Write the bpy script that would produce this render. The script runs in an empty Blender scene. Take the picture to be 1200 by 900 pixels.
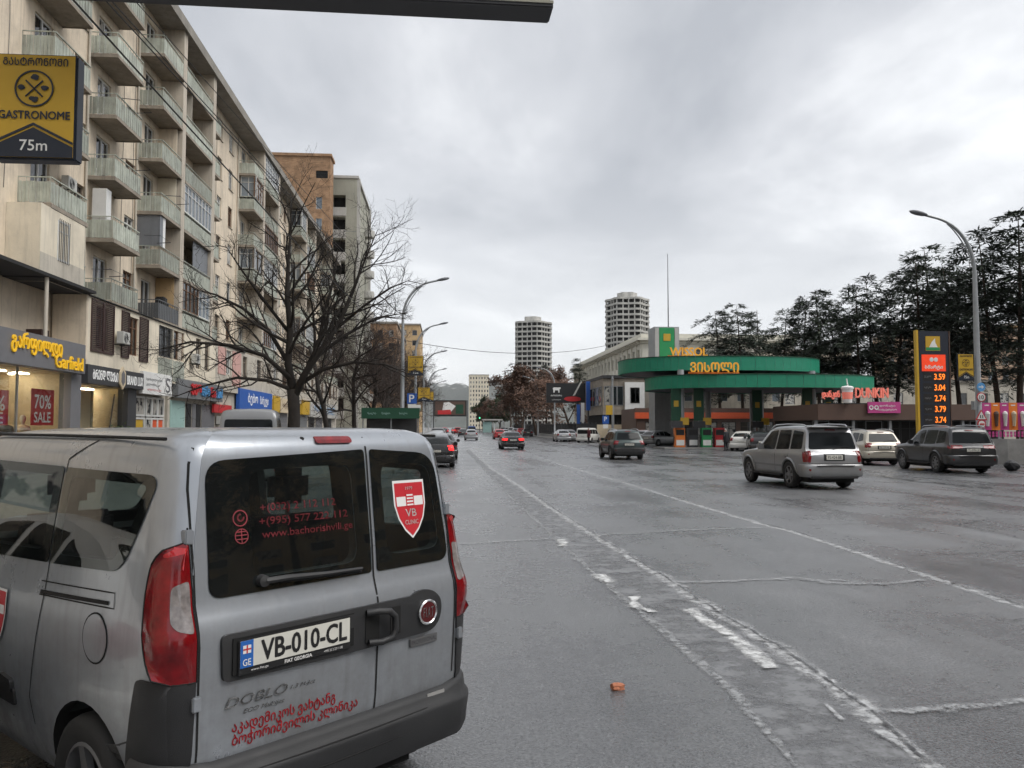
import bpy, bmesh, math, random
from mathutils import Vector, Matrix
from mathutils.bvhtree import BVHTree
R = math.radians
scene = bpy.context.scene
COL = scene.collection
rnd = random.Random(7)

# ------------------------------------------------------------------ camera
CAM_H = 1.85
FPX = 960.0
YAW, PITCH = R(4.65), R(2.98)
cam_d = bpy.data.cameras.new('camera')
cam_d.sensor_width = 36.0
cam_d.lens = 28.8
cam_d.clip_end = 20000
cam_d.clip_start = 0.05
cam = bpy.data.objects.new('camera', cam_d)
cam.location = (0, 0, CAM_H)
cam.rotation_euler = (math.pi / 2 + PITCH, 0, -YAW)
COL.objects.link(cam)
scene.camera = cam

# ------------------------------------------------------------------ sky and light
SUN_EL, SUN_AZ = R(50), R(118)          # sun behind cloud, behind the camera and to the right
world = bpy.data.worlds.new('World')
scene.world = world
world.use_nodes = True
def build_world():
    nt = world.node_tree
    nt.nodes.clear()
    N = nt.nodes.new
    L = nt.links.new
    out = N('ShaderNodeOutputWorld')
    mix = N('ShaderNodeMixShader')
    mix.inputs[0].default_value = 0.9
    sky = N('ShaderNodeTexSky')
    sky.sky_type = 'NISHITA'
    sky.sun_disc = False
    sky.sun_elevation = SUN_EL
    sky.sun_rotation = SUN_AZ
    b1 = N('ShaderNodeBackground')
    b1.inputs[1].default_value = 0.08
    L(sky.outputs[0], b1.inputs[0])
    b2 = N('ShaderNodeBackground')
    b2.inputs[1].default_value = 0.76
    tc = N('ShaderNodeTexCoord')
    sep = N('ShaderNodeSeparateXYZ')
    L(tc.outputs['Generated'], sep.inputs[0])
    zc = N('ShaderNodeMath'); zc.operation = 'MAXIMUM'; zc.inputs[1].default_value = 0.0
    L(sep.outputs[2], zc.inputs[0])
    za = N('ShaderNodeMath'); za.operation = 'ADD'; za.inputs[1].default_value = 0.16
    L(zc.outputs[0], za.inputs[0])
    dx = N('ShaderNodeMath'); dx.operation = 'DIVIDE'
    dy = N('ShaderNodeMath'); dy.operation = 'DIVIDE'
    L(sep.outputs[0], dx.inputs[0]); L(za.outputs[0], dx.inputs[1])
    L(sep.outputs[1], dy.inputs[0]); L(za.outputs[0], dy.inputs[1])
    comb = N('ShaderNodeCombineXYZ')
    L(dx.outputs[0], comb.inputs[0]); L(dy.outputs[0], comb.inputs[1])
    mp = N('ShaderNodeMapping')
    mp.inputs['Location'].default_value = (0.35, -0.2, 2.0)
    mp.inputs['Rotation'].default_value = (0, 0, R(-20))
    mp.inputs['Scale'].default_value = (1.0, 0.75, 1.0)
    L(comb.outputs[0], mp.inputs[0])
    n1 = N('ShaderNodeTexNoise')
    n1.inputs['Scale'].default_value = 1.15
    n1.inputs['Detail'].default_value = 7
    n1.inputs['Roughness'].default_value = 0.56
    n1.inputs['Distortion'].default_value = 0.25
    L(mp.outputs[0], n1.inputs[0])
    cr = N('ShaderNodeValToRGB')
    e = cr.color_ramp.elements
    e[0].position = 0.34; e[0].color = (0.44, 0.455, 0.485, 1)
    e[1].position = 0.66; e[1].color = (0.93, 0.94, 0.95, 1)
    m = cr.color_ramp.elements.new(0.5); m.color = (0.61, 0.622, 0.648, 1)
    L(n1.outputs['Fac'], cr.inputs[0])
    # the layer thins to an even pale veil towards the horizon
    hz = N('ShaderNodeMapRange')
    hz.inputs['From Min'].default_value = 0.0
    hz.inputs['From Max'].default_value = 0.34
    hz.inputs['To Min'].default_value = 0.8
    hz.inputs['To Max'].default_value = 0.0
    hz.interpolation_type = 'SMOOTHSTEP'
    L(zc.outputs[0], hz.inputs[0])
    mc = N('ShaderNodeMix'); mc.data_type = 'RGBA'
    mc.inputs['B'].default_value = (0.88, 0.89, 0.9, 1)
    L(hz.outputs[0], mc.inputs['Factor'])
    L(cr.outputs[0], mc.inputs['A'])
    L(mc.outputs['Result'], b2.inputs[0])
    L(b1.outputs[0], mix.inputs[1]); L(b2.outputs[0], mix.inputs[2])
    L(mix.outputs[0], out.inputs[0])
build_world()
sun_d = bpy.data.lights.new('sun', 'SUN')
sun_d.energy = 1.5
sun_d.angle = R(40)
sun_d.color = (1.0, 0.97, 0.93)
sun = bpy.data.objects.new('sun', sun_d)
sun.rotation_euler = Vector((math.sin(SUN_AZ) * math.cos(SUN_EL), math.cos(SUN_AZ) * math.cos(SUN_EL), math.sin(SUN_EL))).to_track_quat('Z', 'Y').to_euler()
sun.location = (20, -20, 60)
COL.objects.link(sun)
vs = scene.view_settings
vs.view_transform = 'Standard'
vs.look = 'None'
vs.gamma = 1.0
vs.use_curve_mapping = False
vs.exposure = 0.75
scene.cycles.use_denoising = True
scene.cycles.use_adaptive_sampling = True
scene.cycles.adaptive_threshold = 0.03
scene.cycles.max_bounces = 6
scene.cycles.transparent_max_bounces = 16
scene.cycles.volume_bounces = 0
scene.cycles.caustics_reflective = False
scene.cycles.caustics_refractive = False

# ------------------------------------------------------------------ placing helpers (plain trigonometry)
def ray(px, py):
    x, z, y = (px - 600) / FPX, (450 - py) / FPX, 1.0
    c, s = math.cos(PITCH), math.sin(PITCH)
    f, u = y * c - z * s, y * s + z * c
    c, s = math.cos(YAW), math.sin(YAW)
    return Vector((x * c + f * s, -x * s + f * c, u))
CO = Vector((0, 0, CAM_H))
def onX(px, py, X): r = ray(px, py); return CO + r * (X / r.x)
def onY(px, py, Y): r = ray(px, py); return CO + r * (Y / r.y)
def onZ(px, py, Z=0.0): r = ray(px, py); return CO + r * ((Z - CAM_H) / r.z)
def XZ(px, py, Y): p = onY(px, py, Y); return p.x, p.z
def YZ(px, py, X): p = onX(px, py, X); return p.y, p.z

# ------------------------------------------------------------------ mesh builder
class MB:
    def __init__(s):
        s.v = []; s.f = []; s.m = []
    def add(s, vs, fs, m=0):
        o = len(s.v)
        s.v.extend(vs)
        for f in fs:
            s.f.append(tuple(i + o for i in f)); s.m.append(m)
        return s
    def box(s, x0, x1, y0, y1, z0, z1, m=0):
        if x0 > x1: x0, x1 = x1, x0
        if y0 > y1: y0, y1 = y1, y0
        if z0 > z1: z0, z1 = z1, z0
        return s.add([(x0,y0,z0),(x1,y0,z0),(x1,y1,z0),(x0,y1,z0),(x0,y0,z1),(x1,y0,z1),(x1,y1,z1),(x0,y1,z1)],
                     [(0,3,2,1),(4,5,6,7),(0,1,5,4),(1,2,6,5),(2,3,7,6),(3,0,4,7)], m)
    def quad(s, a, b, c, d, m=0):
        return s.add([tuple(a), tuple(b), tuple(c), tuple(d)], [(0,1,2,3)], m)
    def poly(s, pts, m=0):
        return s.add([tuple(p) for p in pts], [tuple(range(len(pts)))], m)
    def prism(s, pts, d, m=0):
        """pts: 3d loop, d: extrusion vector"""
        n = len(pts); d = Vector(d)
        a = [tuple(p) for p in pts]; b = [tuple(Vector(p) + d) for p in pts]
        fs = [tuple(range(n))[::-1], tuple(range(n, 2*n))] + [(i, (i+1) % n, n+(i+1) % n, n+i) for i in range(n)]
        return s.add(a + b, fs, m)
    def tube(s, pts, rad, n=6, m=0, caps=True):
        pts = [Vector(p) for p in pts]
        if not isinstance(rad, (list, tuple)): rad = [rad] * len(pts)
        o = len(s.v); k = len(pts); ref = None
        for i, p in enumerate(pts):
            t = (pts[min(i+1, k-1)] - pts[max(i-1, 0)])
            if t.length < 1e-9: t = Vector((0, 0, 1))
            t.normalize()
            if ref is None:
                ref = Vector((1, 0, 0)) if abs(t.x) < 0.8 else Vector((0, 1, 0))
            u = (ref - t * ref.dot(t))
            if u.length < 1e-6: u = t.orthogonal()
            u.normalize(); ref = u
            w = t.cross(u)
            for j in range(n):
                a = 2 * math.pi * j / n
                s.v.append(tuple(p + (u * math.cos(a) + w * math.sin(a)) * rad[i]))
        for i in range(k - 1):
            for j in range(n):
                a = o + i*n + j; b = o + i*n + (j+1) % n
                s.f.append((a, b, b + n, a + n)); s.m.append(m)
        if caps and n > 2:
            s.f.append(tuple(o + j for j in range(n))[::-1]); s.m.append(m)
            s.f.append(tuple(o + (k-1)*n + j for j in range(n))); s.m.append(m)
        return s
    def cyl(s, c, r, z0, z1, n=16, m=0, axis='z'):
        if axis == 'z': P = [(c[0], c[1], z0), (c[0], c[1], z1)]
        elif axis == 'y': P = [(c[0], z0, c[1]), (c[0], z1, c[1])]
        else: P = [(z0, c[0], c[1]), (z1, c[0], c[1])]
        return s.tube(P, r, n, m)
    def lathe(s, prof, n=20, c=(0,0,0), axis='z', m=0):
        """prof: list of (radius, height) along the axis"""
        o = len(s.v); k = len(prof)
        for (r, h) in prof:
            for j in range(n):
                a = 2 * math.pi * j / n
                p, q = r * math.cos(a), r * math.sin(a)
                s.v.append((c[0]+p, c[1]+q, c[2]+h) if axis == 'z' else (c[0]+p, c[1]+h, c[2]+q) if axis == 'y' else (c[0]+h, c[1]+p, c[2]+q))
        for i in range(k - 1):
            for j in range(n):
                a = o + i*n + j; b = o + i*n + (j+1) % n
                s.f.append((a, b, b + n, a + n)); s.m.append(m)
        return s
    def mesh(s, name, mats, smooth=None, bevel=0, recalc=None):
        me = bpy.data.meshes.new(name)
        me.from_pydata(s.v, [], s.f)
        if not isinstance(mats, (list, tuple)): mats = [mats]
        for m in mats: me.materials.append(M[m] if isinstance(m, str) else m)
        if len(mats) > 1: me.polygons.foreach_set('material_index', s.m)
        if recalc is None: recalc = len(s.f) < 4000
        if recalc or bevel:
            bm = bmesh.new(); bm.from_mesh(me)
            if bevel:
                ed = [e for e in bm.edges if len(e.link_faces) == 2 and e.calc_face_angle(0) > R(35)]
                bmesh.ops.bevel(bm, geom=ed, offset=bevel, segments=2, affect='EDGES', clamp_overlap=True)
            bmesh.ops.recalc_face_normals(bm, faces=bm.faces)
            bm.to_mesh(me); bm.free()
        if smooth is not None:
            me.polygons.foreach_set('use_smooth', [True] * len(me.polygons))
            if smooth < 180: me.set_sharp_from_angle(angle=R(smooth))
        me.update()
        return me
    def build(s, name, mats, parent=None, smooth=None, bevel=0, local=False, recalc=None):
        if parent is not None and not local:
            o = wpos(parent)
            if o.length > 0: s.v = [(x - o.x, y - o.y, z - o.z) for x, y, z in s.v]
        return obj(name, s.mesh(name, mats, smooth, bevel, recalc), parent)
def wpos(o):
    p = Vector(o.location)
    while o.parent is not None:
        o = o.parent; p = p + Vector(o.location)
    return p
def obj(name, me, parent=None, loc=None):
    o = bpy.data.objects.new(name, me)
    COL.objects.link(o)
    if parent is not None: o.parent = parent
    if loc is not None: o.location = loc
    return o
def tag(o, label=None, cat=None, group=None, kind=None):
    if label: o['label'] = label
    if cat: o['category'] = cat
    if group: o['group'] = group
    if kind: o['kind'] = kind
    return o
def thing(name, label, cat, loc=(0,0,0), rz=0.0, group=None):
    o = bpy.data.objects.new(name, None)
    o.empty_display_size = 0.2
    COL.objects.link(o)
    o.location = loc; o.rotation_euler = (0, 0, rz)
    return tag(o, label, cat, group)
def copy_tree(o, parent=None, loc=None, rz=None, label=None, group=None, scale=None):
    kids = CH.get(o.name)
    c = o.copy(); COL.objects.link(c)
    if parent is not None: c.parent = parent
    if loc is not None: c.location = loc
    if rz is not None: c.rotation_euler = (0, 0, rz)
    if scale is not None: c.scale = scale
    if label: c['label'] = label
    if group: c['group'] = group
    for ch in children_of(o): copy_tree(ch, c)
    return c
CH = {}
def children_of(o): return [x for x in o.children]

# a flat sheet with openings. P(u,v,d): maps sheet coordinates (d = depth behind the face) to space
def holed(mb, P, u0, u1, v0, v1, holes, depth, m=0):
    us = sorted(set([u0, u1] + [h[0] for h in holes] + [h[1] for h in holes]))
    vv = sorted(set([v0, v1] + [h[2] for h in holes] + [h[3] for h in holes]))
    us = [u for u in us if u0 <= u <= u1]; vv = [v for v in vv if v0 <= v <= v1]
    for i in range(len(us) - 1):
        a, b = us[i], us[i+1]; uc = (a + b) / 2
        run = None
        for j in range(len(vv) - 1):
            c, d = vv[j], vv[j+1]; vc = (c + d) / 2
            inside = any(h[0] < uc < h[1] and h[2] < vc < h[3] for h in holes)
            if inside:
                if run: mb.quad(P(a, run[0], 0), P(b, run[0], 0), P(b, run[1], 0), P(a, run[1], 0), m); run = None
            else:
                run = (run[0], d) if run else (c, d)
        if run: mb.quad(P(a, run[0], 0), P(b, run[0], 0), P(b, run[1], 0), P(a, run[1], 0), m)
    for h in holes:
        a, b, c, d = h[:4]
        mb.quad(P(a, c, 0), P(a, d, 0), P(a, d, depth), P(a, c, depth), m)
        mb.quad(P(b, c, 0), P(b, d, 0), P(b, d, depth), P(b, c, depth), m)
        mb.quad(P(a, c, 0), P(b, c, 0), P(b, c, depth), P(a, c, depth), m)
        mb.quad(P(a, d, 0), P(b, d, 0), P(b, d, depth), P(a, d, depth), m)

# ------------------------------------------------------------------ materials
M = {}
def nodes_of(name):
    m = bpy.data.materials.new(name); m.use_nodes = True
    nt = m.node_tree
    M[name] = m
    return m, nt, nt.nodes['Principled BSDF'], nt.nodes['Material Output']
def mat(name, col, rough=0.7, metal=0.0, var=0.12, scale=3.0, bump=0.0, bscale=40.0, streak=0.0, streak_col=(0.05,0.045,0.04), spec=0.5, coat=0.0, alpha=1.0, emit=None, estr=0.0, rnd_amt=0.0, grime=0.0, rvar=0.0):
    m, nt, b, out = nodes_of(name)
    N = nt.nodes.new; L = nt.links.new
    b.inputs['Roughness'].default_value = rough
    b.inputs['Metallic'].default_value = metal
    b.inputs['Specular IOR Level'].default_value = spec
    if coat: b.inputs['Coat Weight'].default_value = coat; b.inputs['Coat Roughness'].default_value = 0.08
    geo = N('ShaderNodeNewGeometry')
    n = N('ShaderNodeTexNoise'); n.inputs['Scale'].default_value = scale; n.inputs['Detail'].default_value = 5; n.inputs['Roughness'].default_value = 0.6
    L(geo.outputs['Position'], n.inputs[0])
    mr = N('ShaderNodeMapRange'); mr.inputs['From Min'].default_value = 0.3; mr.inputs['From Max'].default_value = 0.7
    mr.inputs['To Min'].default_value = 1 - var; mr.inputs['To Max'].default_value = 1 + var
    L(n.outputs['Fac'], mr.inputs[0])
    vm = N('ShaderNodeVectorMath'); vm.operation = 'SCALE'; vm.inputs[0].default_value = col
    L(mr.outputs[0], vm.inputs['Scale'])
    last = vm.outputs[0]
    if rnd_amt:
        oi = N('ShaderNodeObjectInfo')
        m2 = N('ShaderNodeMapRange'); m2.inputs['To Min'].default_value = 1 - rnd_amt; m2.inputs['To Max'].default_value = 1 + rnd_amt
        L(oi.outputs['Random'], m2.inputs[0])
        v2 = N('ShaderNodeVectorMath'); v2.operation = 'SCALE'
        L(last, v2.inputs[0]); L(m2.outputs[0], v2.inputs['Scale']); last = v2.outputs[0]
    if streak:
        mp = N('ShaderNodeMapping'); mp.inputs['Scale'].default_value = (3.2, 3.2, 0.22)
        L(geo.outputs['Position'], mp.inputs[0])
        n2 = N('ShaderNodeTexNoise'); n2.inputs['Scale'].default_value = 1.6; n2.inputs['Detail'].default_value = 6; n2.inputs['Roughness'].default_value = 0.65
        L(mp.outputs[0], n2.inputs[0])
        r2 = N('ShaderNodeMapRange'); r2.inputs['From Min'].default_value = 0.5; r2.inputs['From Max'].default_value = 0.78; r2.inputs['To Max'].default_value = streak
        L(n2.outputs['Fac'], r2.inputs[0])
        mx = N('ShaderNodeMix'); mx.data_type = 'RGBA'; mx.inputs['B'].default_value = (*streak_col, 1)
        L(r2.outputs[0], mx.inputs['Factor']); L(last, mx.inputs['A']); last = mx.outputs['Result']
    if grime:
        n3 = N('ShaderNodeTexNoise'); n3.inputs['Scale'].default_value = 0.55; n3.inputs['Detail'].default_value = 8; n3.inputs['Roughness'].default_value = 0.7
        L(geo.outputs['Position'], n3.inputs[0])
        r3 = N('ShaderNodeMapRange'); r3.inputs['From Min'].default_value = 0.48; r3.inputs['From Max'].default_value = 0.75; r3.inputs['To Max'].default_value = grime
        L(n3.outputs['Fac'], r3.inputs[0])
        mx = N('ShaderNodeMix'); mx.data_type = 'RGBA'; mx.inputs['B'].default_value = (0.09, 0.085, 0.08, 1)
        L(r3.outputs[0], mx.inputs['Factor']); L(last, mx.inputs['A']); last = mx.outputs['Result']
    L(last, b.inputs['Base Color'])
    if rvar:
        mr3 = N('ShaderNodeMapRange'); mr3.inputs['From Min'].default_value = 0.3; mr3.inputs['From Max'].default_value = 0.7
        mr3.inputs['To Min'].default_value = max(0.02, rough - rvar); mr3.inputs['To Max'].default_value = min(1, rough + rvar)
        L(n.outputs['Fac'], mr3.inputs[0]); L(mr3.outputs[0], b.inputs['Roughness'])
    if bump:
        nb = N('ShaderNodeTexNoise'); nb.inputs['Scale'].default_value = bscale; nb.inputs['Detail'].default_value = 4
        L(geo.outputs['Position'], nb.inputs[0])
        bp = N('ShaderNodeBump'); bp.inputs['Strength'].default_value = bump; bp.inputs['Distance'].default_value = 0.02
        L(nb.outputs['Fac'], bp.inputs['Height']); L(bp.outputs[0], b.inputs['Normal'])
    if emit:
        b.inputs['Emission Color'].default_value = (*emit, 1); b.inputs['Emission Strength'].default_value = estr
    if alpha < 1: b.inputs['Alpha'].default_value = alpha
    return m
def flat(name, col, rough=0.5, **k): return mat(name, col, rough, var=0.05, **k)
def glass_mat(name, tint=(0.25, 0.28, 0.28), through=0.4, rough=0.03, body=(0.01, 0.012, 0.012), grime=0.0):
    """window glass: part see-through, part dark sheet, with a clear reflection on top"""
    m, nt, b, out = nodes_of(name)
    N = nt.nodes.new; L = nt.links.new
    b.inputs['Base Color'].default_value = (*body, 1); b.inputs['Roughness'].default_value = rough
    b.inputs['IOR'].default_value = 1.5
    tr = N('ShaderNodeBsdfTransparent'); tr.inputs[0].default_value = (*tint, 1)
    gl = N('ShaderNodeBsdfGlossy'); gl.inputs['Roughness'].default_value = rough; gl.inputs['Color'].default_value = (1, 1, 1, 1)
    lw = N('ShaderNodeLayerWeight'); pw = N('ShaderNodeMath'); pw.operation = 'POWER'; pw.inputs[1].default_value = 5.0
    L(lw.outputs['Facing'], pw.inputs[0])
    fr = N('ShaderNodeMath'); fr.operation = 'MULTIPLY_ADD'; fr.inputs[1].default_value = 0.93; fr.inputs[2].default_value = 0.06
    L(pw.outputs[0], fr.inputs[0])
    m1 = N('ShaderNodeMixShader'); L(fr.outputs[0], m1.inputs[0]); L(tr.outputs[0], m1.inputs[1]); L(gl.outputs[0], m1.inputs[2])
    m2 = N('ShaderNodeMixShader'); m2.inputs[0].default_value = through
    L(b.outputs[0], m2.inputs[1]); L(m1.outputs[0], m2.inputs[2])
    if grime:
        geo = N('ShaderNodeNewGeometry')
        n3 = N('ShaderNodeTexNoise'); n3.inputs['Scale'].default_value = 9; n3.inputs['Detail'].default_value = 8; n3.inputs['Roughness'].default_value = 0.7
        L(geo.outputs['Position'], n3.inputs[0])
        r3 = N('ShaderNodeMapRange'); r3.inputs['From Min'].default_value = 0.35; r3.inputs['From Max'].default_value = 0.8; r3.inputs['To Min'].default_value = grime*0.5; r3.inputs['To Max'].default_value = grime*1.6
        L(n3.outputs['Fac'], r3.inputs[0])
        df = N('ShaderNodeBsdfDiffuse'); df.inputs[0].default_value = (0.19, 0.195, 0.195, 1)
        m3 = N('ShaderNodeMixShader'); L(r3.outputs[0], m3.inputs[0]); L(m2.outputs[0], m3.inputs[1]); L(df.outputs[0], m3.inputs[2])
        L(m3.outputs[0], out.inputs[0])
    else: L(m2.outputs[0], out.inputs[0])
    return m

# plaster, concrete, brick
mat('plaster', (0.70, 0.6, 0.47), 0.9, var=0.12, scale=0.7, bump=0.25, bscale=18, streak=0.55, streak_col=(0.24,0.19,0.14), grime=0.36)
mat('plaster_grey', (0.5, 0.46, 0.39), 0.9, var=0.13, scale=0.9, bump=0.25, bscale=18, streak=0.5, streak_col=(0.15,0.135,0.115), grime=0.32)
mat('plaster_pale', (0.72, 0.65, 0.52), 0.9, var=0.1, scale=0.8, bump=0.2, bscale=18, streak=0.4, streak_col=(0.28,0.26,0.22), grime=0.25)
mat('plaster_pink', (0.55, 0.33, 0.29), 0.9, var=0.1, scale=0.8, bump=0.2, bscale=18, streak=0.25, streak_col=(0.25,0.2,0.17))
mat('plaster_ochre', (0.5, 0.35, 0.19), 0.9, var=0.1, scale=0.8, bump=0.2, bscale=18, streak=0.3, streak_col=(0.2,0.15,0.1))
mat('slab', (0.3, 0.26, 0.21), 0.9, var=0.2, scale=1.5, bump=0.3, bscale=14, streak=0.5, streak_col=(0.1,0.085,0.07), grime=0.3)
mat('rail_green', (0.40, 0.425, 0.365), 0.7, var=0.2, scale=2.0, streak=0.8, streak_col=(0.15,0.13,0.10), rnd_amt=0.22, grime=0.45)
mat('rail_dark', (0.09, 0.095, 0.1), 0.5, var=0.1, scale=2.0, streak=0.2)
mat('roof_edge', (0.26, 0.24, 0.21), 0.85, var=0.2, scale=1.2, streak=0.4)
mat('pier', (0.52, 0.46, 0.38), 0.9, var=0.13, scale=1.1, bump=0.3, bscale=15, streak=0.6, streak_col=(0.15,0.135,0.11), grime=0.4)
mat('concrete', (0.33, 0.325, 0.27), 0.9, var=0.12, scale=0.35, bump=0.2, bscale=9, streak=0.4, streak_col=(0.16,0.17,0.12))
mat('concrete_pale', (0.45, 0.44, 0.41), 0.9, var=0.12, scale=0.5, streak=0.3, streak_col=(0.2,0.2,0.18))
mat('brown_dark', (0.045, 0.022, 0.018), 0.6, var=0.2)
mat('wood_frame', (0.16, 0.085, 0.045), 0.6, var=0.2, scale=5)
mat('white_frame', (0.62, 0.62, 0.6), 0.45, var=0.06, rnd_amt=0.1)
mat('old_frame', (0.2, 0.16, 0.12), 0.7, var=0.15, rnd_amt=0.25)
mat('tin_grey', (0.16, 0.17, 0.185), 0.5, var=0.1, scale=2, streak=0.3)
mat('black_felt', (0.02, 0.02, 0.021), 0.9, var=0.15)
mat('ac_white', (0.5, 0.5, 0.47), 0.5, var=0.08, streak=0.25)
mat('metal_dark', (0.03, 0.031, 0.033), 0.5, var=0.1)
mat('metal_grey', (0.24, 0.25, 0.26), 0.45, metal=0.4, var=0.1, scale=4)
mat('galv', (0.33, 0.345, 0.355), 0.5, metal=0.5, var=0.1, scale=3, streak=0.2)
mat('curtain', (0.55, 0.53, 0.48), 0.9, var=0.15, scale=4)
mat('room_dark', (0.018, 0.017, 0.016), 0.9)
glass_mat('glass_dark', (0.2, 0.22, 0.23), 0.25, 0.04)
glass_mat('glass_clear', (0.86, 0.89, 0.88), 0.95, 0.02)
mat('glass_house', (0.03, 0.034, 0.038), 0.06, var=0.3, scale=0.8, rnd_amt=0.7, spec=0.7)
def curtains(m):
    nt = m.node_tree; N = nt.nodes.new; L = nt.links.new; b = nt.nodes['Principled BSDF']
    src = b.inputs['Base Color'].links[0].from_socket
    oi = N('ShaderNodeObjectInfo'); r = N('ShaderNodeMapRange'); r.inputs['From Min'].default_value = 0.55; r.inputs['From Max'].default_value = 0.7; L(oi.outputs['Random'], r.inputs[0])
    geo = N('ShaderNodeNewGeometry'); w = N('ShaderNodeTexNoise'); w.inputs['Scale'].default_value = 2.2; L(geo.outputs['Position'], w.inputs[0])
    w2 = N('ShaderNodeMapRange'); w2.inputs['From Min'].default_value = 0.42; w2.inputs['From Max'].default_value = 0.5; L(w.outputs['Fac'], w2.inputs[0])
    f = N('ShaderNodeMath'); f.operation = 'MULTIPLY'; L(r.outputs[0], f.inputs[0]); L(w2.outputs[0], f.inputs[1])
    mx = N('ShaderNodeMix'); mx.data_type = 'RGBA'; mx.inputs['B'].default_value = (0.4, 0.385, 0.35, 1); L(f.outputs[0], mx.inputs['Factor']); L(src, mx.inputs['A']); L(mx.outputs['Result'], b.inputs['Base Color'])
curtains(M['glass_house'])
mat('glass_sky', (0.16, 0.19, 0.22), 0.08, var=0.2, scale=0.8, rnd_amt=0.4, spec=0.8)
# vegetation
mat('bark', (0.022, 0.018, 0.015), 0.95, var=0.25, scale=6, bump=0.4, bscale=30)
mat('bark_twig', (0.05, 0.036, 0.03), 0.95, var=0.25, scale=6)
mat('bark_brown', (0.055, 0.038, 0.028), 0.95, var=0.25, scale=6)
mat('needles', (0.062, 0.08, 0.055), 0.75, var=0.4, scale=0.7, rnd_amt=0.25)
mat('needles_dark', (0.046, 0.062, 0.042), 0.75, var=0.4, scale=0.7, rnd_amt=0.2)
mat('leaves_brown', (0.125, 0.07, 0.047), 0.8, var=0.4, scale=1.0, rnd_amt=0.25)
mat('leaves_green', (0.03, 0.048, 0.018), 0.7, var=0.4, scale=1.5, rnd_amt=0.25)
# paint etc
for nm, c in dict(white=(0.75,0.75,0.73), black=(0.012,0.012,0.013), yellow=(0.55,0.34,0.03), navy=(0.012,0.018,0.032), orange=(0.75,0.2,0.03), red=(0.5,0.025,0.03), blue=(0.02,0.1,0.4), magenta=(0.5,0.06,0.24), green_sign=(0.02,0.27,0.085), green_canopy=(0.008,0.21,0.12), brown_fascia=(0.1,0.06,0.045), pink=(0.72,0.22,0.18), grey_sign=(0.15,0.15,0.16), anthracite=(0.045,0.046,0.05), cream=(0.6,0.5,0.35), teal=(0.3,0.45,0.42), light_blue=(0.1,0.32,0.62), orange_band=(0.65,0.1,0.03), dark_green=(0.006,0.06,0.03)).items():
    mat('p_' + nm, c, 0.5, var=0.06, scale=2.5, streak=0.1)
for nm, c, st in (('e_orange', (1.0, 0.22, 0.02), 0.6), ('e_amber', (0.75, 0.36, 0.03), 0.12), ('e_white', (0.8, 0.8, 0.79), 0.12), ('e_warm', (1, 0.86, 0.64), 15.0), ('e_yellow', (0.85, 0.5, 0.02), 0.1), ('e_red', (1, 0.03, 0.02), 1.2), ('e_green', (0.1, 1, 0.4), 1.5), ('e_pink', (0.85, 0.24, 0.18), 0.12)):
    mat(nm, c, 0.5, emit=c, estr=st)

# ------------------------------------------------------------------ road, pavements, ground
def asphalt(name, base, lo, hi, bump=0.5, patchy=0.25):
    m, nt, b, out = nodes_of(name)
    N = nt.nodes.new; L = nt.links.new
    geo = N('ShaderNodeNewGeometry')
    def noise(sc, det=4, ro=0.6, mapping=None):
        n = N('ShaderNodeTexNoise'); n.inputs['Scale'].default_value = sc; n.inputs['Detail'].default_value = det; n.inputs['Roughness'].default_value = ro
        if mapping:
            mp = N('ShaderNodeMapping'); mp.inputs['Scale'].default_value = mapping
            L(geo.outputs['Position'], mp.inputs[0]); L(mp.outputs[0], n.inputs[0])
        else: L(geo.outputs['Position'], n.inputs[0])
        return n.outputs['Fac']
    def mrange(sock, a, b_, c, d):
        r = N('ShaderNodeMapRange'); r.inputs['From Min'].default_value = a; r.inputs['From Max'].default_value = b_; r.inputs['To Min'].default_value = c; r.inputs['To Max'].default_value = d
        L(sock, r.inputs[0]); return r.outputs[0]
    def mul(a, b_):
        r = N('ShaderNodeMath'); r.operation = 'MULTIPLY'; L(a, r.inputs[0]); L(b_, r.inputs[1]); return r.outputs[0]
    fine = noise(42, 5, 0.85)
    mid = noise(7, 6, 0.65)
    big = noise(0.35, 6, 0.6)
    lane = noise(0.9, 5, 0.6, (1.0, 0.06, 1.0))        # wheel tracks run along the road
    vor = N('ShaderNodeTexVoronoi'); vor.inputs['Scale'].default_value = 60
    L(geo.outputs['Position'], vor.inputs[0])
    k = mul(mrange(fine, 0.32, 0.7, 0.3, 1.9), mrange(mid, 0.3, 0.7, 0.85, 1.15))
    k = mul(k, mrange(big, 0.3, 0.7, 1 - patchy, 1 + patchy))
    k = mul(k, mrange(lane, 0.3, 0.7, 0.75, 1.25))
    v = N('ShaderNodeVectorMath'); v.operation = 'SCALE'; v.inputs[0].default_value = base
    L(k, v.inputs['Scale'])
    L(v.outputs[0], b.inputs['Base Color'])
    w = N('ShaderNodeMath'); w.operation = 'ADD'
    L(mrange(big, 0.3, 0.7, lo, hi), w.inputs[0]); L(mrange(lane, 0.3, 0.7, -0.1, 0.1), w.inputs[1])
    w2 = N('ShaderNodeMath'); w2.operation = 'ADD'; L(w.outputs[0], w2.inputs[0]); L(mrange(mid, 0.3, 0.7, -0.06, 0.06), w2.inputs[1])
    L(w2.outputs[0], b.inputs['Roughness'])
    bp = N('ShaderNodeBump'); bp.inputs['Strength'].default_value = bump; bp.inputs['Distance'].default_value = 0.008
    L(vor.outputs['Distance'], bp.inputs['Height']); L(bp.outputs[0], b.inputs['Normal'])
    b.inputs['Specular IOR Level'].default_value = 0.5
    return m
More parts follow.
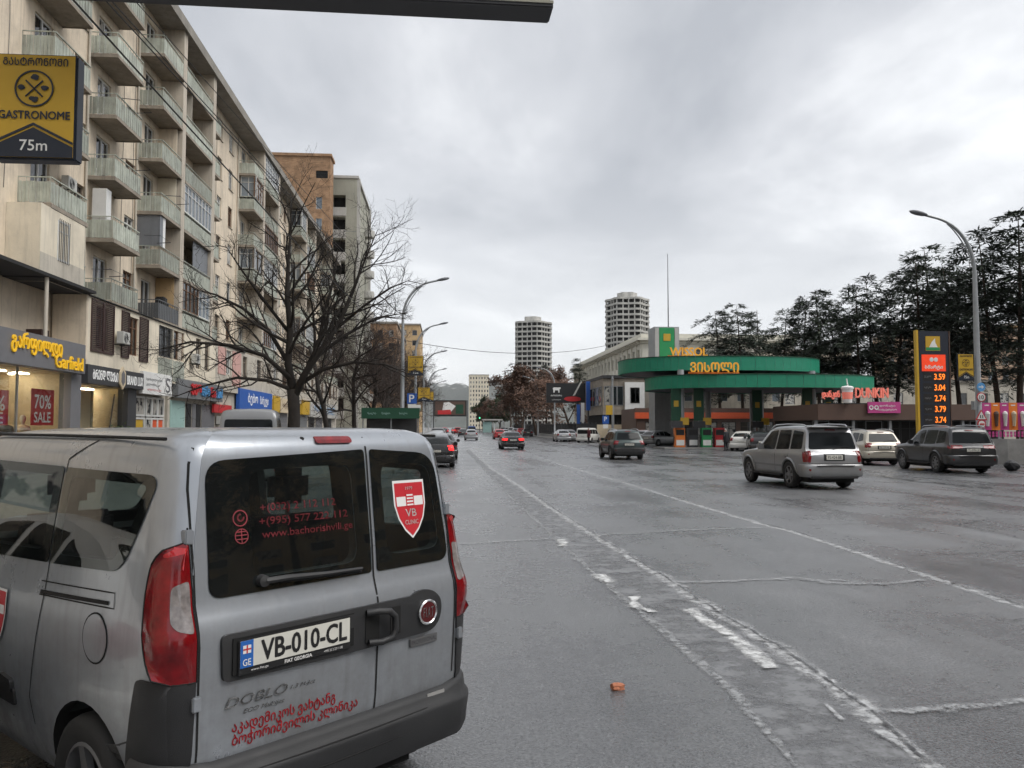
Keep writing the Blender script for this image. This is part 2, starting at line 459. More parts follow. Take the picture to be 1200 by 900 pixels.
def worn(name, col, cover=0.5, sc=6.0, rough=0.6):
    """worn paint or filler: flakes of it left on the surface below"""
    m, nt, b, out = nodes_of(name)
    N = nt.nodes.new; L = nt.links.new
    geo = N('ShaderNodeNewGeometry')
    n = N('ShaderNodeTexNoise'); n.inputs['Scale'].default_value = sc; n.inputs['Detail'].default_value = 9; n.inputs['Roughness'].default_value = 0.72
    L(geo.outputs['Position'], n.inputs[0])
    r = N('ShaderNodeMapRange'); r.inputs['From Min'].default_value = 0.62 - 0.32 * cover; r.inputs['From Max'].default_value = 0.82 - 0.3 * cover
    r.inputs['To Max'].default_value = min(1, 0.55 + cover * 0.5)
    L(n.outputs['Fac'], r.inputs[0])
    at = N('ShaderNodeAttribute'); at.attribute_name = 'core'
    n2 = N('ShaderNodeTexNoise'); n2.inputs['Scale'].default_value = 45; n2.inputs['Detail'].default_value = 4; L(geo.outputs['Position'], n2.inputs[0])
    e1 = N('ShaderNodeMath'); e1.operation = 'ADD'; L(at.outputs['Fac'], e1.inputs[0]); L(n2.outputs['Fac'], e1.inputs[1])
    e2 = N('ShaderNodeMapRange'); e2.interpolation_type = 'SMOOTHSTEP'; e2.inputs['From Min'].default_value = 0.55; e2.inputs['From Max'].default_value = 1.25; L(e1.outputs[0], e2.inputs[0])
    al = N('ShaderNodeMath'); al.operation = 'MULTIPLY'; L(r.outputs[0], al.inputs[0]); L(e2.outputs[0], al.inputs[1])
    tr = N('ShaderNodeBsdfTransparent')
    mx = N('ShaderNodeMixShader'); L(al.outputs[0], mx.inputs[0]); L(tr.outputs[0], mx.inputs[1]); L(b.outputs[0], mx.inputs[2])
    b.inputs['Base Color'].default_value = (*col, 1); b.inputs['Roughness'].default_value = rough
    L(mx.outputs[0], out.inputs[0])
    return m
asphalt('asphalt', (0.108, 0.11, 0.114), 0.16, 0.42, bump=0.35, patchy=0.35)
worn('worn_patch', (0.2, 0.204, 0.212), 0.8, 3.0, 0.45)
asphalt('asphalt_forecourt', (0.085, 0.086, 0.09), 0.15, 0.38, bump=0.35)
worn('paint_line', (0.68, 0.69, 0.69), 0.8)
worn('paint_faint', (0.5, 0.51, 0.52), 0.75, 8)
worn('filler', (0.36, 0.37, 0.38), 0.72, 13)
worn('crack_dark', (0.015, 0.015, 0.016), 0.75, 7, 0.35)
worn('wet_strip', (0.018, 0.018, 0.019), 0.6, 1.2, 0.16)
mat('paving', (0.22, 0.21, 0.2), 0.6, var=0.2, scale=1.2, bump=0.2)
mat('kerbstone', (0.27, 0.265, 0.255), 0.7, var=0.2, scale=2, grime=0.4)
mat('soil', (0.06, 0.06, 0.045), 0.95, var=0.3, scale=0.2)

def sheet(name, pts, z, material, kind='structure', parent=None):
    mb = MB(); mb.poly([(x, y, z) for x, y in pts])
    o = mb.build(name, material, parent)
    if parent is None: tag(o, kind=kind)
    return o
sheet('ground', [(-6000, -300), (6000, -300), (6000, 9000), (-6000, 9000)], -0.06, 'soil')
road = sheet('road', [(-6.2, -40), (24, -40), (24, 78), (16.4, 84), (16.4, 1500), (-2.0, 1500), (-2.0, 33), (-6.2, 29)], 0.0, 'asphalt')
tag(sheet('forecourt', [(24.0, -40), (120, -40), (120, 100), (16.4, 100), (16.4, 84), (24, 78)], -0.004, 'asphalt_forecourt'))
# pavement on the left with its kerb
def pavement(name, outline, z, kerb_pts, seg=2.0):
    mb = MB(); mb.prism([(x, y, -0.05) for x, y in outline], (0, 0, z + 0.05))
    o = tag(mb.build(name, 'paving'), kind='structure')
    k = 0
    for (a, b) in zip(kerb_pts[:-1], kerb_pts[1:]):
        a = Vector(a); b = Vector(b); d = b - a; n = max(1, int(d.length / seg)); t = d.normalized(); nn = Vector((t.y, -t.x))
        for i in range(n):
            p = a + d * (i / n); q = a + d * ((i + 0.985) / n)
            mk = MB()
            mk.prism([(p.x, p.y, -0.02), (q.x, q.y, -0.02), (q.x + nn.x*0.16, q.y + nn.y*0.16, -0.02), (p.x + nn.x*0.16, p.y + nn.y*0.16, -0.02)], (0, 0, z + 0.025 + rnd.uniform(0, 0.008)))
            mk.build('kerbstone', 'kerbstone', o, bevel=0.012)
    return o
pavement('pavement_left', [(-6.36, -40), (-6.36, 29), (-2.16, 33), (-2.16, 260), (-16.5, 260), (-16.5, -40)], 0.13, [(-6.36, 0), (-6.36, 29), (-2.16, 33), (-2.16, 120)], 2.5)
sheet('pavement_left_far', [(-2.16, 260.05), (-2.16, 1500), (-40, 1500), (-40, 260.05)], 0.1, 'paving')
pavement('pavement_right', [(16.56, 100), (16.56, 420), (24, 420), (24, 100)], 0.13, [(16.4, 160), (16.4, 100), (24, 100)], 2.5)

# markings, joints and cracks: thin irregular strips on the road
def core(me, vals):
    a = me.attributes.new('core', 'FLOAT', 'POINT'); a.data.foreach_set('value', vals)
def strip(name, pix, w, material, jitter=0.3, step=0.25, z=None, wob=0.02):
    pts = [onZ(x, y) for x, y in pix]
    dense = []
    for a, b in zip(pts[:-1], pts[1:]):
        n = max(1, min(60, int((b - a).length / step)))
        for i in range(n): dense.append(a.lerp(b, i / n))
    dense.append(pts[-1])
    z = z if z is not None else 0.004
    vs = []; fs = []
    for i, p in enumerate(dense):
        t = (dense[min(i+1, len(dense)-1)] - dense[max(i-1, 0)]).normalized(); n = Vector((-t.y, t.x, 0))
        a = w * 0.5 * (1 + rnd.uniform(-jitter, jitter)); b = w * 0.5 * (1 + rnd.uniform(-jitter, jitter)); o = rnd.uniform(-wob, wob)
        vs += [tuple(p + n * (a*1.7 + o) + Vector((0, 0, z))), tuple(p + n * o + Vector((0, 0, z))), tuple(p - n * (b*1.7 - o) + Vector((0, 0, z)))]
    for i in range(len(dense) - 1): fs += [(3*i, 3*i+1, 3*i+4, 3*i+3), (3*i+1, 3*i+2, 3*i+5, 3*i+4)]
    ob = MB().add(vs, fs).build(name, material, road, recalc=False)
    core(ob.data, [0.0, 1.0, 0.0] * len(dense))
    return ob
left_edge = [(960, 920), (898, 857), (844, 798), (789, 750), (751, 718), (704, 680), (658, 638), (612, 596), (578, 562), (566, 549), (546, 528)]
right_edge = [(1120, 920), (1075, 886), (1000, 822), (905, 757), (818, 705), (776, 677), (721, 644), (688, 623), (645, 596), (616, 575), (578, 551), (550, 526.5)]
pb = [onZ(x, y) for x, y in left_edge]; pr = [onZ(x, y) for x, y in right_edge]
def resample(p, n):
    L_ = [0]
    for a, b in zip(p[:-1], p[1:]): L_.append(L_[-1] + (b - a).length)
    out = []
    for i in range(n):
        s = L_[-1] * (i / (n - 1)) ** 2.2
        k = max(j for j in range(len(L_)) if L_[j] <= s + 1e-9); k = min(k, len(p) - 2)
        out.append(p[k].lerp(p[k+1], (s - L_[k]) / max(1e-6, L_[k+1] - L_[k])))
    return out
A = resample(pb, 90); B = resample(pr, 90)
mb = MB(); TR = []
for i in range(89):
    ja = [Vector((rnd.uniform(-.02, .02), 0, 0.004)) for _ in range(2)]
    if i == 0: last = (A[0] + ja[0], B[0] + ja[1])
    cur = (A[i+1] + ja[0], B[i+1] + ja[1])
    last = cur
    TR.append(cur)
mb = MB(); kv = []
for (a, b) in TR:
    a2, b2 = a + (a - b)*.06, b + (b - a)*.06
    for f_ in (0, .14, .5, .86, 1): mb.v.append(tuple(a2.lerp(b2, f_))); kv.append((0, .8, 1, .8, 0)[(0, .14, .5, .86, 1).index(f_)])
for i in range(len(TR) - 1):
    for j in range(4): a = 5*i + j; mb.f.append((a, a + 1, a + 6, a + 5)); mb.m.append(0)
ob = mb.build('trench_patch', 'worn_patch', road, recalc=False); core(ob.data, kv)
strip('lane_line', left_edge, 0.07, 'filler', 0.6, z=0.008)
strip('lane_line', right_edge, 0.15, 'paint_faint', 0.5, z=0.008)
strip('road_crack', [(x + 4, y) for x, y in right_edge[:-2]], 0.025, 'crack_dark', 0.7, z=0.012)
strip('lane_dash', [(906, 785), (850, 742), (806, 715)], 0.13, 'paint_line', 0.25, z=0.016)
strip('lane_dash', [(1065, 885), (1030, 858)], 0.05, 'paint_faint', 0.8, z=0.016)
strip('lane_dash', [(990, 846), (965, 828)], 0.05, 'paint_faint', 0.8, z=0.016)
for a, b in (((760, 719), (738, 700)), ((712, 684), (700, 674)), ((664, 641), (655, 633))):
    strip('lane_dash', [a, b], 0.12, 'paint_line', 0.7, z=0.016)
line_b = [(1290, 743), (1200, 712), (1130, 689), (1030, 656), (930, 624), (894, 615), (802, 588), (759, 574), (666, 547), (640, 539)]
strip('lane_line', line_b, 0.13, 'paint_faint', 0.4, z=0.004)
strip('road_crack', [(x + 5, y) for x, y in line_b[:6]], 0.022, 'crack_dark', 0.7, z=0.012)
strip('lane_line', [(640, 539), (610, 530), (585, 521.5)], 0.12, 'paint_faint', 0.4)
for w_, pts_ in ((0.09, [(540, 638), (645, 632), (696, 628), (820, 621), (899, 619)]),
                 (0.1, [(780, 683), (850, 682), (930, 678), (970, 684), (1034, 685), (1082, 680)]),
                 (0.06, [(935, 680), (985, 681), (1040, 686)]),
                 (0.08, [(1022, 838), (1106, 831), (1198, 823), (1260, 818)]),
                 (0.08, [(548, 590), (620, 591), (688, 588)]),
                 (0.07, [(560, 574), (585, 572)]), (0.07, [(552, 560), (575, 559)])):
    strip('sealed_joint', pts_, w_, 'filler', 0.6, 0.12, z=0.012, wob=0.03)
for w_, pts_ in ((0.03, [(942, 616), (1050, 613), (1122, 615), (1156, 609), (1198, 608), (1260, 606)]),
                 (0.035, [(1066, 651), (1130, 649), (1200, 646), (1270, 643)]),
                 (0.025, [(1126, 616), (1160, 623), (1198, 631), (1240, 640)]),
                 (0.03, [(1170, 727), (1200, 727), (1240, 729)]),
                 (0.03, [(1060, 594), (1130, 603), (1160, 608)])):
    strip('road_crack', pts_, w_, 'crack_dark', 0.6, 0.12, z=0.012, wob=0.05)
strip('wet_gutter', [(1014, 556), (1058, 562), (1130, 570), (1178, 574), (1260, 582)], 0.45, 'wet_strip', 0.5, z=0.004, wob=0.1)
strip('wet_gutter', [(760, 533), (840, 541), (900, 548)], 0.6, 'wet_strip', 0.5, z=0.004, wob=0.15)

# ------------------------------------------------------------------ text
def text_mesh(s, size, bold=0.0, extrude=0.0, align='CENTER', sx=1.0, shear=0.0, space=1.0):
    c = bpy.data.curves.new('lettering', 'FONT')
    c.body = s; c.size = size; c.align_x = align; c.align_y = 'CENTER'
    c.extrude = extrude; c.shear = shear; c.space_character = space
    c.resolution_u = 3
    o = bpy.data.objects.new('lettering', c)
    me = bpy.data.meshes.new_from_object(o)
    bpy.data.objects.remove(o); bpy.data.curves.remove(c)
    if sx != 1.0:
        for v in me.vertices: v.co.x *= sx
    return me
def fit_text(s, width, height, **k):
    """lettering scaled to fill width x height"""
    me = text_mesh(s, 1.0, **{kk: vv for kk, vv in k.items() if kk != 'extrude'}, extrude=0)
    xs = [v.co.x for v in me.vertices]; ys = [v.co.y for v in me.vertices]
    if not xs: return me
    cx, cy = (min(xs)+max(xs))/2, (min(ys)+max(ys))/2
    fx, fy = width / max(1e-6, max(xs)-min(xs)), height / max(1e-6, max(ys)-min(ys))
    for v in me.vertices: v.co.x = (v.co.x - cx) * fx; v.co.y = (v.co.y - cy) * fy
    bold = k.get('bold', 0)
    if bold:                                   # thicken the strokes with slightly shifted layers
        o_ = bold*height*1.1; vs_, fs_ = [v.co.copy() for v in me.vertices], [tuple(p.vertices) for p in me.polygons]; V_, F_ = [], []
        zk = 0.0002 + 0.0006*min(1, height)
        for q, (ax, ay) in enumerate(((0, 0), (1, 0), (-1, 0), (0, 1), (0, -1), (.7, .7), (-.7, -.7), (.7, -.7), (-.7, .7))):
            b_ = len(V_); V_ += [(v.x + ax*o_, v.y + ay*o_, v.z + q*zk*0.25) for v in vs_]; F_ += [tuple(i + b_ for i in f) for f in fs_]
        bpy.data.meshes.remove(me); me = bpy.data.meshes.new('lettering'); me.from_pydata(V_, [], F_)
    ex = k.get('extrude', 0)
    if ex:
        bm = bmesh.new(); bm.from_mesh(me)
        r = bmesh.ops.extrude_face_region(bm, geom=bm.faces[:])
        bmesh.ops.translate(bm, verts=[g for g in r['geom'] if isinstance(g, bmesh.types.BMVert)], vec=(0, 0, ex))
        bmesh.ops.recalc_face_normals(bm, faces=bm.faces); bm.to_mesh(me); bm.free()
    return me
def frame_matrix(origin, right, up):
    r = Vector(right).normalized(); u = Vector(up); u = (u - r * u.dot(r)).normalized(); n = r.cross(u)
    m = Matrix((r, u, n)).transposed().to_4x4(); m.translation = Vector(origin)
    return m
def letters(name, s, material, parent, origin, right, up, width, height, label=None, local=False, **k):
    me = fit_text(s, width, height, **k)
    me.materials.append(M[material])
    o = Vector(origin)
    if not local and parent is not None: o = o - wpos(parent)
    me.transform(frame_matrix(o, right, up))
    ob = obj(name, me, parent)
    if label: ob['label'] = label
    return ob

# ------------------------------------------------------------------ windows (cached meshes, faces +x, centred on the opening's lower near corner)
WC = {}
def win_meshes(w, h, style):
    k = (round(w, 2), round(h, 2), style)
    if k in WC: return WC[k]
    fr = MB(); t = 0.07 if style != 'fine' else 0.05
    fm = {'white': 'white_frame', 'door': 'white_frame', 'old': 'old_frame', 'wood': 'wood_frame', 'fine': 'white_frame', 'dark': 'metal_dark', 'glaz': 'white_frame', 'glazw': 'wood_frame', 'plain': 'metal_grey'}[style]
    x0, x1 = -0.16, -0.09
    fr.box(x0, x1, 0, w, 0, t); fr.box(x0, x1, 0, w, h - t, h); fr.box(x0, x1, 0, t, t, h - t); fr.box(x0, x1, w - t, w, t, h - t)
    if style in ('white', 'old', 'wood', 'dark'):
        fr.box(x0, x1 + 0.004, w*0.52, w*0.52 + t*0.8, t, h - t)
        if h > 1.2: fr.box(x0, x1 - 0.004, t, w - t, h*0.72, h*0.72 + t*0.6)
    elif style == 'door':
        fr.box(x0, x1 + 0.004, w*0.48, w*0.48 + t*1.3, t, h - t)
        fr.box(x0, x1 - 0.004, t, w*0.48, t, h*0.32)
    elif style in ('glaz', 'glazw'):
        n = max(2, int(w / 0.62))
        for i in range(1, n): fr.box(x0, x1 + 0.004, w*i/n - t*0.4, w*i/n + t*0.4, t, h - t)
        fr.box(x0, x1 - 0.004, t, w - t, h*0.7, h*0.7 + t*0.6)
    pn = MB(); pn.box(-0.15, -0.14, t*0.5, w - t*0.5, t*0.5, h - t*0.5)
    gm = 'glass_sky' if style in ('glaz', 'fine') else 'glass_house'
    WC[k] = (fr.mesh('window', fm), pn.mesh('pane', gm))
    return WC[k]
def put_window(parent, p, w, h, style='white', rz=0.0, name='window'):
    a, b = win_meshes(w, h, style)
    o = obj(name, a, parent, Vector(p) - wpos(parent)); o.rotation_euler = (0, 0, rz)
    obj('pane', b, o)
    return o
SHARED = {}
def shared(key, fn):
    if key not in SHARED: SHARED[key] = fn()
    return SHARED[key]

# ------------------------------------------------------------------ apartment block on the left
XF = -16.0
BEFORE = set(COL.objects.keys())
FL = [4.65 + 2.8 * k for k in range(7)]
ROOF = 24.25
blockA = thing('apartment_block', 'long weathered cream apartment block with green metal balconies above shops', 'building', (XF, 24, 0))
PA = lambda u, v, d: (XF - d, u, v)
BD = 1.2
def balcony_slab(L_, D):
    mb = MB(); mb.box(0, D, 0, L_, -0.15, 0)
    mb.box(D + 0.002, D + 0.05, -0.03, L_ + 0.03, -0.19, -0.04)
    mb.box(0, D + 0.002, -0.05, -0.002, -0.19, -0.04); mb.box(0, D + 0.002, L_ + 0.002, L_ + 0.05, -0.19, -0.04)
    return mb.mesh('balcony', 'slab')
def slat_row(mb, horiz, fixed, a, b, z0, z1, rg):
    n = max(1, int((b - a) / 0.125))
    for i in range(n):
        p = a + (b - a) * i / n; q = a + (b - a) * (i + 0.9) / n
        o = 0.012 if i % 2 else 0.0
        o += rg.uniform(-0.003, 0.003); zz = z0 + rg.uniform(-0.02, 0.01); zt = z1 + rg.uniform(-0.012, 0.012)
        if horiz: mb.box(fixed + o, fixed + o + 0.014, p, q, zz, zt)
        else: mb.box(p, q, fixed + o, fixed + o + 0.014, zz, zt)
def balcony_rail(L_, D, seed, sides=(True, True), hgt=0.95):
    rg = random.Random(seed); mb = MB()
    slat_row(mb, True, D - 0.02, 0.0, L_, 0.02, hgt - 0.14, rg)
    for s, y in ((sides[0], 0.0), (sides[1], L_ - 0.03)):
        if s: slat_row(mb, False, y, 0.03, D - 0.03, 0.02, hgt - 0.14, rg)
    mb.box(D - 0.03, D + 0.02, -0.01, L_ + 0.01, hgt, hgt + 0.04)
    n = int(L_ / 0.3)
    for i in range(n + 1):
        y = L_ * i / n; mb.box(D - 0.025, D - 0.008, y - 0.008, y + 0.008, 0, hgt)
    for s, y in ((sides[0], 0.0), (sides[1], L_)):
        if s:
            mb.box(0, D - 0.03, y - 0.02, y + 0.02, hgt, hgt + 0.036)
            for i in range(4): mb.box(D*i/4, D*i/4 + 0.016, y - 0.008, y + 0.008, 0, hgt)
    return mb.mesh('railing', 'rail_green')
def put_balcony(y0, L_, z, D=BD, seed=0, sides=(True, True), rail='rail_green', x=XF):
    o = obj('balcony', shared(('slab', L_, D), lambda: balcony_slab(L_, D)), blockA, Vector((x, y0, z)) - wpos(blockA))
    me = shared(('rail', L_, D, seed, sides, rail), lambda: balcony_rail(L_, D, seed, sides))
    if rail != 'rail_green':
        me = me.copy(); me.materials[0] = M[rail]
    obj('railing', me, o)
    return o
def sub(mb, name, material, parent, **k): return mb.build(name, material, parent, **k)
holes = []; wins = []
def opening(y0, w, z, h, style):
    holes.append((y0, y0 + w, z, z + h)); wins.append((y0, w, z, h, style))
rb = random.Random(21)
def styl(): return rb.choice(['white', 'white', 'old', 'wood', 'white'])
cols_B = [30.2, 36.0]
mods = [42.0 + 20.5 * m for m in range(4)]
enclosed = {}
for k in range(1, 7):
    z = FL[k]
    for y in cols_B:
        opening(y + 0.9, 1.5, z + 0.02, 2.2, 'door'); opening(y + 4.35, 1.25, z + 0.85, 1.35, styl())
    for mi, y in enumerate(mods):
        opening(y + 0.8, 1.4, z + 0.02, 2.2, 'door')
        if y + 9.2 < 113:
            opening(y + 4.4, 1.1, z + 0.02, 2.2, 'old'); opening(y + 6.3, 1.7, z + 0.85, 1.35, styl())
            opening(y + 10.8, 1.0, z + 0.02, 2.2, 'door')
            opening(y + 14.6, 1.15, z + 0.75, 1.5, styl()); opening(y + 17.6, 1.15, z + 0.75, 1.5, styl())
opening(26.3, 1.3, FL[4] + 0.8, 1.4, 'white'); opening(26.3, 1.3, FL[5] + 0.8, 1.4, 'white')
mb = MB()
holed(mb, PA, 24, 113, FL[1] - 0.15, ROOF, holes, 0.18)
mb.quad((XF - 0.2, 24, 4.31), (XF - 0.2, 113, 4.31), (XF - 0.2, 113, FL[1] + 0.1), (XF - 0.2, 24, FL[1] + 0.1)); mb.box(XF - 12, XF - 3.5, 24, 38.4, 0, 4.29)
mb.box(XF - 12, XF - 0.21, 24, 112.9, 4.3, ROOF - 0.01); mb.box(XF - 12, XF - 0.21, 38.5, 112.9, 0, 4.29)
sub(mb, 'wall', 'plaster', blockA)
for (y, w, z, h, s) in wins:
    o = put_window(blockA, (XF, y, z), w, h, s)
    if s != 'door':
        obj('sill', shared(('sill', round(w, 2)), lambda: MB().box(0.002, 0.07, -0.05, w + 0.05, -0.05, -0.005).mesh('sill', 'slab')), o)
# roof slab and eave
mb = MB(); mb.box(XF - 12.4, XF + 1.35, 23.5, 113.2, ROOF, ROOF + 0.22); mb.box(XF + 1.352, XF + 1.42, 23.5, 113.2, ROOF - 0.08, ROOF + 0.5); mb.box(XF - 12.4, XF + 1.352, 23.5, 113.2, ROOF + 0.222, ROOF + 0.42)
sub(mb, 'roof', 'roof_edge', blockA)
# flat wall between the two loggia groups stands a little forward
for mi, y in enumerate(mods[:3]):
    for k in range(7):
        pass
# piers
pm = shared('pier', lambda: MB().box(0.002, BD + 0.02, 0, 0.6, FL[0], ROOF - 0.003).mesh('pier', 'pier'))
for mi, y in enumerate(mods):
    for dy in (3.15, 9.1):
        if y + dy + 0.6 < 113: obj('pier', pm, blockA, Vector((XF, y + dy, 0)) - wpos(blockA))
def glazing(y0, y1, z0, z1, style, parent, D=BD):
    w, h = y1 - y0, z1 - z0
    o = put_window(parent, (XF + D + 0.1, y0, z0), w, h, style, name='glazing')
    return o
def panel(y0, y1, z0, z1, material, parent, x0, x1, name='panel'):
    return sub(MB().box(x0, x1, y0, y1, z0, z1), name, material, parent)
BAL = {}
for k in range(1, 7):
    z = FL[k]
    for ci, y in enumerate(cols_B):
        BAL[('c', ci, k)] = put_balcony(y, 3.1, z, seed=(k + ci) % 4)
    for mi, y in enumerate(mods):
        BAL[('b', mi, k)] = put_balcony(y, 3.12, z, seed=(k + mi) % 4, sides=(True, False), rail='rail_dark' if (mi == 0 and k == 1) else 'rail_green')
        if y + 9.2 < 113:
            BAL[('l', mi, k)] = put_balcony(y + 3.77, 5.31, z, seed=(k + mi) % 3, sides=(False, False))
            BAL[('s', mi, k)] = put_balcony(y + 9.95, 2.6, z, 0.75, seed=(k + mi) % 3)
# things people have added to their balconies
for (t, mi, k), st in {('l', 0, 3): 'glaz', ('l', 0, 1): 'glazw', ('l', 1, 6): 'glaz', ('l', 1, 3): 'glaz', ('l', 1, 1): 'glazw', ('l', 2, 4): 'glazw', ('l', 2, 2): 'glaz', ('l', 1, 4): 'glazw', ('l', 2, 5): 'glaz'}.items():
    o = BAL[(t, mi, k)]; y = mods[mi] + 3.77
    glazing(y + 0.02, y + (5.29 if k != 1 else 3.0), FL[k] + 0.99, FL[k] + 2.62, st, o)
    if k == 1: glazing(y + 3.0, y + 5.29, FL[k] + 0.99, FL[k] + 2.62, 'glaz', o)
for (t, mi, k) in (('b', 1, 3), ('b', 1, 5), ('b', 2, 2), ('b', 2, 4), ('b', 2, 6), ('b', 3, 3), ('b', 3, 5), ('b', 3, 2)):
    o = BAL[(t, mi, k)]; y = mods[mi]
    glazing(y + 0.02, y + 3.1, FL[k] + 0.99, FL[k] + 2.62, rb.choice(['glaz', 'glazw', 'old']), o)
    e = put_window(o, (XF + 0.1, y + 0.1, FL[k] + 0.99), BD, 1.63, 'glaz', R(-90), 'glazing')
o = BAL[('b', 0, 2)]
panel(42.03, 42.09, FL[2] + 0.99, FL[2] + 2.6, 'tin_grey', o, XF + 0.01, XF + 1.1)
panel(42.03, 42.5, FL[2] + 0.99, FL[2] + 2.6, 'tin_grey', o, XF + 1.12, XF + 1.16)
panel(42.52, 42.9, FL[2] + 0.99, FL[2] + 2.6, 'p_white', o, XF + 1.12, XF + 1.15)
o = BAL[('l', 0, 2)]; y = mods[0] + 3.77
panel(y + 2.3, y + 5.28, FL[2] + 1.0, FL[2] + 2.62, 'tin_grey', o, XF + 1.0, XF + 1.04)
o = BAL[('l', 0, 5)]
panel(y + 1.2, y + 1.24, FL[5] + 0.1, FL[5] + 2.6, 'plaster_grey', o, XF + 0.01, XF + 1.15)
panel(y + 1.3, y + 3.4, FL[5] + 0.3, FL[5] + 2.2, 'room_dark', o, XF + 0.02, XF + 0.06)
# cream side panels between the near balconies and the loggia piers, an old wardrobe, a dark chair
panel(44.9, 44.96, FL[1] + 0.01, FL[1] + 2.6, 'plaster_ochre', BAL[('b', 0, 1)], XF + 0.01, XF + 1.0, 'side_panel')
panel(44.9, 44.96, FL[3] + 0.01, FL[3] + 2.6, 'plaster_pale', BAL[('b', 0, 3)], XF + 0.01, XF + 1.0, 'side_panel')
panel(44.9, 44.96, FL[4] + 0.01, FL[4] + 2.6, 'plaster', BAL[('b', 0, 4)], XF + 0.01, XF + 1.0, 'side_panel')
panel(36.05, 36.6, FL[2] + 0.05, FL[2] + 2.25, 'white_frame', BAL[('c', 1, 2)], XF + 0.25, XF + 0.85, 'cupboard')
mbx = MB(); mbx.box(XF + 0.5, XF + 1.0, 43.4, 43.95, FL[1] + 0.02, FL[1] + 1.35); mbx.box(XF + 0.5, XF + 0.95, 44.05, 44.3, FL[1] + 0.02, FL[1] + 1.15)
mbx.build('stored_box', 'black_felt', BAL[('b', 0, 1)], bevel=0.06)
# laundry arms
for (y, k) in ((36.0, 4), (36.0, 3), (42.0, 3), (39.1, 2), (33.3, 1)):
    b_ = BAL[('c', 1, k)] if y < 40 else BAL[('b', 0, k)]
    mbx = MB(); z = FL[k] + 1.0
    mbx.tube([(XF + BD, y + 0.6, z), (XF + BD + 0.7, y + 0.9, z + 0.05)], 0.018, 5)
    mbx.tube([(XF + BD, y + 2.4, z), (XF + BD + 0.7, y + 2.4, z + 0.05)], 0.018, 5)
    mbx.tube([(XF + BD + 0.68, y + 0.7, z + 0.05), (XF + BD + 0.68, y + 2.5, z + 0.05)], 0.008, 4)
    mbx.build('laundry_arm', 'metal_dark', b_)
# drain pipes
for y in (35.75, 41.6, 62.0, 82.4, 102.6, 55.1):
    sub(MB().tube([(XF + 0.09, y, 4.7), (XF + 0.09, y, ROOF - 0.2)], 0.055, 8), 'drain_pipe', 'plaster_grey', blockA)
# thin cables on the wall
for y, z0, z1 in ((41.3, 7.6, 22), (29.2, 10.5, 23), (56.2, 8, 23.8), (39.9, 9, 20)):
    p = [(XF + 0.03 + rb.uniform(0, .02), y + rb.uniform(-.06, .06), z0 + (z1 - z0) * i / 8) for i in range(9)]
    sub(MB().tube(p, 0.012, 4), 'cable', 'metal_dark', blockA)

# air conditioners on the walls: each a thing of its own
def ac_mesh():
    mb = MB(); mb.box(0, 0.3, 0, 0.8, 0, 0.55)
    return mb.mesh('casing', 'ac_white', bevel=0.02)
def put_ac(p, label, rz=0.0):
    t = thing('air_conditioner', label, 'air conditioner', p, rz, 'air conditioners on the apartment block')
    obj('casing', shared('acc', ac_mesh), t)
    def grille():
        mb = MB(); prof = []
        for i in range(6): mb.lathe([(0.04 + i*0.035, 0.304), (0.045 + i*0.035, 0.312), (0.05 + i*0.035, 0.304)], 18, (0, 0.32, 0.27), 'x')
        return mb.mesh('fan_grille', 'metal_dark')
    obj('fan_grille', shared('acg', grille), t)
    obj('bracket', shared('acb', lambda: MB().box(-0.12, 0.32, 0.1, 0.14, -0.05, -0.003).box(-0.12, 0.32, 0.66, 0.7, -0.05, -0.003).mesh('bracket', 'metal_dark')), t)
    return t

# enclosed balcony under the nearest column, painted cream, with a barred window
bay = sub(MB().box(XF + 0.01, XF + BD + 0.03, 29.45, 33.1, FL[1] + 0.01, FL[2] - 0.2), 'enclosed_balcony', 'plaster_pale', blockA)
bw = put_window(bay, (XF + BD + 0.14, 30.75, FL[1] + 0.75), 0.95, 1.55, 'white')
mb = MB()
for i in range(7): mb.tube([(XF + BD + 0.09, 30.8 + i*0.14, FL[1] + 0.7), (XF + BD + 0.09, 30.8 + i*0.14, FL[1] + 2.35)], 0.014, 5)
sub(mb, 'bars', 'metal_dark', bay)
sub(MB().box(XF + BD + 0.032, XF + BD + 0.04, 29.45, 33.1, FL[1] + 0.02, FL[1] + 0.8), 'skirting', 'plaster_grey', bay)

# first upper storey: built-out rooms over the shops
X2 = -14.72
P2 = lambda u, v, d: (X2 - d, u, v)
h2 = [(34.3, 35.55, 5.2, 7.0), (37.9, 39.1, 5.2, 7.0), (41.9, 44.0, 5.5, 7.1), (44.2, 46.0, 5.5, 7.1), (48.2, 49.2, 5.3, 7.1), (50.0, 51.0, 5.3, 7.1), (55, 56.2, 5.4, 7.0), (59.5, 60.8, 5.4, 7.0)]
for b0 in (64.0, 74, 84, 94, 104): h2 += [(b0, b0 + 2.2, 5.4, 7.1), (b0 + 3.6, b0 + 5.0, 5.4, 7.1), (b0 + 6.2, b0 + 7.6, 5.4, 7.1)]
mb = MB(); holed(mb, P2, 33.4, 52.4, 4.2, 7.26, [h for h in h2 if h[1] < 52.4], 0.16)
mb.box(XF - 0.19, X2 - 0.165, 33.4, 52.4, 4.22, 7.26)
sub(mb, 'wall', 'plaster_pale', blockA)
mb = MB(); holed(mb, P2, 52.45, 113, 4.2, 7.26, [h for h in h2 if h[1] > 52.4], 0.16)
mb.box(XF - 0.19, X2 - 0.165, 52.45, 113, 4.22, 7.26)
sub(mb, 'wall', 'plaster_grey', blockA)
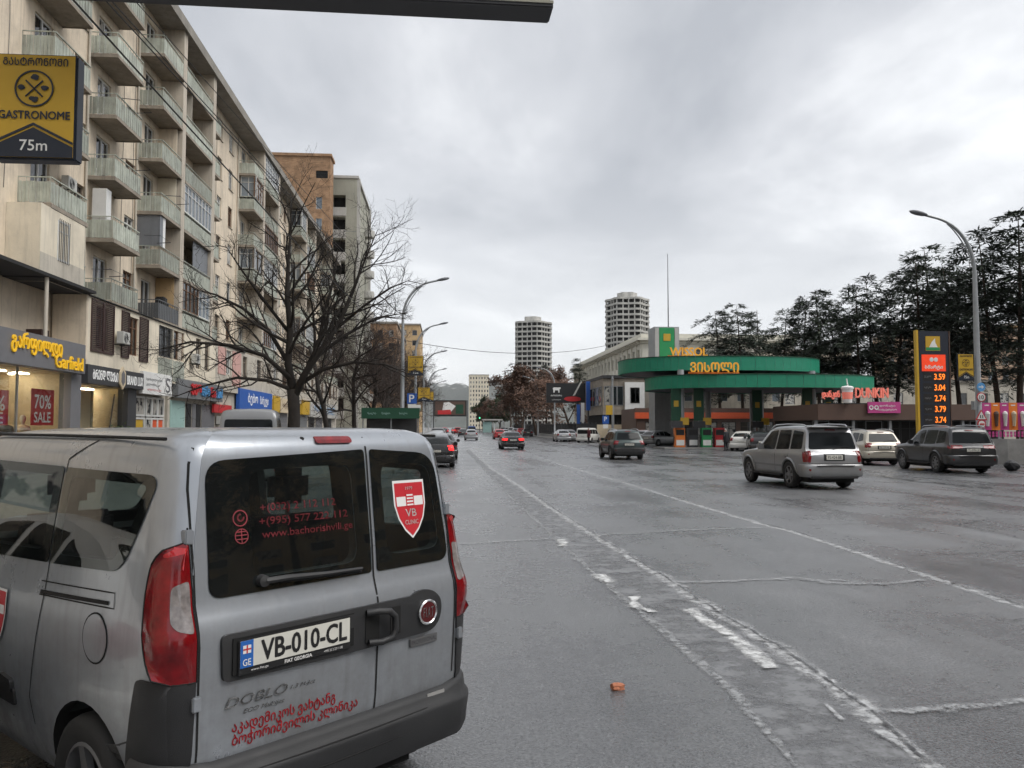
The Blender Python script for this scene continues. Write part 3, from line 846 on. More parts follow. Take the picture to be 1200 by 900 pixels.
for i, h in enumerate(h2): put_window(blockA, (X2, h[0], h[2]), h[1] - h[0], h[3] - h[2], ['wood', 'wood', 'dark', 'glazw', 'old', 'old', 'white', 'old'][i] if i < 8 else rb.choice(['old', 'glazw', 'white']))
sub(MB().box(XF + 0.02, X2 + 0.1, 29.3, 60, 7.265, 7.3), 'felt_edge', 'black_felt', blockA)
panel(52.9, 54.8, 5.3, 7.1, 'plaster_pink', blockA, X2 + 0.003, X2 + 0.03, 'painted_patch')
panel(56.5, 58.9, 4.7, 7.1, 'plaster_pink', blockA, X2 + 0.003, X2 + 0.03, 'painted_patch')
# green panels under the wide windows
for (a, b_) in ((41.85, 44.05), (44.15, 46.05)):
    mb = MB(); slat_row(mb, True, X2 + 0.003, a, b_, 4.3, 5.44, random.Random(3)); sub(mb, 'parapet_panel', 'rail_green', blockA)
# louvred shutters
def shutter(y0, y1, z0, z1, x=X2 + 0.01):
    mb = MB(); mb.box(x, x + 0.05, y0, y0 + 0.06, z0, z1); mb.box(x, x + 0.05, y1 - 0.06, y1, z0, z1)
    mb.box(x, x + 0.05, y0 + 0.06, y1 - 0.06, z0, z0 + 0.06); mb.box(x, x + 0.05, y0 + 0.06, y1 - 0.06, z1 - 0.06, z1)
    n = int((z1 - z0) / 0.085)
    for i in range(n):
        z = z0 + 0.06 + (z1 - z0 - 0.12) * i / n
        mb.add([(x + 0.005, y0 + 0.06, z + 0.05), (x + 0.045, y0 + 0.06, z), (x + 0.045, y1 - 0.06, z), (x + 0.005, y1 - 0.06, z + 0.05)], [(0, 1, 2, 3)])
    sub(mb, 'shutter', 'brown_dark', blockA)
shutter(33.75, 34.95, 5.0, 7.2); shutter(34.97, 36.1, 5.0, 7.2); shutter(36.95, 37.85, 5.0, 7.15); shutter(39.15, 40.3, 5.0, 7.15)
# iron grille over the wide dark window
mb = MB()
for i in range(9): mb.tube([(X2 + 0.04, 41.95 + i*0.25, 5.5), (X2 + 0.04, 41.95 + i*0.25, 7.1)], 0.012, 4)
for i in range(6): mb.tube([(X2 + 0.04, 41.9, 5.55 + i*0.3), (X2 + 0.04, 44.0, 5.55 + i*0.3)], 0.012, 4)
sub(mb, 'grille', 'metal_dark', blockA)
# porch behind the yellow-lettered sign: posts, back wall, roof
mb = MB(); mb.box(XF + 0.02, X2 + 0.35, 24.2, 33.38, 7.3, 7.42); sub(mb, 'porch_roof', 'black_felt', blockA)
sub(MB().tube([(X2 + 0.2, 29.5, 4.66), (X2 + 0.2, 29.5, 7.3)], 0.07, 10), 'porch_post', 'plaster_grey', blockA)
mb = MB(); holed(mb, lambda u, v, d: (XF - 0.1 - d, u, v), 24, 33.38, 4.6, 7.3, [(28.2, 29.3, 4.8, 6.9)], 0.08); sub(mb, 'porch_wall', 'plaster', blockA)
o = put_window(blockA, (XF - 0.02, 28.2, 4.8), 1.1, 2.1, 'dark')
sub(MB().box(XF - 0.09, XF - 0.05, 28.3, 29.2, 5.0, 6.7), 'blue_curtain', 'p_blue', blockA)
sub(MB().box(XF, X2 + 0.05, 33.2, 33.38, 4.6, 7.28), 'porch_side_wall', 'plaster', blockA)
panel(31.3, 31.9, 4.75, 5.6, 'brown_dark', blockA, XF - 0.08, XF + 0.5, 'porch_cupboard')
# porch floor over the shop
sub(MB().box(XF - 0.19, X2 - 0.005, 24, 33.38, 4.3, 4.6), 'porch_floor', 'plaster_grey', blockA)

put_ac((X2 + 0.12, 36.15, 5.55), 'white air conditioner between brown louvred shutters')
put_ac((X2 + 0.12, 46.9, 5.5), 'white air conditioner above the grey shop sign with red and blue letters')
put_ac((XF + 0.12, 33.35, FL[2] + 1.45), 'dark shaded air conditioner just below the large yellow hanging sign')
put_ac((XF + 0.3, 49.0, FL[4] + 0.9), 'air conditioner inside a loggia, four storeys above the grey shop sign')

# ------------------------------------------------------------------ shops at street level
def shop_room(y0, y1, z1, depth, wallmat, xg, name, lights=3):
    s = sub(MB().box(xg - depth, xg - depth + 0.05, y0, y1, 0.13, z1).box(xg - depth, xg - 0.3, y0, y0 + 0.08, 0.13, z1).box(xg - depth, xg - 0.3, y1 - 0.08, y1, 0.13, z1)
            .box(xg - depth, xg - 0.05, y0, y1, z1, z1 + 0.08).box(xg - depth, xg - 0.05, y0, y1, 0.1, 0.14), name, wallmat, blockA)
    for i in range(lights):
        yy = y0 + (y1 - y0) * (i + 0.5) / lights
        sub(MB().box(xg - 1.6, xg - 1.3, yy - .35, yy + .35, z1 - 0.05, z1 - 0.01), 'added_ceiling_glow', 'e_warm', s)  # added glowing panel that brightens the room beyond what the small spots give
        sub(MB().cyl((xg - 2.0, yy + .4), 0.11, z1 - 0.06, z1 - 0.01, 10), 'ceiling_spot', 'e_warm', s)
    return s
XG = -15.0
shopA = shop_room(24.2, 32.6, 3.95, 3.2, 'p_cream', XG, 'shop_interior', 5)
sub(MB().box(XG, XG + 0.02, 24.2, 28.55, 0.5, 3.95), 'display_pane', 'glass_clear', blockA)
sub(MB().box(XG, XG + 0.02, 28.6, 32.1, 0.5, 3.95), 'display_pane', 'glass_clear', blockA)
sub(MB().box(XG - 0.1, XG + 0.1, 24.2, 32.2, 0.13, 0.5), 'stall_riser', 'p_grey_sign', blockA)
sub(MB().box(XG - 0.03, XG + 0.05, 28.55, 28.6, 0.5, 3.95), 'mullion', 'metal_grey', blockA)
sub(MB().box(XG - 0.2, XG + 0.25, 32.2, 33.1, 0.13, 3.95), 'shop_pier', 'p_grey_sign', blockA)
shopB = shop_room(33.2, 38.4, 3.6, 2.6, 'p_cream', XG, 'shop_interior', 4)
sub(MB().box(XG, XG + 0.02, 34.6, 38.0, 0.3, 3.6), 'display_pane', 'glass_clear', blockA)
mb = MB(); n = 26
for i in range(n):                                            # pleated curtain behind the window
    y = 34.9 + 2.9 * i / n; mb.quad((XG - 1.2 + 0.05*(i % 2), y, 0.3), (XG - 1.2 + 0.05*((i+1) % 2), y + 2.9/n, 0.3), (XG - 1.2 + 0.05*((i+1) % 2), y + 2.9/n, 3.5), (XG - 1.2 + 0.05*(i % 2), y, 3.5))
sub(mb, 'shop_curtain', 'p_cream', blockA)
sub(MB().box(XG - 0.2, XG + 0.25, 38.05, 39.1, 0.13, 4.2), 'shop_pier', 'p_anthracite', blockA)
# glazed doors of the third shop
mb = MB()
ys = [39.3, 40.75, 40.9, 41.75, 42.6, 43.5]
for i, y in enumerate(ys[:-1]):
    if i == 1: continue
    y1 = ys[i+1]
    for z0, z1 in ((0.15, 2.3), (2.36, 3.35)):
        mb.box(XG, XG + 0.08, y, y + 0.09, z0, z1); mb.box(XG, XG + 0.08, y1 - 0.09, y1, z0, z1); mb.box(XG, XG + 0.08, y + 0.09, y1 - 0.09, z0, z0 + 0.09); mb.box(XG, XG + 0.08, y + 0.09, y1 - 0.09, z1 - 0.09, z1)
dr = sub(mb, 'glazed_door', 'white_frame', blockA)
sub(MB().box(XG + 0.02, XG + 0.03, 39.3, 43.5, 0.2, 3.3), 'pane', 'glass_house', dr)
panel(39.45, 40.6, 0.3, 2.2, 'p_yellow', dr, XG + 0.034, XG + 0.04, 'poster'); panel(41.9, 43.4, 0.3, 2.2, 'p_orange_band', dr, XG + 0.034, XG + 0.04, 'poster')
sub(MB().box(XG - 0.4, XG - 0.1, 39.1, 44.2, 0.13, 4.2), 'shop_wall', 'plaster_grey', blockA)
# fourth shop: teal panels, dark door, white door
sub(MB().box(XG - 0.4, XG + 0.02, 44.25, 113, 0.13, 4.2), 'shop_wall', 'plaster_grey', blockA)
panel(44.6, 47.1, 0.2, 3.3, 'p_teal', blockA, XG + 0.025, XG + 0.06, 'shop_panel')
panel(47.3, 48.3, 0.2, 3.2, 'p_black', blockA, XG + 0.025, XG + 0.06, 'shop_door')
panel(48.5, 49.2, 0.2, 3.2, 'p_grey_sign', blockA, XG + 0.025, XG + 0.06, 'shop_door')
panel(49.3, 50.2, 0.2, 3.2, 'p_black', blockA, XG + 0.025, XG + 0.06, 'shop_door')
panel(50.4, 53.2, 0.2, 3.2, 'p_grey_sign', blockA, XG + 0.025, XG + 0.06, 'shop_door')
for y0, w, mm in ((55, 2.6, 'p_grey_sign'), (58.4, 4.2, 'metal_grey'), (64, 5, 'metal_grey'), (70.4, 3, 'p_black'), (74.5, 3.4, 'p_grey_sign'), (79, 4, 'p_black'), (84, 5, 'metal_grey'), (90, 4, 'p_black'), (95, 5, 'p_grey_sign'), (102, 6, 'p_black')):
    mb = MB()
    n = 9
    for i in range(n): mb.box(XG + 0.025, XG + 0.055 + 0.01*(i % 2), y0, y0 + w, 0.2 + 2.9*i/n, 0.2 + 2.9*(i+0.96)/n)
    sub(mb, 'roller_shutter', mm, blockA)
put_ac((XG + 0.1, 53.4, 2.0), 'white air conditioner low on the wall beside a dark red sign')

# shop signs (each its own thing)
def board(name, label, y0, y1, z0, z1, x, th, material, lines=(), group='signs over the shops', edge=None):
    t = thing(name, label, 'sign', (x, (y0 + y1) / 2, z0), 0, group)
    mb = MB(); mb.box(x - th, x, y0, y1, z0, z1); mb.build('board', material, t, bevel=0.01)
    if edge:
        mb = MB(); mb.box(x + 0.002, x + 0.03, y0, y1, z0, z0 + 0.05); mb.box(x + 0.002, x + 0.03, y0, y1, z1 - 0.05, z1); mb.build('trim', edge, t)
    for (s, yc, zc, w, h, mm, kw) in lines:
        letters('lettering', s, mm, t, (x + 0.012, yc, zc), (0, 1, 0), (0, 0, 1), w, h, **kw)
    return t
def mtav(s): return ''.join(chr(ord(c) - 0x10D0 + 0x1C90) if 0x10D0 <= ord(c) <= 0x10FA else c for c in s)
board('shop_sign', 'dark grey shop sign with raised yellow letters', 24.6, 32.65, 3.95, 5.12, -14.42, 0.5, 'p_grey_sign',
      [('გარფილდი', 28.75, 4.72, 3.6, 0.72, 'e_yellow', dict(bold=0.012, extrude=0.05)), ('Garfield', 31.2, 4.3, 2.3, 0.5, 'e_yellow', dict(bold=0.012, extrude=0.05))])
board('shop_sign', 'black shop sign with white letters and a pale hexagon emblem', 33.1, 39.3, 3.62, 4.4, -14.5, 0.4, 'p_anthracite',
      [(mtav('ბრენდ ლუქსი'), 34.85, 4.02, 2.6, 0.42, 'e_white', dict(extrude=0.015)), ('BRAND LUX', 38.18, 3.98, 1.95, 0.42, 'e_white', dict(extrude=0.015))])
hx = thing('emblem', 'pale hexagonal emblem between the two white words on the black shop sign', 'emblem', (-14.47, 36.5, 3.62))
hexp = [(-14.46, 36.5 + 0.36*math.sin(i*math.pi/3), 4.02 + 0.52*math.cos(i*math.pi/3)) for i in range(6)]
MB().prism(hexp, (0.06, 0, 0)).build('plate', 'p_cream', hx)
hexp = [(-14.395, 36.5 + 0.22*math.sin(i*math.pi/3), 4.02 + 0.34*math.cos(i*math.pi/3)) for i in range(6)]
MB().prism(hexp, (0.01, 0, 0)).build('inner_plate', 'p_grey_sign', hx)
board('shop_sign', 'white shop sign with small lines of blue print', 39.35, 43.6, 3.45, 4.55, -14.55, 0.2, 'p_white',
      [('სტომატოლოგიური', 40.9, 4.18, 2.3, 0.16, 'p_navy', {}), ('კლინიკა', 40.7, 3.93, 1.9, 0.14, 'p_navy', {}), ('აფთიაქი', 40.9, 3.68, 2.0, 0.13, 'p_red', {}), ('S', 42.9, 4.0, 0.7, 0.75, 'p_grey_sign', {})])
board('shop_sign', 'grey shop sign with red and blue raised letters', 44.6, 53.6, 3.45, 4.5, -14.55, 0.3, 'metal_grey',
      [('ჯეო', 47.7, 4.0, 1.9, 0.62, 'p_red', dict(bold=0.03, extrude=0.08)), ('ლენდ', 49.6, 3.98, 1.7, 0.62, 'p_light_blue', dict(bold=0.03, extrude=0.08)), ('Geo', 51.2, 3.98, 1.1, 0.6, 'p_red', dict(bold=0.03, extrude=0.08)), ('Land', 52.6, 3.98, 1.2, 0.6, 'p_light_blue', dict(bold=0.03, extrude=0.08))])
board('shop_sign', 'small dark red shop sign beside a low white air conditioner', 52.2, 56.5, 2.75, 3.3, -14.7, 0.15, 'p_red')
board('shop_sign', 'dark blue shop sign with white handwriting', 58.2, 69.2, 3.1, 4.6, -14.6, 0.25, 'p_blue',
      [('ბებო', 62.3, 3.9, 3.2, 0.9, 'e_white', dict(bold=0.012)), ('მარკეტი', 66.2, 3.85, 3.0, 0.8, 'e_white', dict(bold=0.012))])
board('shop_sign', 'plain yellow shop sign right of the dark blue one', 70, 72.6, 3.1, 4.5, -14.6, 0.25, 'p_yellow')
board('shop_sign', 'narrow beige shop sign right of the plain yellow one', 72.9, 77.8, 3.1, 4.4, -14.6, 0.25, 'p_cream', [('ოპტიკა', 75.2, 3.75, 3.2, 0.6, 'p_brown_fascia', {})])
board('shop_sign', 'yellow and beige sign just right of the big bare trunk', 84, 88.5, 3.1, 4.6, -14.6, 0.25, 'p_yellow')
board('shop_sign', 'long pale grey shop sign with faint blue letters behind the trees', 89.2, 111.5, 2.9, 4.7, -14.6, 0.25, 'concrete_pale',
      [('მაღაზია', 95, 3.9, 7, 0.9, 'p_light_blue', {}), ('MARKET', 105, 3.8, 7, 0.9, 'p_light_blue', {})])
# sale posters, mannequins, plants in the windows
def poster(y0, y1, z0, z1, x, label, lines):
    t = thing('sale_poster', label, 'poster', (x, (y0+y1)/2, z0))
    MB().box(x - 0.01, x, y0, y1, z0, z1).build('sheet', 'p_red', t)
    for (s, yc, zc, w, h) in lines: letters('lettering', s, 'p_white', t, (x + 0.003, yc, zc), (0, 1, 0), (0, 0, 1), w, h, bold=0.02)
poster(29.75, 31.5, 1.9, 3.25, XG - 0.06, 'red 70 percent sale poster beside the dark grey pier', [('70%', 30.62, 2.78, 1.25, 0.5), ('SALE', 30.62, 2.2, 1.25, 0.38)])
poster(26.0, 28.2, 1.9, 3.1, XG - 0.06, 'red sale poster cut off by the left edge of the picture', [('70%', 27.2, 2.65, 1.5, 0.5), ('SALE', 27.1, 2.15, 1.5, 0.38)])
for (y, mm, lb) in ((28.0, 'p_black', 'leftmost mannequin in dark green coat in the shop window'), (29.3, 'p_black', 'mannequin in black coat below the red sale poster'), (30.5, 'p_cream', 'mannequin in beige top, rightmost in the sale window')):
    t = thing('mannequin', lb, 'mannequin', (XG - 0.7, y, 0.5), 0, 'mannequins in the sale window')
    MB().lathe([(0.0, 0.05), (0.22, 0.06), (0.25, 0.5), (0.2, 0.9), (0.27, 1.2), (0.24, 1.36), (0.07, 1.43)], 14, (XG - 0.7, y, 0.5)).build('torso', mm, t, smooth=60)
    MB().lathe([(0.06, 1.4), (0.06, 1.5), (0.1, 1.58), (0.11, 1.68), (0.07, 1.77), (0.0, 1.79)], 12, (XG - 0.7, y, 0.5)).build('head', 'p_white', t, smooth=60)
def leafy(name, label, cat, c, rx, ry, rz_, n, leafmat, size, stems=4, group=None):
    t = thing(name, label, cat, c, 0, group)
    rg = random.Random(hash(label) % 1000 if False else len(label) * 7)
    mb = MB()
    for _ in range(n):
        u = Vector((rg.gauss(0, 1), rg.gauss(0, 1), rg.gauss(0, 1))).normalized() * rg.uniform(0.3, 1) ** 0.5
        p = Vector((u.x*rx, u.y*ry, rz_ + u.z*rz_)); d = Vector((rg.gauss(0,1), rg.gauss(0,1), rg.gauss(0,0.6))).normalized(); e = d.orthogonal().normalized()
        s = size * rg.uniform(0.6, 1.3)
        mb.add([tuple(p), tuple(p + d*s*.5 + e*s*.22), tuple(p + d*s), tuple(p + d*s*.5 - e*s*.22)], [(0,1,2,3)])
    mb.build('leaves', leafmat, t, local=True, recalc=False)
    mb = MB()
    for _ in range(stems): mb.tube([(rg.uniform(-.05,.05), rg.uniform(-.05,.05), 0), (rg.uniform(-.5,.5)*rx, rg.uniform(-.5,.5)*ry, rz_*1.2)], 0.015, 4)
    mb.build('stems', 'bark', t, local=True)
    return t
leafy('potted_plant', 'bushy green plant at the foot of the sale window', 'plant', (-14.5, 31.3, 0.5), 0.5, 0.9, 0.62, 260, 'leaves_green', 0.22)
leafy('potted_plant', 'green plant below the black shop sign', 'plant', (-14.5, 36.6, 0.3), 0.5, 0.9, 0.85, 260, 'leaves_green', 0.25)
# striped pole leaning in the window display
MB().tube([(-14.6, 35.2, 0.3), (-14.8, 36.6, 3.3)], 0.03, 6).build('leaning_pole', 'p_black', blockA)

# the whole frontage sits 1.45 m further along the street
for o_ in list(COL.objects):
    if o_.name not in BEFORE and o_.parent is None: o_.location.y += 1.45
# ------------------------------------------------------------------ brick tower and grey tower behind it
def brickmat():
    m, nt, b, out = nodes_of('brick')
    N = nt.nodes.new; L = nt.links.new
    geo = N('ShaderNodeNewGeometry'); mp = N('ShaderNodeMapping'); mp.inputs['Rotation'].default_value = (R(90), 0, 0)
    L(geo.outputs['Position'], mp.inputs[0])
    bt = N('ShaderNodeTexBrick'); bt.inputs['Scale'].default_value = 1.0; bt.inputs['Brick Width'].default_value = 0.5; bt.inputs['Row Height'].default_value = 0.16; bt.inputs['Mortar Size'].default_value = 0.012
    bt.inputs['Color1'].default_value = (0.36, 0.215, 0.12, 1); bt.inputs['Color2'].default_value = (0.27, 0.155, 0.085, 1); bt.inputs['Mortar'].default_value = (0.3, 0.22, 0.15, 1)
    L(mp.outputs[0], bt.inputs[0])
    n = N('ShaderNodeTexNoise'); n.inputs['Scale'].default_value = 1.1; n.inputs['Detail'].default_value = 6; L(geo.outputs['Position'], n.inputs[0])
    mr = N('ShaderNodeMapRange'); mr.inputs['From Min'].default_value = 0.3; mr.inputs['From Max'].default_value = 0.7; mr.inputs['To Min'].default_value = 0.7; mr.inputs['To Max'].default_value = 1.25
    L(n.outputs['Fac'], mr.inputs[0])
    v = N('ShaderNodeVectorMath'); v.operation = 'SCALE'; L(bt.outputs['Color'], v.inputs[0]); L(mr.outputs[0], v.inputs['Scale'])
    L(v.outputs[0], b.inputs['Base Color']); b.inputs['Roughness'].default_value = 0.9
brickmat()
YB = 116.2
tw = thing('brick_tower', 'tall tan brick tower block with few small windows behind the cream block', 'building', (-24, YB, 0))
PB = lambda u, v, d: (u, YB + d, v)
bh = []
for i in range(10): bh.append((-18.35, -17.5, 32.6 - 3.05*i, 34.3 - 3.05*i))
bh[:] = [h for h in bh if h[2] > 4]
vent = (-18.4, -16.75, 37.0, 38.1)
mb = MB(); holed(mb, PB, -40, -16.4, 0, 40.1, bh + [vent], 0.25); mb.box(-40, -16.42, YB + 0.3, YB + 3.2, 0, 40.08); mb.quad((-16.4, YB, 0), (-16.4, YB + 3.2, 0), (-16.4, YB + 3.2, 40.1), (-16.4, YB, 40.1)); mb.quad((-40, YB, 40.1), (-16.4, YB, 40.1), (-16.4, YB + 3.2, 40.1), (-40, YB + 3.2, 40.1))
mb.build('wall', 'brick', tw)
for h in bh: put_window(tw, (h[0], YB, h[2]), h[1]-h[0], h[3]-h[2], 'fine', R(-90))
vo = MB(); vo.box(vent[0], vent[1], YB + 0.2, YB + 0.24, vent[2], vent[3]); vo.build('vent', 'p_black', tw)
for i in range(5): MB().box(vent[0], vent[1], YB + 0.02, YB + 0.18, vent[2] + 0.22*i, vent[2] + 0.22*i + 0.03).build('louvre', 'metal_dark', tw)
MB().box(-40.2, -16.2, YB - 0.2, YB + 3.4, 40.11, 40.5).build('parapet', 'brick', tw)

YC = 120.6
gt = thing('concrete_tower', 'tall grey green concrete tower with stacked open balconies, next to the brick tower', 'building', (-18, YC, 0))
gh = []
for i in range(12):
    z1 = 35.9 - 3.32*i
    if z1 - 1.9 > 2: gh.append((-16.3, -14.4, z1 - 1.95, z1))
mb = MB(); holed(mb, lambda u, v, d: (u, YC + d, v), -24, -12.75, 0, 38.4, gh, 1.6)
mb.quad((-12.75, YC, 0), (-12.75, YC + 18, 0), (-12.75, YC + 18, 38.4), (-12.75, YC, 38.4))
mb.quad((-24, YC, 38.4), (-12.75, YC, 38.4), (-12.75, YC + 18, 38.4), (-24, YC + 18, 38.4))
mb.build('wall', 'concrete', gt)
for h in gh:
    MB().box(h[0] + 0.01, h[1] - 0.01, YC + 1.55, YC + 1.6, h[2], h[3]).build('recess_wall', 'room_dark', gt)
    MB().box(h[0] - 0.1, h[1] + 0.1, YC - 0.12, YC - 0.003, h[2] - 1.15, h[2] + 0.1).build('balcony_parapet', 'concrete_pale', gt)
MB().box(-24.2, -12.5, YC - 0.15, YC + 18.1, 38.41, 38.8).build('parapet', 'concrete_pale', gt)
MB().box(-12.748, -12.3, YC + 0.01, YC + 0.35, 0, 38.39).build('corner_fin', 'concrete_pale', gt)
MB().box(-12.748, -12.3, YC + 17.5, YC + 17.95, 0, 38.39).build('corner_fin', 'concrete_pale', gt)
for z in (9, 18, 30.5): MB().box(-14.3, -12.8, YC - 0.02, YC - 0.004, z, z + 0.06).build('joint_strip', 'tin_grey', gt)
for i in range(9):
    z = 6 + 3.32*i
    c = MB(); c.lathe([(0.1, 0), (1.1, 0.0), (1.15, 0.15), (1.15, 1.1), (1.05, 1.1), (1.05, 0.2), (0.1, 0.2)], 18, (-12.4, YC + 13, z)); c.build('round_balcony', 'concrete_pale', gt, smooth=40)

gt.location.x -= 0.35
# further blocks along the left side, half hidden by the trees
def plain_block(name, label, x0, x1, y0, y1, h, wallmat, nx, ny, nz, side=None, wst='plain', cat='building', group=None, wz=1.5, front=True, z0=1.0):
    """box building; windows on its camera-facing end (-y) and on one long side"""
    t = thing(name, label, cat, ((x0+x1)/2, y0, 0), 0, group)
    fh = []; 
    dz = (h - z0 - 0.8) / nz
    if front:
        for i in range(nx):
            for k in range(nz):
                u = x0 + (x1 - x0) * (i + 0.28) / nx; w = (x1 - x0) / nx * 0.45
                fh.append((u, u + w, z0 + dz*(k+0.25), z0 + dz*(k+0.25) + dz*0.52))
    mb = MB(); holed(mb, lambda u, v, d: (u, y0 + d, v), x0, x1, 0, h, fh, 0.25)
    sh = []
    xs = x1 if side == '+x' else x0
    sg = -1 if side == '+x' else 1
    if side:
        for i in range(ny):
            for k in range(nz):
                u = y0 + (y1 - y0) * (i + 0.28) / ny; w = (y1 - y0) / ny * 0.45
                sh.append((u, u + w, z0 + dz*(k+0.25), z0 + dz*(k+0.25) + dz*0.52))
        holed(mb, lambda u, v, d: (xs + sg*d, u, v), y0, y1, 0, h, sh, 0.25)
    mb.box(x0 + 0.3, x1 - 0.3, y0 + 0.3, y1 - 0.05, 0, h - 0.02)
    if side != '+x': mb.quad((x1, y0, 0), (x1, y1, 0), (x1, y1, h), (x1, y0, h))
    if side != '-x': mb.quad((x0, y0, 0), (x0, y1, 0), (x0, y1, h), (x0, y0, h))
    mb.build('wall', wallmat, t)
    MB().box(x0 - 0.25, x1 + 0.25, y0 - 0.25, y1, h, h + 0.45).build('roof', 'roof_edge', t)
    for hh in fh: put_window(t, (hh[0], y0, hh[2]), hh[1]-hh[0], hh[3]-hh[2], wst, R(-90))
    for hh in sh: put_window(t, (xs, hh[0], hh[2]) if side == '+x' else (xs, hh[1], hh[2]), hh[1]-hh[0], hh[3]-hh[2], wst, 0 if side == '+x' else R(180))
    return t
plain_block('apartment_block', 'dark reddish apartment block behind the row of bare trees on the left', -28, -11, 185, 225, 25, 'brick', 7, 12, 8, '+x')
plain_block('apartment_block', 'tall brown block showing above the far bare trees, left of the lamp posts', -26, -7.5, 240, 270, 31.5, 'plaster_ochre', 6, 8, 10, '+x')
plain_block('glass_office', 'pale blue grey office with sloped top behind yellow banners far down the road', -30, -8.5, 330, 370, 21, 'glass_sky', 8, 8, 6, '+x')

# the street goes on beside and behind the camera: blocks and trees that the van's glass and paint mirror
plain_block('apartment_block', 'cream apartment block beside the viewer on the left, outside the picture', -28, -16, -70, 24.8, 24, 'plaster', 4, 24, 8, '+x')
plain_block('apartment_block', 'brown apartment block across the road beside the viewer, outside the picture', 44, 60, -60, 24, 21, 'plaster_ochre', 5, 20, 7, '-x')
plain_block('apartment_block', 'grey apartment block down the road behind the viewer, outside the picture', -14, 30, -140, -120, 26, 'plaster_grey', 14, 4, 8, None)

# ------------------------------------------------------------------ trees
def grow(rg, p, d, length, rad, lvl, maxl, out, up=0.12, wig=0.16, kids=(7, 6, 6, 5), shrink=0.62, first=0.25, rmin=0.008):
    n = max(3, int(5 - lvl * 0.5)) + (2 if lvl == 0 else 0)
    pts = [p.copy()]; rs = [rad]; dirs = []
    for i in range(n):
        d = (d + Vector((rg.gauss(0, wig), rg.gauss(0, wig), rg.gauss(0, wig) + up * (0.5 if lvl else 0.2)))).normalized()
        p = p + d * (length / n)
        pts.append(p.copy()); rs.append(max(rmin * 0.6, rad * (1 - (0.62 if lvl else 0.5) * (i + 1) / n))); dirs.append(d.copy())
    out.append((lvl, pts, rs))
    if lvl >= maxl: return
    k = kids[min(lvl, len(kids) - 1)]
    k = max(2, int(k + rg.uniform(-1, 1.5)))
    for j in range(k):
        t = first + (1 - first) * (j + rg.uniform(0.2, 0.9)) / k
        f = t * n; i = min(n - 1, int(f)); q = pts[i].lerp(pts[i+1], f - i); dd = dirs[i]
        ax = dd.orthogonal().normalized(); ax.rotate(Matrix.Rotation(rg.uniform(0, 2*math.pi), 3, dd))
        ang = R(rg.uniform(32, 68) if lvl else rg.uniform(35, 62))
        nd = (dd * math.cos(ang) + ax * math.sin(ang)).normalized()
        if lvl >= 1: nd = (nd + Vector((0, 0, rg.uniform(-0.1, 0.25)))).normalized()
        grow(rg, q, nd, length * shrink * rg.uniform(0.7, 1.2) * (1.1 - 0.45*t), max(rmin, rs[i] * rg.uniform(0.45, 0.65)), lvl + 1, maxl, out, up, wig, kids, shrink, 0.2, rmin)
def skeleton_mesh(segs, lv, name, material):
    mb = MB()
    for (l, pts, rs) in segs:
        if l in lv: mb.tube(pts, rs, (10, 7, 5, 3, 3, 3)[min(l, 5)], caps=(l < 2))
    return mb.mesh(name, material, smooth=180, recalc=False)
def bare_variant(seed, h, maxl=4, limbs=None, kids=(9, 7, 6, 5), rad=0.27, wig=0.14, twig='bark'):
    rg = random.Random(seed); segs = []
    if limbs is None:
        grow(rg, Vector((0, 0, -0.1)), Vector((0.02, 0, 1)), h * 0.62, rad, 0, maxl, segs, 0.14, wig, kids, 0.6, 0.3)
    else:
        segs.append((0, [Vector(p) for p in limbs[0][0]], limbs[0][1]))
        for pts, rs, ln in limbs[1:]:
            pts = [Vector(p) for p in pts]; segs.append((1, pts, rs))
            tot = len(pts) - 1
            for j in range(ln):
                t = 0.18 + 0.82 * (j + rg.uniform(0.1, 0.9)) / ln; f = t * tot; i = min(tot - 1, int(f)); q = pts[i].lerp(pts[i+1], f - i); dd = (pts[i+1] - pts[i]).normalized()
                ax = dd.orthogonal().normalized(); ax.rotate(Matrix.Rotation(rg.uniform(0, 2*math.pi), 3, dd)); ang = R(rg.uniform(30, 62))
                nd = (dd*math.cos(ang) + ax*math.sin(ang)).normalized()
                grow(rg, q, nd, (pts[-1] - pts[0]).length * rg.uniform(0.28, 0.46) * (1.15 - 0.55*t), max(0.016, rs[i]*0.5), 2, maxl, segs, 0.1, 0.17, kids, 0.62, 0.2, 0.007)
    return skeleton_mesh(segs, (0, 1), 'trunk', 'bark'), skeleton_mesh(segs, (2, 3, 4, 5), 'crown', twig)
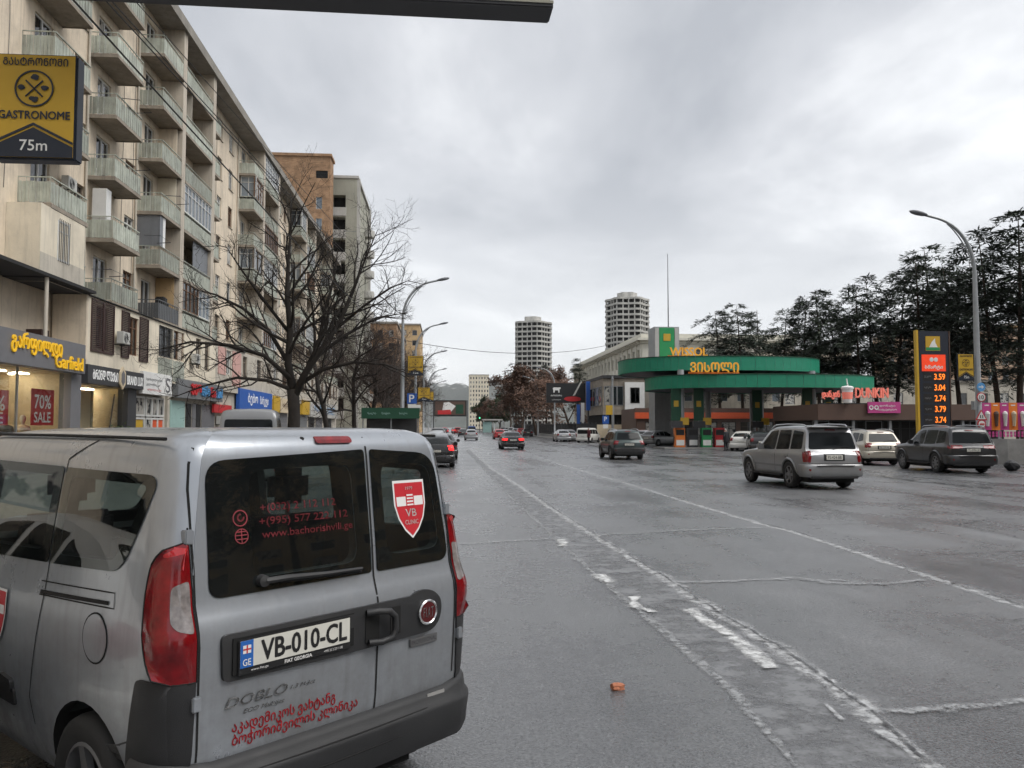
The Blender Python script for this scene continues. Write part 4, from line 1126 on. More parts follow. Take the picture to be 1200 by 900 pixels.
# the near bare tree: two main stems and long drooping lower limbs, as in the photo (offsets in metres from its base; +x right, +y away)
L1 = [([(0,0,-0.1), (0,0,1.2), (0.02,0.0,2.4), (-0.06,0.05,3.4)], [0.36, 0.29, 0.27, 0.27]),
      ([(-0.06,0.05,3.3), (-0.3,0.1,4.6), (-0.25,0.2,6.2), (-0.42,0.2,7.8), (-0.36,0.1,9.4), (-0.25,0.1,11.0), (-0.3,0.1,12.6)], [0.22, 0.17, 0.145, 0.115, 0.08, 0.045, 0.015], 17),
      ([(0.05,0,3.2), (0.55,-0.2,4.2), (1.3,-0.3,5.3), (2.1,-0.2,6.6), (2.7,-0.1,8.2), (3.2,0,9.6), (3.7,0.2,10.9)], [0.2, 0.16, 0.13, 0.105, 0.075, 0.045, 0.015], 16),
      ([(0.45,-0.2,4.0), (1.0,0.6,5.6), (1.2,1.0,7.2), (1.6,1.2,8.8), (1.7,1.4,10.2)], [0.12, 0.1, 0.08, 0.05, 0.015], 11),
      ([(0.3,0.1,3.7), (1.4,-0.6,4.3), (2.8,-1.0,4.6), (4.2,-1.1,4.5), (5.4,-1.2,4.0)], [0.11, 0.09, 0.07, 0.045, 0.012], 10),
      ([(0.9,-0.2,4.8), (2.2,0.7,6.0), (3.6,1.2,6.9), (5.0,1.5,7.2)], [0.1, 0.08, 0.05, 0.012], 9),
      ([(-0.15,0,3.9), (-1.2,-0.7,4.9), (-2.6,-1.2,5.3), (-4.2,-1.5,5.4), (-5.6,-1.7,5.0)], [0.12, 0.1, 0.08, 0.05, 0.012], 11),
      ([(-0.1,0,3.4), (-1.1,-0.4,3.8), (-2.4,-0.7,3.9), (-3.8,-0.9,3.5), (-5.2,-1.2,2.9)], [0.1, 0.085, 0.06, 0.04, 0.012], 9),
      ([(-0.28,0.1,4.6), (-1.3,0.4,6.2), (-2.5,0.6,7.2), (-3.7,0.5,7.8), (-4.7,0.2,8.0)], [0.11, 0.09, 0.07, 0.045, 0.012], 10),
      ([(-0.26,0.2,6.0), (-1.2,-0.6,7.3), (-2.1,-1.2,8.6), (-2.8,-1.5,9.7)], [0.09, 0.07, 0.045, 0.012], 9),
      ([(-0.35,0.2,7.2), (0.4,0.8,8.4), (0.9,1.2,9.7), (1.2,1.3,10.9)], [0.08, 0.06, 0.04, 0.012], 8),
      ([(1.9,-0.2,6.2), (3.2,-0.7,7.2), (4.4,-0.9,8.0), (5.3,-0.8,8.4)], [0.08, 0.06, 0.04, 0.012], 8)]
tA = bare_variant(5, 12, 4, L1, kids=(9, 7, 6, 4))
tB = bare_variant(11, 12.5, 4, kids=(12, 8, 7, 5), rad=0.2, twig='bark_twig')
tC = bare_variant(17, 11.5, 4, kids=(12, 8, 7, 5), rad=0.18, wig=0.17, twig='bark_twig')
def put_tree(var, label, loc, rz=0.0, s=1.0, name='bare_tree', group=None, cat='tree'):
    t = thing(name, label, cat, loc, rz, group); t.scale = (s, s, s)
    obj('trunk', var[0], t); obj('crown', var[1], t)
    if len(var) > 2: obj('foliage', var[2], t)
    return t
def atpx(px, Y): return onY(px, 500, Y).x
put_tree(tA, 'large bare forked tree standing in front of the cream apartment block', (atpx(344, 38), 38, 0.13))
for px, Y, v, rz, s, lb in ((388, 50, tB, 0.3, 0.82, 'bare tree just right of the big forked one, its trunk leaning left'), (417, 60, tC, 1.4, 0.95, 'slim bare tree, second right of the big forked one'),
                        (431, 70, tB, 2.5, 0.95, 'bare tree with a thick trunk, third right of the big forked one'), (443, 82, tC, 4.0, 1.1, 'bare tree left of the first left lamp post, above the green kiosk'),
                        (452, 95, tB, 5.1, 1.1, 'bare tree close behind the green kiosk, nearer the first left lamp post'), (459, 110, tC, 0.9, 1.15, 'bare tree behind the pole of the first left lamp post'),
                        (468, 128, tB, 3.6, 1.1, 'far bare tree just right of the first left lamp post'), (476, 150, tC, 2.2, 1.15, 'far bare tree behind the yellow banners on the left'), (484, 180, tB, 0.2, 1.1, 'farthest bare tree on the left pavement')):
    put_tree(v, lb, (atpx(px, Y), Y, 0.13), rz, s*1.12, group='bare trees along the left pavement')

def conifer_variant(seed, h, spread, bare=0.35, dense=1.0, leaf='needles', droop=0.35, tuft=0.52):
    rg = random.Random(seed)
    tr = MB(); lean = (rg.uniform(-1.1, 1.1), rg.uniform(-1.1, 1.1))
    P = lambda t: Vector((lean[0]*t*t + 0.1*math.sin(t*7 + seed), lean[1]*t*t + 0.1*math.cos(t*5 + seed), h*t))
    N_ = 12
    tr.tube([P(i/N_*.965) for i in range(N_+1)], [max(0.02, h*0.0125*(1 - i/N_)**0.8 + 0.01) for i in range(N_+1)], 8)
    br = MB(); nd = MB()
    z = bare
    while z < 0.985:
        for b in range(rg.choice((3, 3, 4, 5))):
            t = min(0.99, z + rg.uniform(-0.012, 0.02)); q = P(t)
            az = rg.uniform(0, 2*math.pi); prof = (1 - (t - bare)/(1 - bare))
            ln = spread * (0.12 + 0.88 * prof ** 0.75) * rg.uniform(0.4, 1.3) * (0.55 + 0.45*min(1, (t - bare)*7 + 0.25))
            o = Vector((math.cos(az), math.sin(az), 0)); sidev = Vector((-o.y, o.x, 0))
            k = 6; pts = []
            rise = rg.uniform(0.1, 0.45)
            for i in range(k + 1):
                s = i / k; pts.append(q + o*ln*s + Vector((0, 0, ln*(rise*s - (rise + droop*rg.uniform(.7, 1.2))*s*s))) + sidev*ln*0.06*math.sin(s*4 + az))
            br.tube(pts, [max(0.01, 0.045*ln/spread*(1 - s/k*0.85) + 0.006) for s in range(k+1)], 3, caps=False)
            m = int((17 + 40*ln/spread) * dense)
            for j in range(m):
                s = 0.2 + 0.8*(j + rg.random())/m; f = s*k; i = min(k-1, int(f)); c = pts[i].lerp(pts[i+1], f - i)
                sg = 1 if j % 2 else -1
                L_ = ln*0.3*(1.15 - s)*rg.uniform(0.6, 1.3) + 0.2
                dv = (o*0.75 + sidev*sg*rg.uniform(0.5, 1.1) + Vector((0, 0, rg.uniform(-0.35, 0.12)))).normalized()
                nt = max(2, int(L_/0.14))
                for u in range(nt):
                    e = c + dv*L_*(u + rg.random())/nt + Vector((rg.uniform(-.07, .07), rg.uniform(-.07, .07), rg.uniform(-.05, .03)))
                    a = (dv + Vector((rg.gauss(0, .55), rg.gauss(0, .55), rg.gauss(0, .22)))).normalized(); w_ = a.cross(Vector((rg.uniform(-.5, .5), rg.uniform(-.5, .5), 1))).normalized()
                    sz = tuft*rg.uniform(0.6, 1.25)
                    nd.add([tuple(e), tuple(e + a*sz*.5 + w_*sz*.13), tuple(e + a*sz), tuple(e + a*sz*.5 - w_*sz*.13)], [(0, 1, 2, 3)])
        z += rg.uniform(0.036, 0.066) * (14/h)**0.3
    tm = tr.mesh('trunk', 'bark_brown', smooth=180, recalc=False); bm_ = br.mesh('branches', 'bark', recalc=False); nm = nd.mesh('crown', leaf, recalc=False)
    return tm, bm_, nm
def put_conifer(var, label, loc, rz=0.0, s=1.0, sz=None, group='tall conifers behind the filling station'):
    t = thing('conifer_tree', label, 'tree', loc, rz, group); t.scale = (s, s, sz or s)
    obj('trunk', var[0], t); obj('branches', var[1], t); obj('crown', var[2], t)
    return t
cA = conifer_variant(3, 18, 6.4, 0.42, droop=0.5); cB = conifer_variant(8, 18, 5.8, 0.36, droop=0.55); cC = conifer_variant(14, 18, 6.6, 0.46, droop=0.4); cD = conifer_variant(23, 18, 6.4, 0.34, 1.1, 'needles_dark', 0.5)
CONIF = [  # px, Y, height, variant, turn, label
    (845, 104, 17.5, cA, 0.2, 'conifer above the left end of the upper green canopy'), (872, 98, 17.5, cD, 1.0, 'conifer behind the middle of the upper green canopy'), (893, 110, 18.5, cB, 2.0, 'conifer just right of the orange letters on the upper canopy'),
    (916, 92, 15.5, cC, 3.0, 'conifer standing left of the right end of the upper canopy'), (940, 88, 16.5, cD, 4.1, 'dense conifer behind the right end of the upper canopy'), (962, 86, 17.3, cA, 5.0, 'conifer with a broken pole-like top right of the canopy'),
    (985, 92, 17.5, cB, 0.7, 'conifer behind the pink cup emblem'), (1005, 84, 17, cC, 1.9, 'conifer behind the pink raised letters'), (1028, 88, 19, cD, 2.7, 'conifer right above the pink raised letters'),
    (1052, 84, 18.5, cB, 3.3, 'conifer left of the price totem'), (1078, 80, 20, cA, 4.4, 'tall layered conifer rising just behind the price totem'), (1098, 86, 22.5, cC, 5.5, 'tallest spire-like conifer between price totem and street lamp'),
    (1125, 80, 19.5, cB, 0.1, 'conifer behind the yellow banner on the right lamp post'), (1146, 84, 20.5, cC, 1.3, 'conifer straight behind the right lamp post'), (1170, 72, 20.5, cD, 2.3, 'dark conifer right of the right lamp post'), (1197, 70, 22.2, cA, 3.9, 'tall conifer cut by the right edge of the picture'), (1222, 76, 23, cD, 5.2, 'conifer past the right edge with branches reaching in')]
for px, Y, h, v, rz, lb in CONIF: put_conifer(v, lb, (atpx(px, Y), Y, 0), rz, h/18*1.12, h/18)

def leaf_variant(seed, h, leafmat, nleaf=2600, size=0.3, spread=0.62, rad=0.2, keep=0.9):
    rg = random.Random(seed); segs = []
    grow(rg, Vector((0, 0, -0.1)), Vector((0, 0, 1)), h*0.6, rad, 0, 3, segs, 0.14, 0.15, (9, 7, 6), spread, 0.25)
    tips = [p for (l, pts, rs) in segs if l >= 2 for p in pts[1:]]
    nd = MB()
    for _ in range(nleaf):
        c = rg.choice(tips) + Vector((rg.gauss(0, .22), rg.gauss(0, .22), rg.gauss(0, .2)))
        a = Vector((rg.gauss(0,1), rg.gauss(0,1), rg.gauss(0,.7))).normalized(); w_ = a.orthogonal().normalized(); sz = size*rg.uniform(.6, 1.3)
        nd.add([tuple(c), tuple(c + a*sz*.5 + w_*sz*.3), tuple(c + a*sz), tuple(c + a*sz*.5 - w_*sz*.3)], [(0, 1, 2, 3)])
    return skeleton_mesh(segs, (0, 1), 'trunk', 'bark_brown'), skeleton_mesh(segs, (2, 3, 4), 'branches', 'bark_brown'), nd.mesh('crown', leafmat, recalc=False)
lA = leaf_variant(31, 13, 'leaves_brown', 8000, 0.29); lB = leaf_variant(37, 12, 'leaves_brown', 5500, 0.29); lG = leaf_variant(41, 10, 'leaves_green', 9000, 0.55)
def put_leafy(var, name, label, loc, rz, s, group):
    t = thing(name, label, 'tree', loc, rz, group); t.scale = (s, s, s)
    obj('trunk', var[0], t); obj('branches', var[1], t); obj('crown', var[2], t)
G_ = 'trees behind the railings on the right'
for px, Y, v, rz, s, nm, lb in (
    (668, 138, lB, 0.3, 1.2, 'brown_leaf_tree', 'russet tree behind the black billboard'), (648, 146, lA, 1.2, 1.3, 'brown_leaf_tree', 'tallest russet tree left of the black billboard'), (628, 158, lA, 2.9, 1.4, 'brown_leaf_tree', 'russet tree below the left round tower'),
    (612, 172, lB, 4.0, 1.45, 'brown_leaf_tree', 'russet tree left of the first right-hand street lamp'), (700, 128, lB, 5.0, 0.85, 'brown_leaf_tree', 'thin russet tree in front of the long cornice building'), (598, 200, lA, 0.9, 1.3, 'brown_leaf_tree', 'small far russet tree left of the russet group'),
    (586, 235, lG, 2.2, 1.2, 'evergreen_tree', 'dark green far tree right of the pale distant block'), (577, 280, lA, 3.1, 1.0, 'brown_leaf_tree', 'brown far tree below the pale distant block'), (571, 330, lG, 4.4, 1.5, 'evergreen_tree', 'dark far tree beside the far white panel'), (566, 380, lG, 5.3, 1.5, 'evergreen_tree', 'farthest dark tree on the right of the road'),
    (722, 112, lG, 0.5, 0.62, 'evergreen_tree', 'low dark evergreen between blue pillar and grey corner building'), (735, 116, lG, 2.5, 0.6, 'evergreen_tree', 'low dark evergreen against the grey corner building')):
    put_leafy(v, nm, lb, (atpx(px, Y), Y, 0.1), rz, s, G_)
for px, Y, h, v, rz, lb in ((605, 215, 19, cD, 1, 'dark pine top below the left round tower'), (640, 205, 18, cA, 2, 'pine top right below the left round tower'), (678, 190, 18.5, cB, 3, 'pine left of the long cornice building'), (590, 260, 15, cD, 4, 'small dark pine among the far trees')):
    put_conifer(v, lb, (atpx(px, Y), Y, 0), rz, h/18*1.1, h/18, G_)

for i, (x, y, h, v) in enumerate(((33, -22, 17, cD), (34, -12, 19, cA), (32, -3, 18, cD), (34, 7, 17, cB), (33, 16, 16, cD), (36, 24, 18, cC))):
    put_conifer(v, ('first', 'second', 'third', 'fourth', 'fifth', 'sixth')[i] + ' conifer of the row beside the viewer, outside the picture', (x, y, 0), i*1.1, h/18, h/18, 'conifers beside the viewer')

# ------------------------------------------------------------------ filling station
def ellipse(cx, cy, rx, ry, n=64, e=2.0):
    out = []
    for i in range(n):
        a = 2*math.pi*i/n; c, s = math.cos(a), math.sin(a)
        out.append((cx + rx*math.copysign(abs(c)**(2/e), c), cy + ry*math.copysign(abs(s)**(2/e), s)))
    return out
st = thing('filling_station', 'filling station with two stacked green oval canopies on grey columns', 'filling station', (27, 70, 0))
def canopy(cx, cy, rx, ry, z0, z1, name):
    el = ellipse(cx, cy, rx, ry, 72, 2.5)
    mb = MB(); n = len(el)
    for i in range(n):                        # fascia: flat metal panels with a slight joint between them
        a, b = Vector(el[i]), Vector(el[(i+1) % n]); d = (b - a)*0.012
        p, q = a + d, b - d
        mb.quad((p.x, p.y, z0), (q.x, q.y, z0), (q.x, q.y, z1), (p.x, p.y, z1))
        mb.quad((p.x, p.y, z0), (q.x, q.y, z0), (cx + (q.x - cx)*0.97, cy + (q.y - cy)*0.97, z0), (cx + (p.x - cx)*0.97, cy + (p.y - cy)*0.97, z0))
    o = mb.build(name, 'p_green_canopy', st, recalc=False)
    mb = MB(); e2 = ellipse(cx, cy, rx - 0.06, ry - 0.06, 72, 2.5)
    mb.prism([(x, y, z0 + 0.05) for x, y in e2], (0, 0, z1 - z0 - 0.1)); mb.build('soffit', 'tin_grey', o)
    mb = MB(); e2 = ellipse(cx, cy, rx + 0.05, ry + 0.05, 72, 2.5); e3 = ellipse(cx, cy, rx - 0.2, ry - 0.2, 72, 2.5)
    for i in range(n):
        j = (i+1) % n
        mb.quad((*e2[i], z1 + 0.05), (*e2[j], z1 + 0.05), (*e3[j], z1 + 0.05), (*e3[i], z1 + 0.05)); mb.quad((*e2[i], z1 + 0.05), (*e2[j], z1 + 0.05), (*e2[j], z1 - 0.02), (*e2[i], z1 - 0.02))
    mb.build('coping', 'p_dark_green', o, recalc=False)
    return o
canopy(27.3, 70, 9.75, 6.4, 5.0, 6.06, 'lower_canopy')
canopy(24.9, 73.5, 9.0, 6.2, 6.62, 7.8, 'upper_canopy')
for (x, y) in ((19.6, 67), (21.7, 68.2), (28.0, 71), (31.2, 67.5), (34, 71), (24.2, 74), (29, 75.5)):
    MB().lathe([(0.3, 0.12), (0.3, 0.3), (0.27, 0.35), (0.27, 6.6)], 16, (x, y, 0)).build('column', 'galv', st, smooth=40)
for i, (x, y) in enumerate(((19.0, 66.4), (21.1, 67.0), (27.3, 70), (30.5, 67.0), (33.3, 69))):
    p = MB(); p.box(x - 0.42, x + 0.42, y - 0.06, y + 0.06, 2.35, 5.1); o = p.build('column_sign', 'p_dark_green', st)
    MB().box(x - 0.2, x + 0.2, y - 0.066, y - 0.0605, 3.5, 4.0).build('emblem', 'p_yellow', o)
    MB().box(x - 0.5, x + 0.5, y - 0.2, y + 0.2, 1.75, 2.3).build('pump_header', 'p_anthracite', o)
    MB().box(x + 0.35, x + 1.05, y - 0.1, y + 0.1, 2.0, 2.6).build('notice_board', 'p_yellow', o)
MB().box(17.8, 34.8, 65.6, 69.2, 0.0, 0.14).build('pump_island', 'kerbstone', st, bevel=0.03)
sp = MB(); sp.box(20.5, 23.0, 79, 81.4, 0.0, 11.7); tower = sp.build('sign_tower', 'galv', st)
MB().box(21.0, 22.5, 78.94, 78.995, 6.4, 11.6).build('green_panel', 'p_green_sign', st)
for x in (20.55, 22.55): MB().box(x, x + 0.4, 78.95, 78.995, 6.4, 11.6).build('white_strip', 'concrete_pale', st)
MB().box(21.4, 22.1, 78.9, 78.935, 10.3, 11.0).build('tower_emblem', 'p_yellow', st)
MB().tube([(22.2, 80, 11.7), (22.2, 80, 19.2)], [0.07, 0.03], 6).build('antenna', 'metal_grey', st)
lg = thing('canopy_letters', 'orange raised Georgian letters standing on the lower green canopy', 'sign', (24.3, 64.4, 6.44))
letters('lettering', mtav('ვისოლი'), 'e_amber', lg, (atpx(838, 64) , 64.0, 6.6), (1, 0, 0), (0, 0, 1), 3.95, 0.78, bold=0.022, extrude=0.12)
MB().box(atpx(838, 64) - 2.1, atpx(838, 64) + 2.1, 64.1, 64.16, 6.09, 6.23).build('carrier', 'p_orange', lg)
lg = thing('canopy_letters', 'orange raised Latin letters on the upper canopy beside the green sign tower', 'sign', (21.6, 69, 8.2))
letters('lettering', 'WISSOL', 'e_amber', lg, (atpx(808, 69), 69.0, 8.3), (1, 0, 0), (0, 0, 1), 3.3, 0.72, bold=0.022, extrude=0.12)
MB().box(atpx(808, 69) - 1.8, atpx(808, 69) + 1.8, 69.1, 69.16, 7.86, 8.0).build('carrier', 'p_orange', lg)
# pumps: each a thing
def pump(x, y, label, cmat):
    t = thing('fuel_pump', label, 'fuel pump', (x, y, 0.14), 0, 'fuel pumps under the canopy')
    MB().box(x - 0.42, x + 0.42, y - 0.28, y + 0.28, 0.14, 1.75).build('cabinet', cmat, t, bevel=0.03)
    MB().box(x - 0.34, x + 0.34, y - 0.3, y - 0.283, 1.15, 1.6).build('display', 'p_black', t)
    MB().box(x - 0.34, x + 0.34, y - 0.3, y - 0.283, 0.3, 0.75).build('panel', 'p_white', t)
    for s in (-0.5, 0.5): MB().tube([(x + s, y - 0.2, 1.2), (x + s*1.2, y - 0.35, 0.7), (x + s*1.15, y - 0.3, 0.4), (x + s*0.95, y - 0.2, 1.0)], 0.025, 6).build('hose', 'p_black', t)
for x, y, lb, c in ((19.4, 66.9, 'orange-fronted fuel pump at the left column', 'p_orange'), (20.6, 67.2, 'dark fuel pump right of the left column', 'p_anthracite'), (21.6, 66.7, 'green and white fuel pump in the middle of the island', 'p_green_sign'), (22.8, 67.0, 'red fuel pump nearest the standing man', 'p_red'), (30.5, 67.2, 'green fuel pump behind the silver off-road car', 'p_green_sign')):
    pump(x, y, lb, c)
# station shop: low brown building with orange band
ks = thing('station_shop', 'low brown shop with orange band behind the fuel pumps', 'building', (29, 91, 0))
PS = lambda u, v, d: (u, 91 + d, v)
sh = [(22.5 + 2.2*i, 24.2 + 2.2*i, 0.3, 2.4) for i in range(8)]
mb = MB(); holed(mb, PS, 21.5, 41, 0, 2.75, sh, 0.2); mb.box(21.5, 41, 91.25, 99, 0, 3.9); mb.build('wall', 'p_brown_fascia', ks)
for h in sh: put_window(ks, (h[0], 91, h[2]), h[1]-h[0], h[3]-h[2], 'dark', R(-90))
MB().box(21.3, 41.2, 90.7, 91.24, 2.76, 3.45).build('orange_band', 'p_orange_band', ks)
MB().box(21.3, 41.2, 90.9, 91.24, 3.46, 3.95).build('fascia', 'p_brown_fascia', ks)

# stone building and grey corner building behind
stb = plain_block('stone_building', 'beige stone building behind the left end of the green canopies', atpx(776, 108), 46, 108, 125, 8.6, 'plaster_grey', 7, 5, 2, None, 'fine')
cb = thing('corner_building', 'dark grey corner building with glazed upper bay beside the green canopy', 'building', (24, 104, 0))
cx0, cx1 = atpx(708, 104), atpx(757, 104)
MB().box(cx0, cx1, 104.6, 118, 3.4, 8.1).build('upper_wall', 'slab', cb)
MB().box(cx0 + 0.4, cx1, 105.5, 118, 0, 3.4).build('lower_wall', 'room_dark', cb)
MB().box(cx0 - 0.1, cx1 + 0.1, 104.3, 118, 8.12, 8.5).build('roof', 'metal_dark', cb)
for i in range(3): put_window(cb, (cx0 + 0.15 + 0.85*i, 104.45, 4.6), 0.8, 2.5, 'plain', R(-90))
for i in range(4): put_window(cb, (cx0 - 0.17, 107.5 + 2.2*i, 4.6), 2.0, 2.5, 'plain', R(180))
bayo = MB().box(cx0 + 2.8, cx1 - 0.1, 104.2, 104.59, 4.0, 7.6).build('white_bay', 'p_white', cb)
put_window(cb, (cx0 + 3.5, 104.06, 4.9), 1.2, 2.0, 'dark', R(-90))
for i in range(5): MB().box(cx0 + 0.5 + 1.05*i, cx0 + 0.56 + 1.05*i, 105.2, 105.49, 0, 3.4).build('post', 'metal_grey', cb)
MB().box(atpx(700, 100), atpx(764, 100), 100, 100.3, 0.0, 2.1).build('hoarding', 'p_cream', cb)
MB().box(atpx(676, 101), atpx(712, 101), 101, 101.3, 1.7, 2.2).build('canopy_strip', 'p_black', cb)

# long cornice building
mat('limewash', (0.62, 0.6, 0.52), 0.9, var=0.08, scale=0.4, streak=0.25, streak_col=(0.3,0.28,0.23))
XC, YC0, YC1, HC = 36.6, 150, 232, 19.2
cl = thing('cornice_building', 'long cream classical building with heavy cornice and rows of tall windows', 'building', (XC, YC0, 0))
PL = lambda u, v, d: (XC + d, u, v)
lh = []
for i in range(20):
    u = YC0 + 2.2 + 4.0*i
    lh += [(u, u + 1.7, 14.0, 16.4), (u, u + 1.7, 8.7, 12.0), (u, u + 1.7, 3.4, 6.8)]
PF = lambda u, v, d: (u, YC0 + d, v)
fh = []
for i in range(7):
    u = XC + 2.4 + 3.9*i
    fh += [(u, u + 1.9, 13.9, 16.6), (u, u + 1.9, 8.7, 12.0), (u, u + 1.9, 3.4, 6.8)]
mb = MB(); holed(mb, PL, YC0, YC1, 0, HC - 1.8, lh, 0.5); holed(mb, PF, XC, 66, 0, HC - 1.8, fh, 0.5); mb.box(XC + 0.55, 66, YC0 + 0.55, YC1, 0, HC - 1.85)
mb.build('wall', 'limewash', cl)
def ring(x0, y0, z0, z1, o): return MB().box(x0 - o, 66, y0 - o, YC1, z0, z1)
for z0, z1, o in ((HC - 1.8, HC - 1.3, 0.35), (HC - 1.3, HC - 0.85, 1.1), (HC - 0.84, HC, 0.3)): ring(XC, YC0, z0, z1, o).build('cornice', 'limewash', cl)
for z0, z1, o in ((12.6, 13.0, 0.3), (7.4, 7.9, 0.3)):
    MB().box(XC - o, XC - 0.003, YC0 - o, YC1, z0, z1).box(XC - 0.0025, 66, YC0 - o, YC0 - 0.003, z0, z1).build('string_course', 'limewash', cl)
dm = shared('dentil', lambda: MB().box(-0.9, -0.36, 0, 0.7, HC - 1.62, HC - 1.303).mesh('bracket', 'limewash'))
for i in range(40): obj('bracket', dm, cl, (0, 0.6 + 2.0*i, 0))
for i in range(21):
    MB().box(XC - 0.22, XC - 0.004, YC0 + 0.2 + 4.0*i, YC0 + 1.0 + 4.0*i, 13.0, HC - 1.805).build('pilaster', 'limewash', cl)
for h in lh: put_window(cl, (XC + 0.3, h[1], h[2]), h[1]-h[0], h[3]-h[2], 'dark' if h[2] < 8 else 'old', R(180))
for h in fh: put_window(cl, (h[0], YC0 + 0.3, h[2]), h[1]-h[0], h[3]-h[2], 'white', R(-90))

# blocks far behind the conifers
mat('plaster_far', (0.5, 0.36, 0.26), 0.9, var=0.1, scale=0.3, streak=0.3)
plain_block('apartment_block', 'tan apartment block behind the conifers right of the price totem', 76, 96, 128, 140, 17.5, 'plaster_far', 8, 3, 6, '-x', 'fine')
plain_block('apartment_block', 'pale apartment block behind the conifers left of the price totem', 56, 72, 140, 150, 15, 'plaster_pale', 7, 3, 5, '-x', 'fine')
plain_block('apartment_block', 'low greenish beige wall-like block low behind the conifer trunks', 46, 120, 118, 124, 8.5, 'plaster_grey', 22, 2, 2, '-x', 'plain')
plain_block('apartment_block', 'orange tinted apartment block behind the right lamp post', 98, 118, 135, 145, 19.5, 'plaster_ochre', 8, 3, 6, '-x', 'fine')

# ------------------------------------------------------------------ doughnut pavilion
pv = thing('cafe_pavilion', 'low brown cafe pavilion with glazed front under raised pink letters', 'building', (34, 58, 0))
px0, px1 = atpx(957, 58), atpx(1192, 58)
MB().box(px0, px1, 57.8, 66, 2.32, 3.5).build('fascia', 'p_brown_fascia', pv, bevel=0.03)
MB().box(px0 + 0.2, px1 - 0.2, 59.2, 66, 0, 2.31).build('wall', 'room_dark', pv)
n = 11
for i in range(n):
    x = px0 + 0.2 + (px1 - px0 - 0.4)*i/n; w = (px1 - px0 - 0.4)/n
    put_window(pv, (x + 0.03, 59.1, 0.1), w - 0.06, 2.2, 'dark' if i % 3 else 'plain', R(-90))
for i in range(0, n + 1, 2): MB().box(px0 + (px1 - px0)*i/n - 0.1, px0 + (px1 - px0)*i/n + 0.1, 58.0, 58.2, 0, 2.31).build('post', 'metal_grey', pv)
sg = thing('roof_letters', 'raised pink letters and paper cup on the pavilion roof', 'sign', (31, 57.9, 3.5))
letters('lettering', 'DUNKIN', 'e_pink', sg, (atpx(1020.5, 57.9), 57.7, XZ(1020, 460.5, 57.9)[1]), (1, 0, 0), (0, 0, 1), 2.5, 0.72, bold=0.014, extrude=0.12)
letters('lettering', 'დანკინ', 'e_pink', sg, (atpx(972.5, 57.9), 57.7, XZ(972, 463, 57.9)[1]), (1, 0, 0), (0, 0, 1), 1.35, 0.62, bold=0.014, extrude=0.12)
zc = XZ(991, 472, 57.9)[1]; xc = atpx(991.5, 57.9)
MB().lathe([(0.0, 0), (0.3, 0), (0.4, 1.0), (0.44, 1.0), (0.44, 1.12), (0.34, 1.2), (0.0, 1.25)], 16, (xc, 57.6, zc)).build('cup', 'p_white', sg, smooth=40)
MB().lathe([(0.325, 0.25), (0.335, 0.26), (0.385, 0.75), (0.38, 0.76)], 16, (xc, 57.6, zc)).build('cup_band', 'e_pink', sg)
MB().tube([(xc + 0.05, 57.6, zc + 1.2), (xc - 0.05, 57.6, zc + 1.75)], 0.05, 8).build('straw', 'p_white', sg)
MB().box(atpx(960, 58), atpx(1042, 58), 57.95, 58.02, 3.5, 3.58).build('carrier', 'metal_dark', sg)
ms = thing('banner_sign', 'magenta banner sign hung on the brown pavilion fascia', 'sign', (33.5, 57.6, 2.6))
mx0, mx1 = atpx(1018, 57.6), atpx(1056, 57.6); mz0, mz1 = XZ(1037, 484, 57.6)[1], XZ(1037, 471, 57.6)[1]
MB().box(mx0, mx1, 57.6, 57.75, mz0, mz1).build('board', 'p_magenta', ms)
letters('lettering', 'დონატი', 'p_white', ms, (mx0 + 1.45, 57.58, mz0 + 0.52), (1, 0, 0), (0, 0, 1), 1.2, 0.17, bold=0.02)
letters('lettering', 'საუკეთესო', 'p_white', ms, (mx0 + 1.45, 57.58, mz0 + 0.24), (1, 0, 0), (0, 0, 1), 1.4, 0.17, bold=0.02)
for i in range(2): MB().lathe([(0.09, -0.01), (0.17, -0.02), (0.17, 0), (0.09, 0)], 14, (mx0 + 0.22 + 0.4*i, 57.59, mz0 + 0.4), 'y').build('ring', 'p_white', ms)

# ------------------------------------------------------------------ price totem
tt = thing('price_totem', 'tall dark fuel price totem with orange digits and red panel', 'sign', (27.5, 46, 0))
YT = 46.0
a0, a1 = atpx(1078.5, YT), atpx(1114.5, YT); zt = XZ(1095, 388, YT)[1]
MB().box(a0, a1, YT, YT + 0.22, 0, zt).build('body', 'p_navy', tt, bevel=0.03)
MB().box(a0 - 0.13, a0 - 0.003, YT - 0.02, YT + 0.24, 0, zt + 0.05).build('orange_edge', 'p_yellow', tt)
MB().box(a1 + 0.003, a1 + 0.06, YT - 0.02, YT + 0.24, 0, zt).build('dark_edge', 'p_brown_fascia', tt)
def tq(p0, q0, p1, q1, m, nm, d=0.02): return MB().box(atpx(p0, YT), atpx(p1, YT), YT - d, YT - 0.003, XZ(p0, q1, YT)[1], XZ(p0, q0, YT)[1]).build(nm, m, tt)
tq(1087, 394, 1104, 411, 'p_yellow', 'logo_plate'); tq(1087.3, 407, 1103.7, 410.6, 'p_green_sign', 'logo_ground', 0.024)
lp = [(1091, 407), (1094, 401), (1098, 396.5), (1098.5, 402), (1101, 407)]
MB().prism([(atpx(x, YT), YT - 0.03, XZ(x, y, YT)[1]) for x, y in lp], (0, 0.005, 0)).build('logo_sail', 'p_white', tt)
mat('red_panel', (0.7, 0.05, 0.02), 0.4, emit=(1, 0.08, 0.02), estr=0.25)
tq(1082, 415.5, 1110, 435, 'red_panel', 'shop_panel')
letters('lettering', 'სმარტი', 'p_white', tt, (atpx(1096, YT), YT - 0.025, XZ(1096, 430.5, YT)[1]), (1, 0, 0), (0, 0, 1), 1.1, 0.26, bold=0.04, shear=0.2)
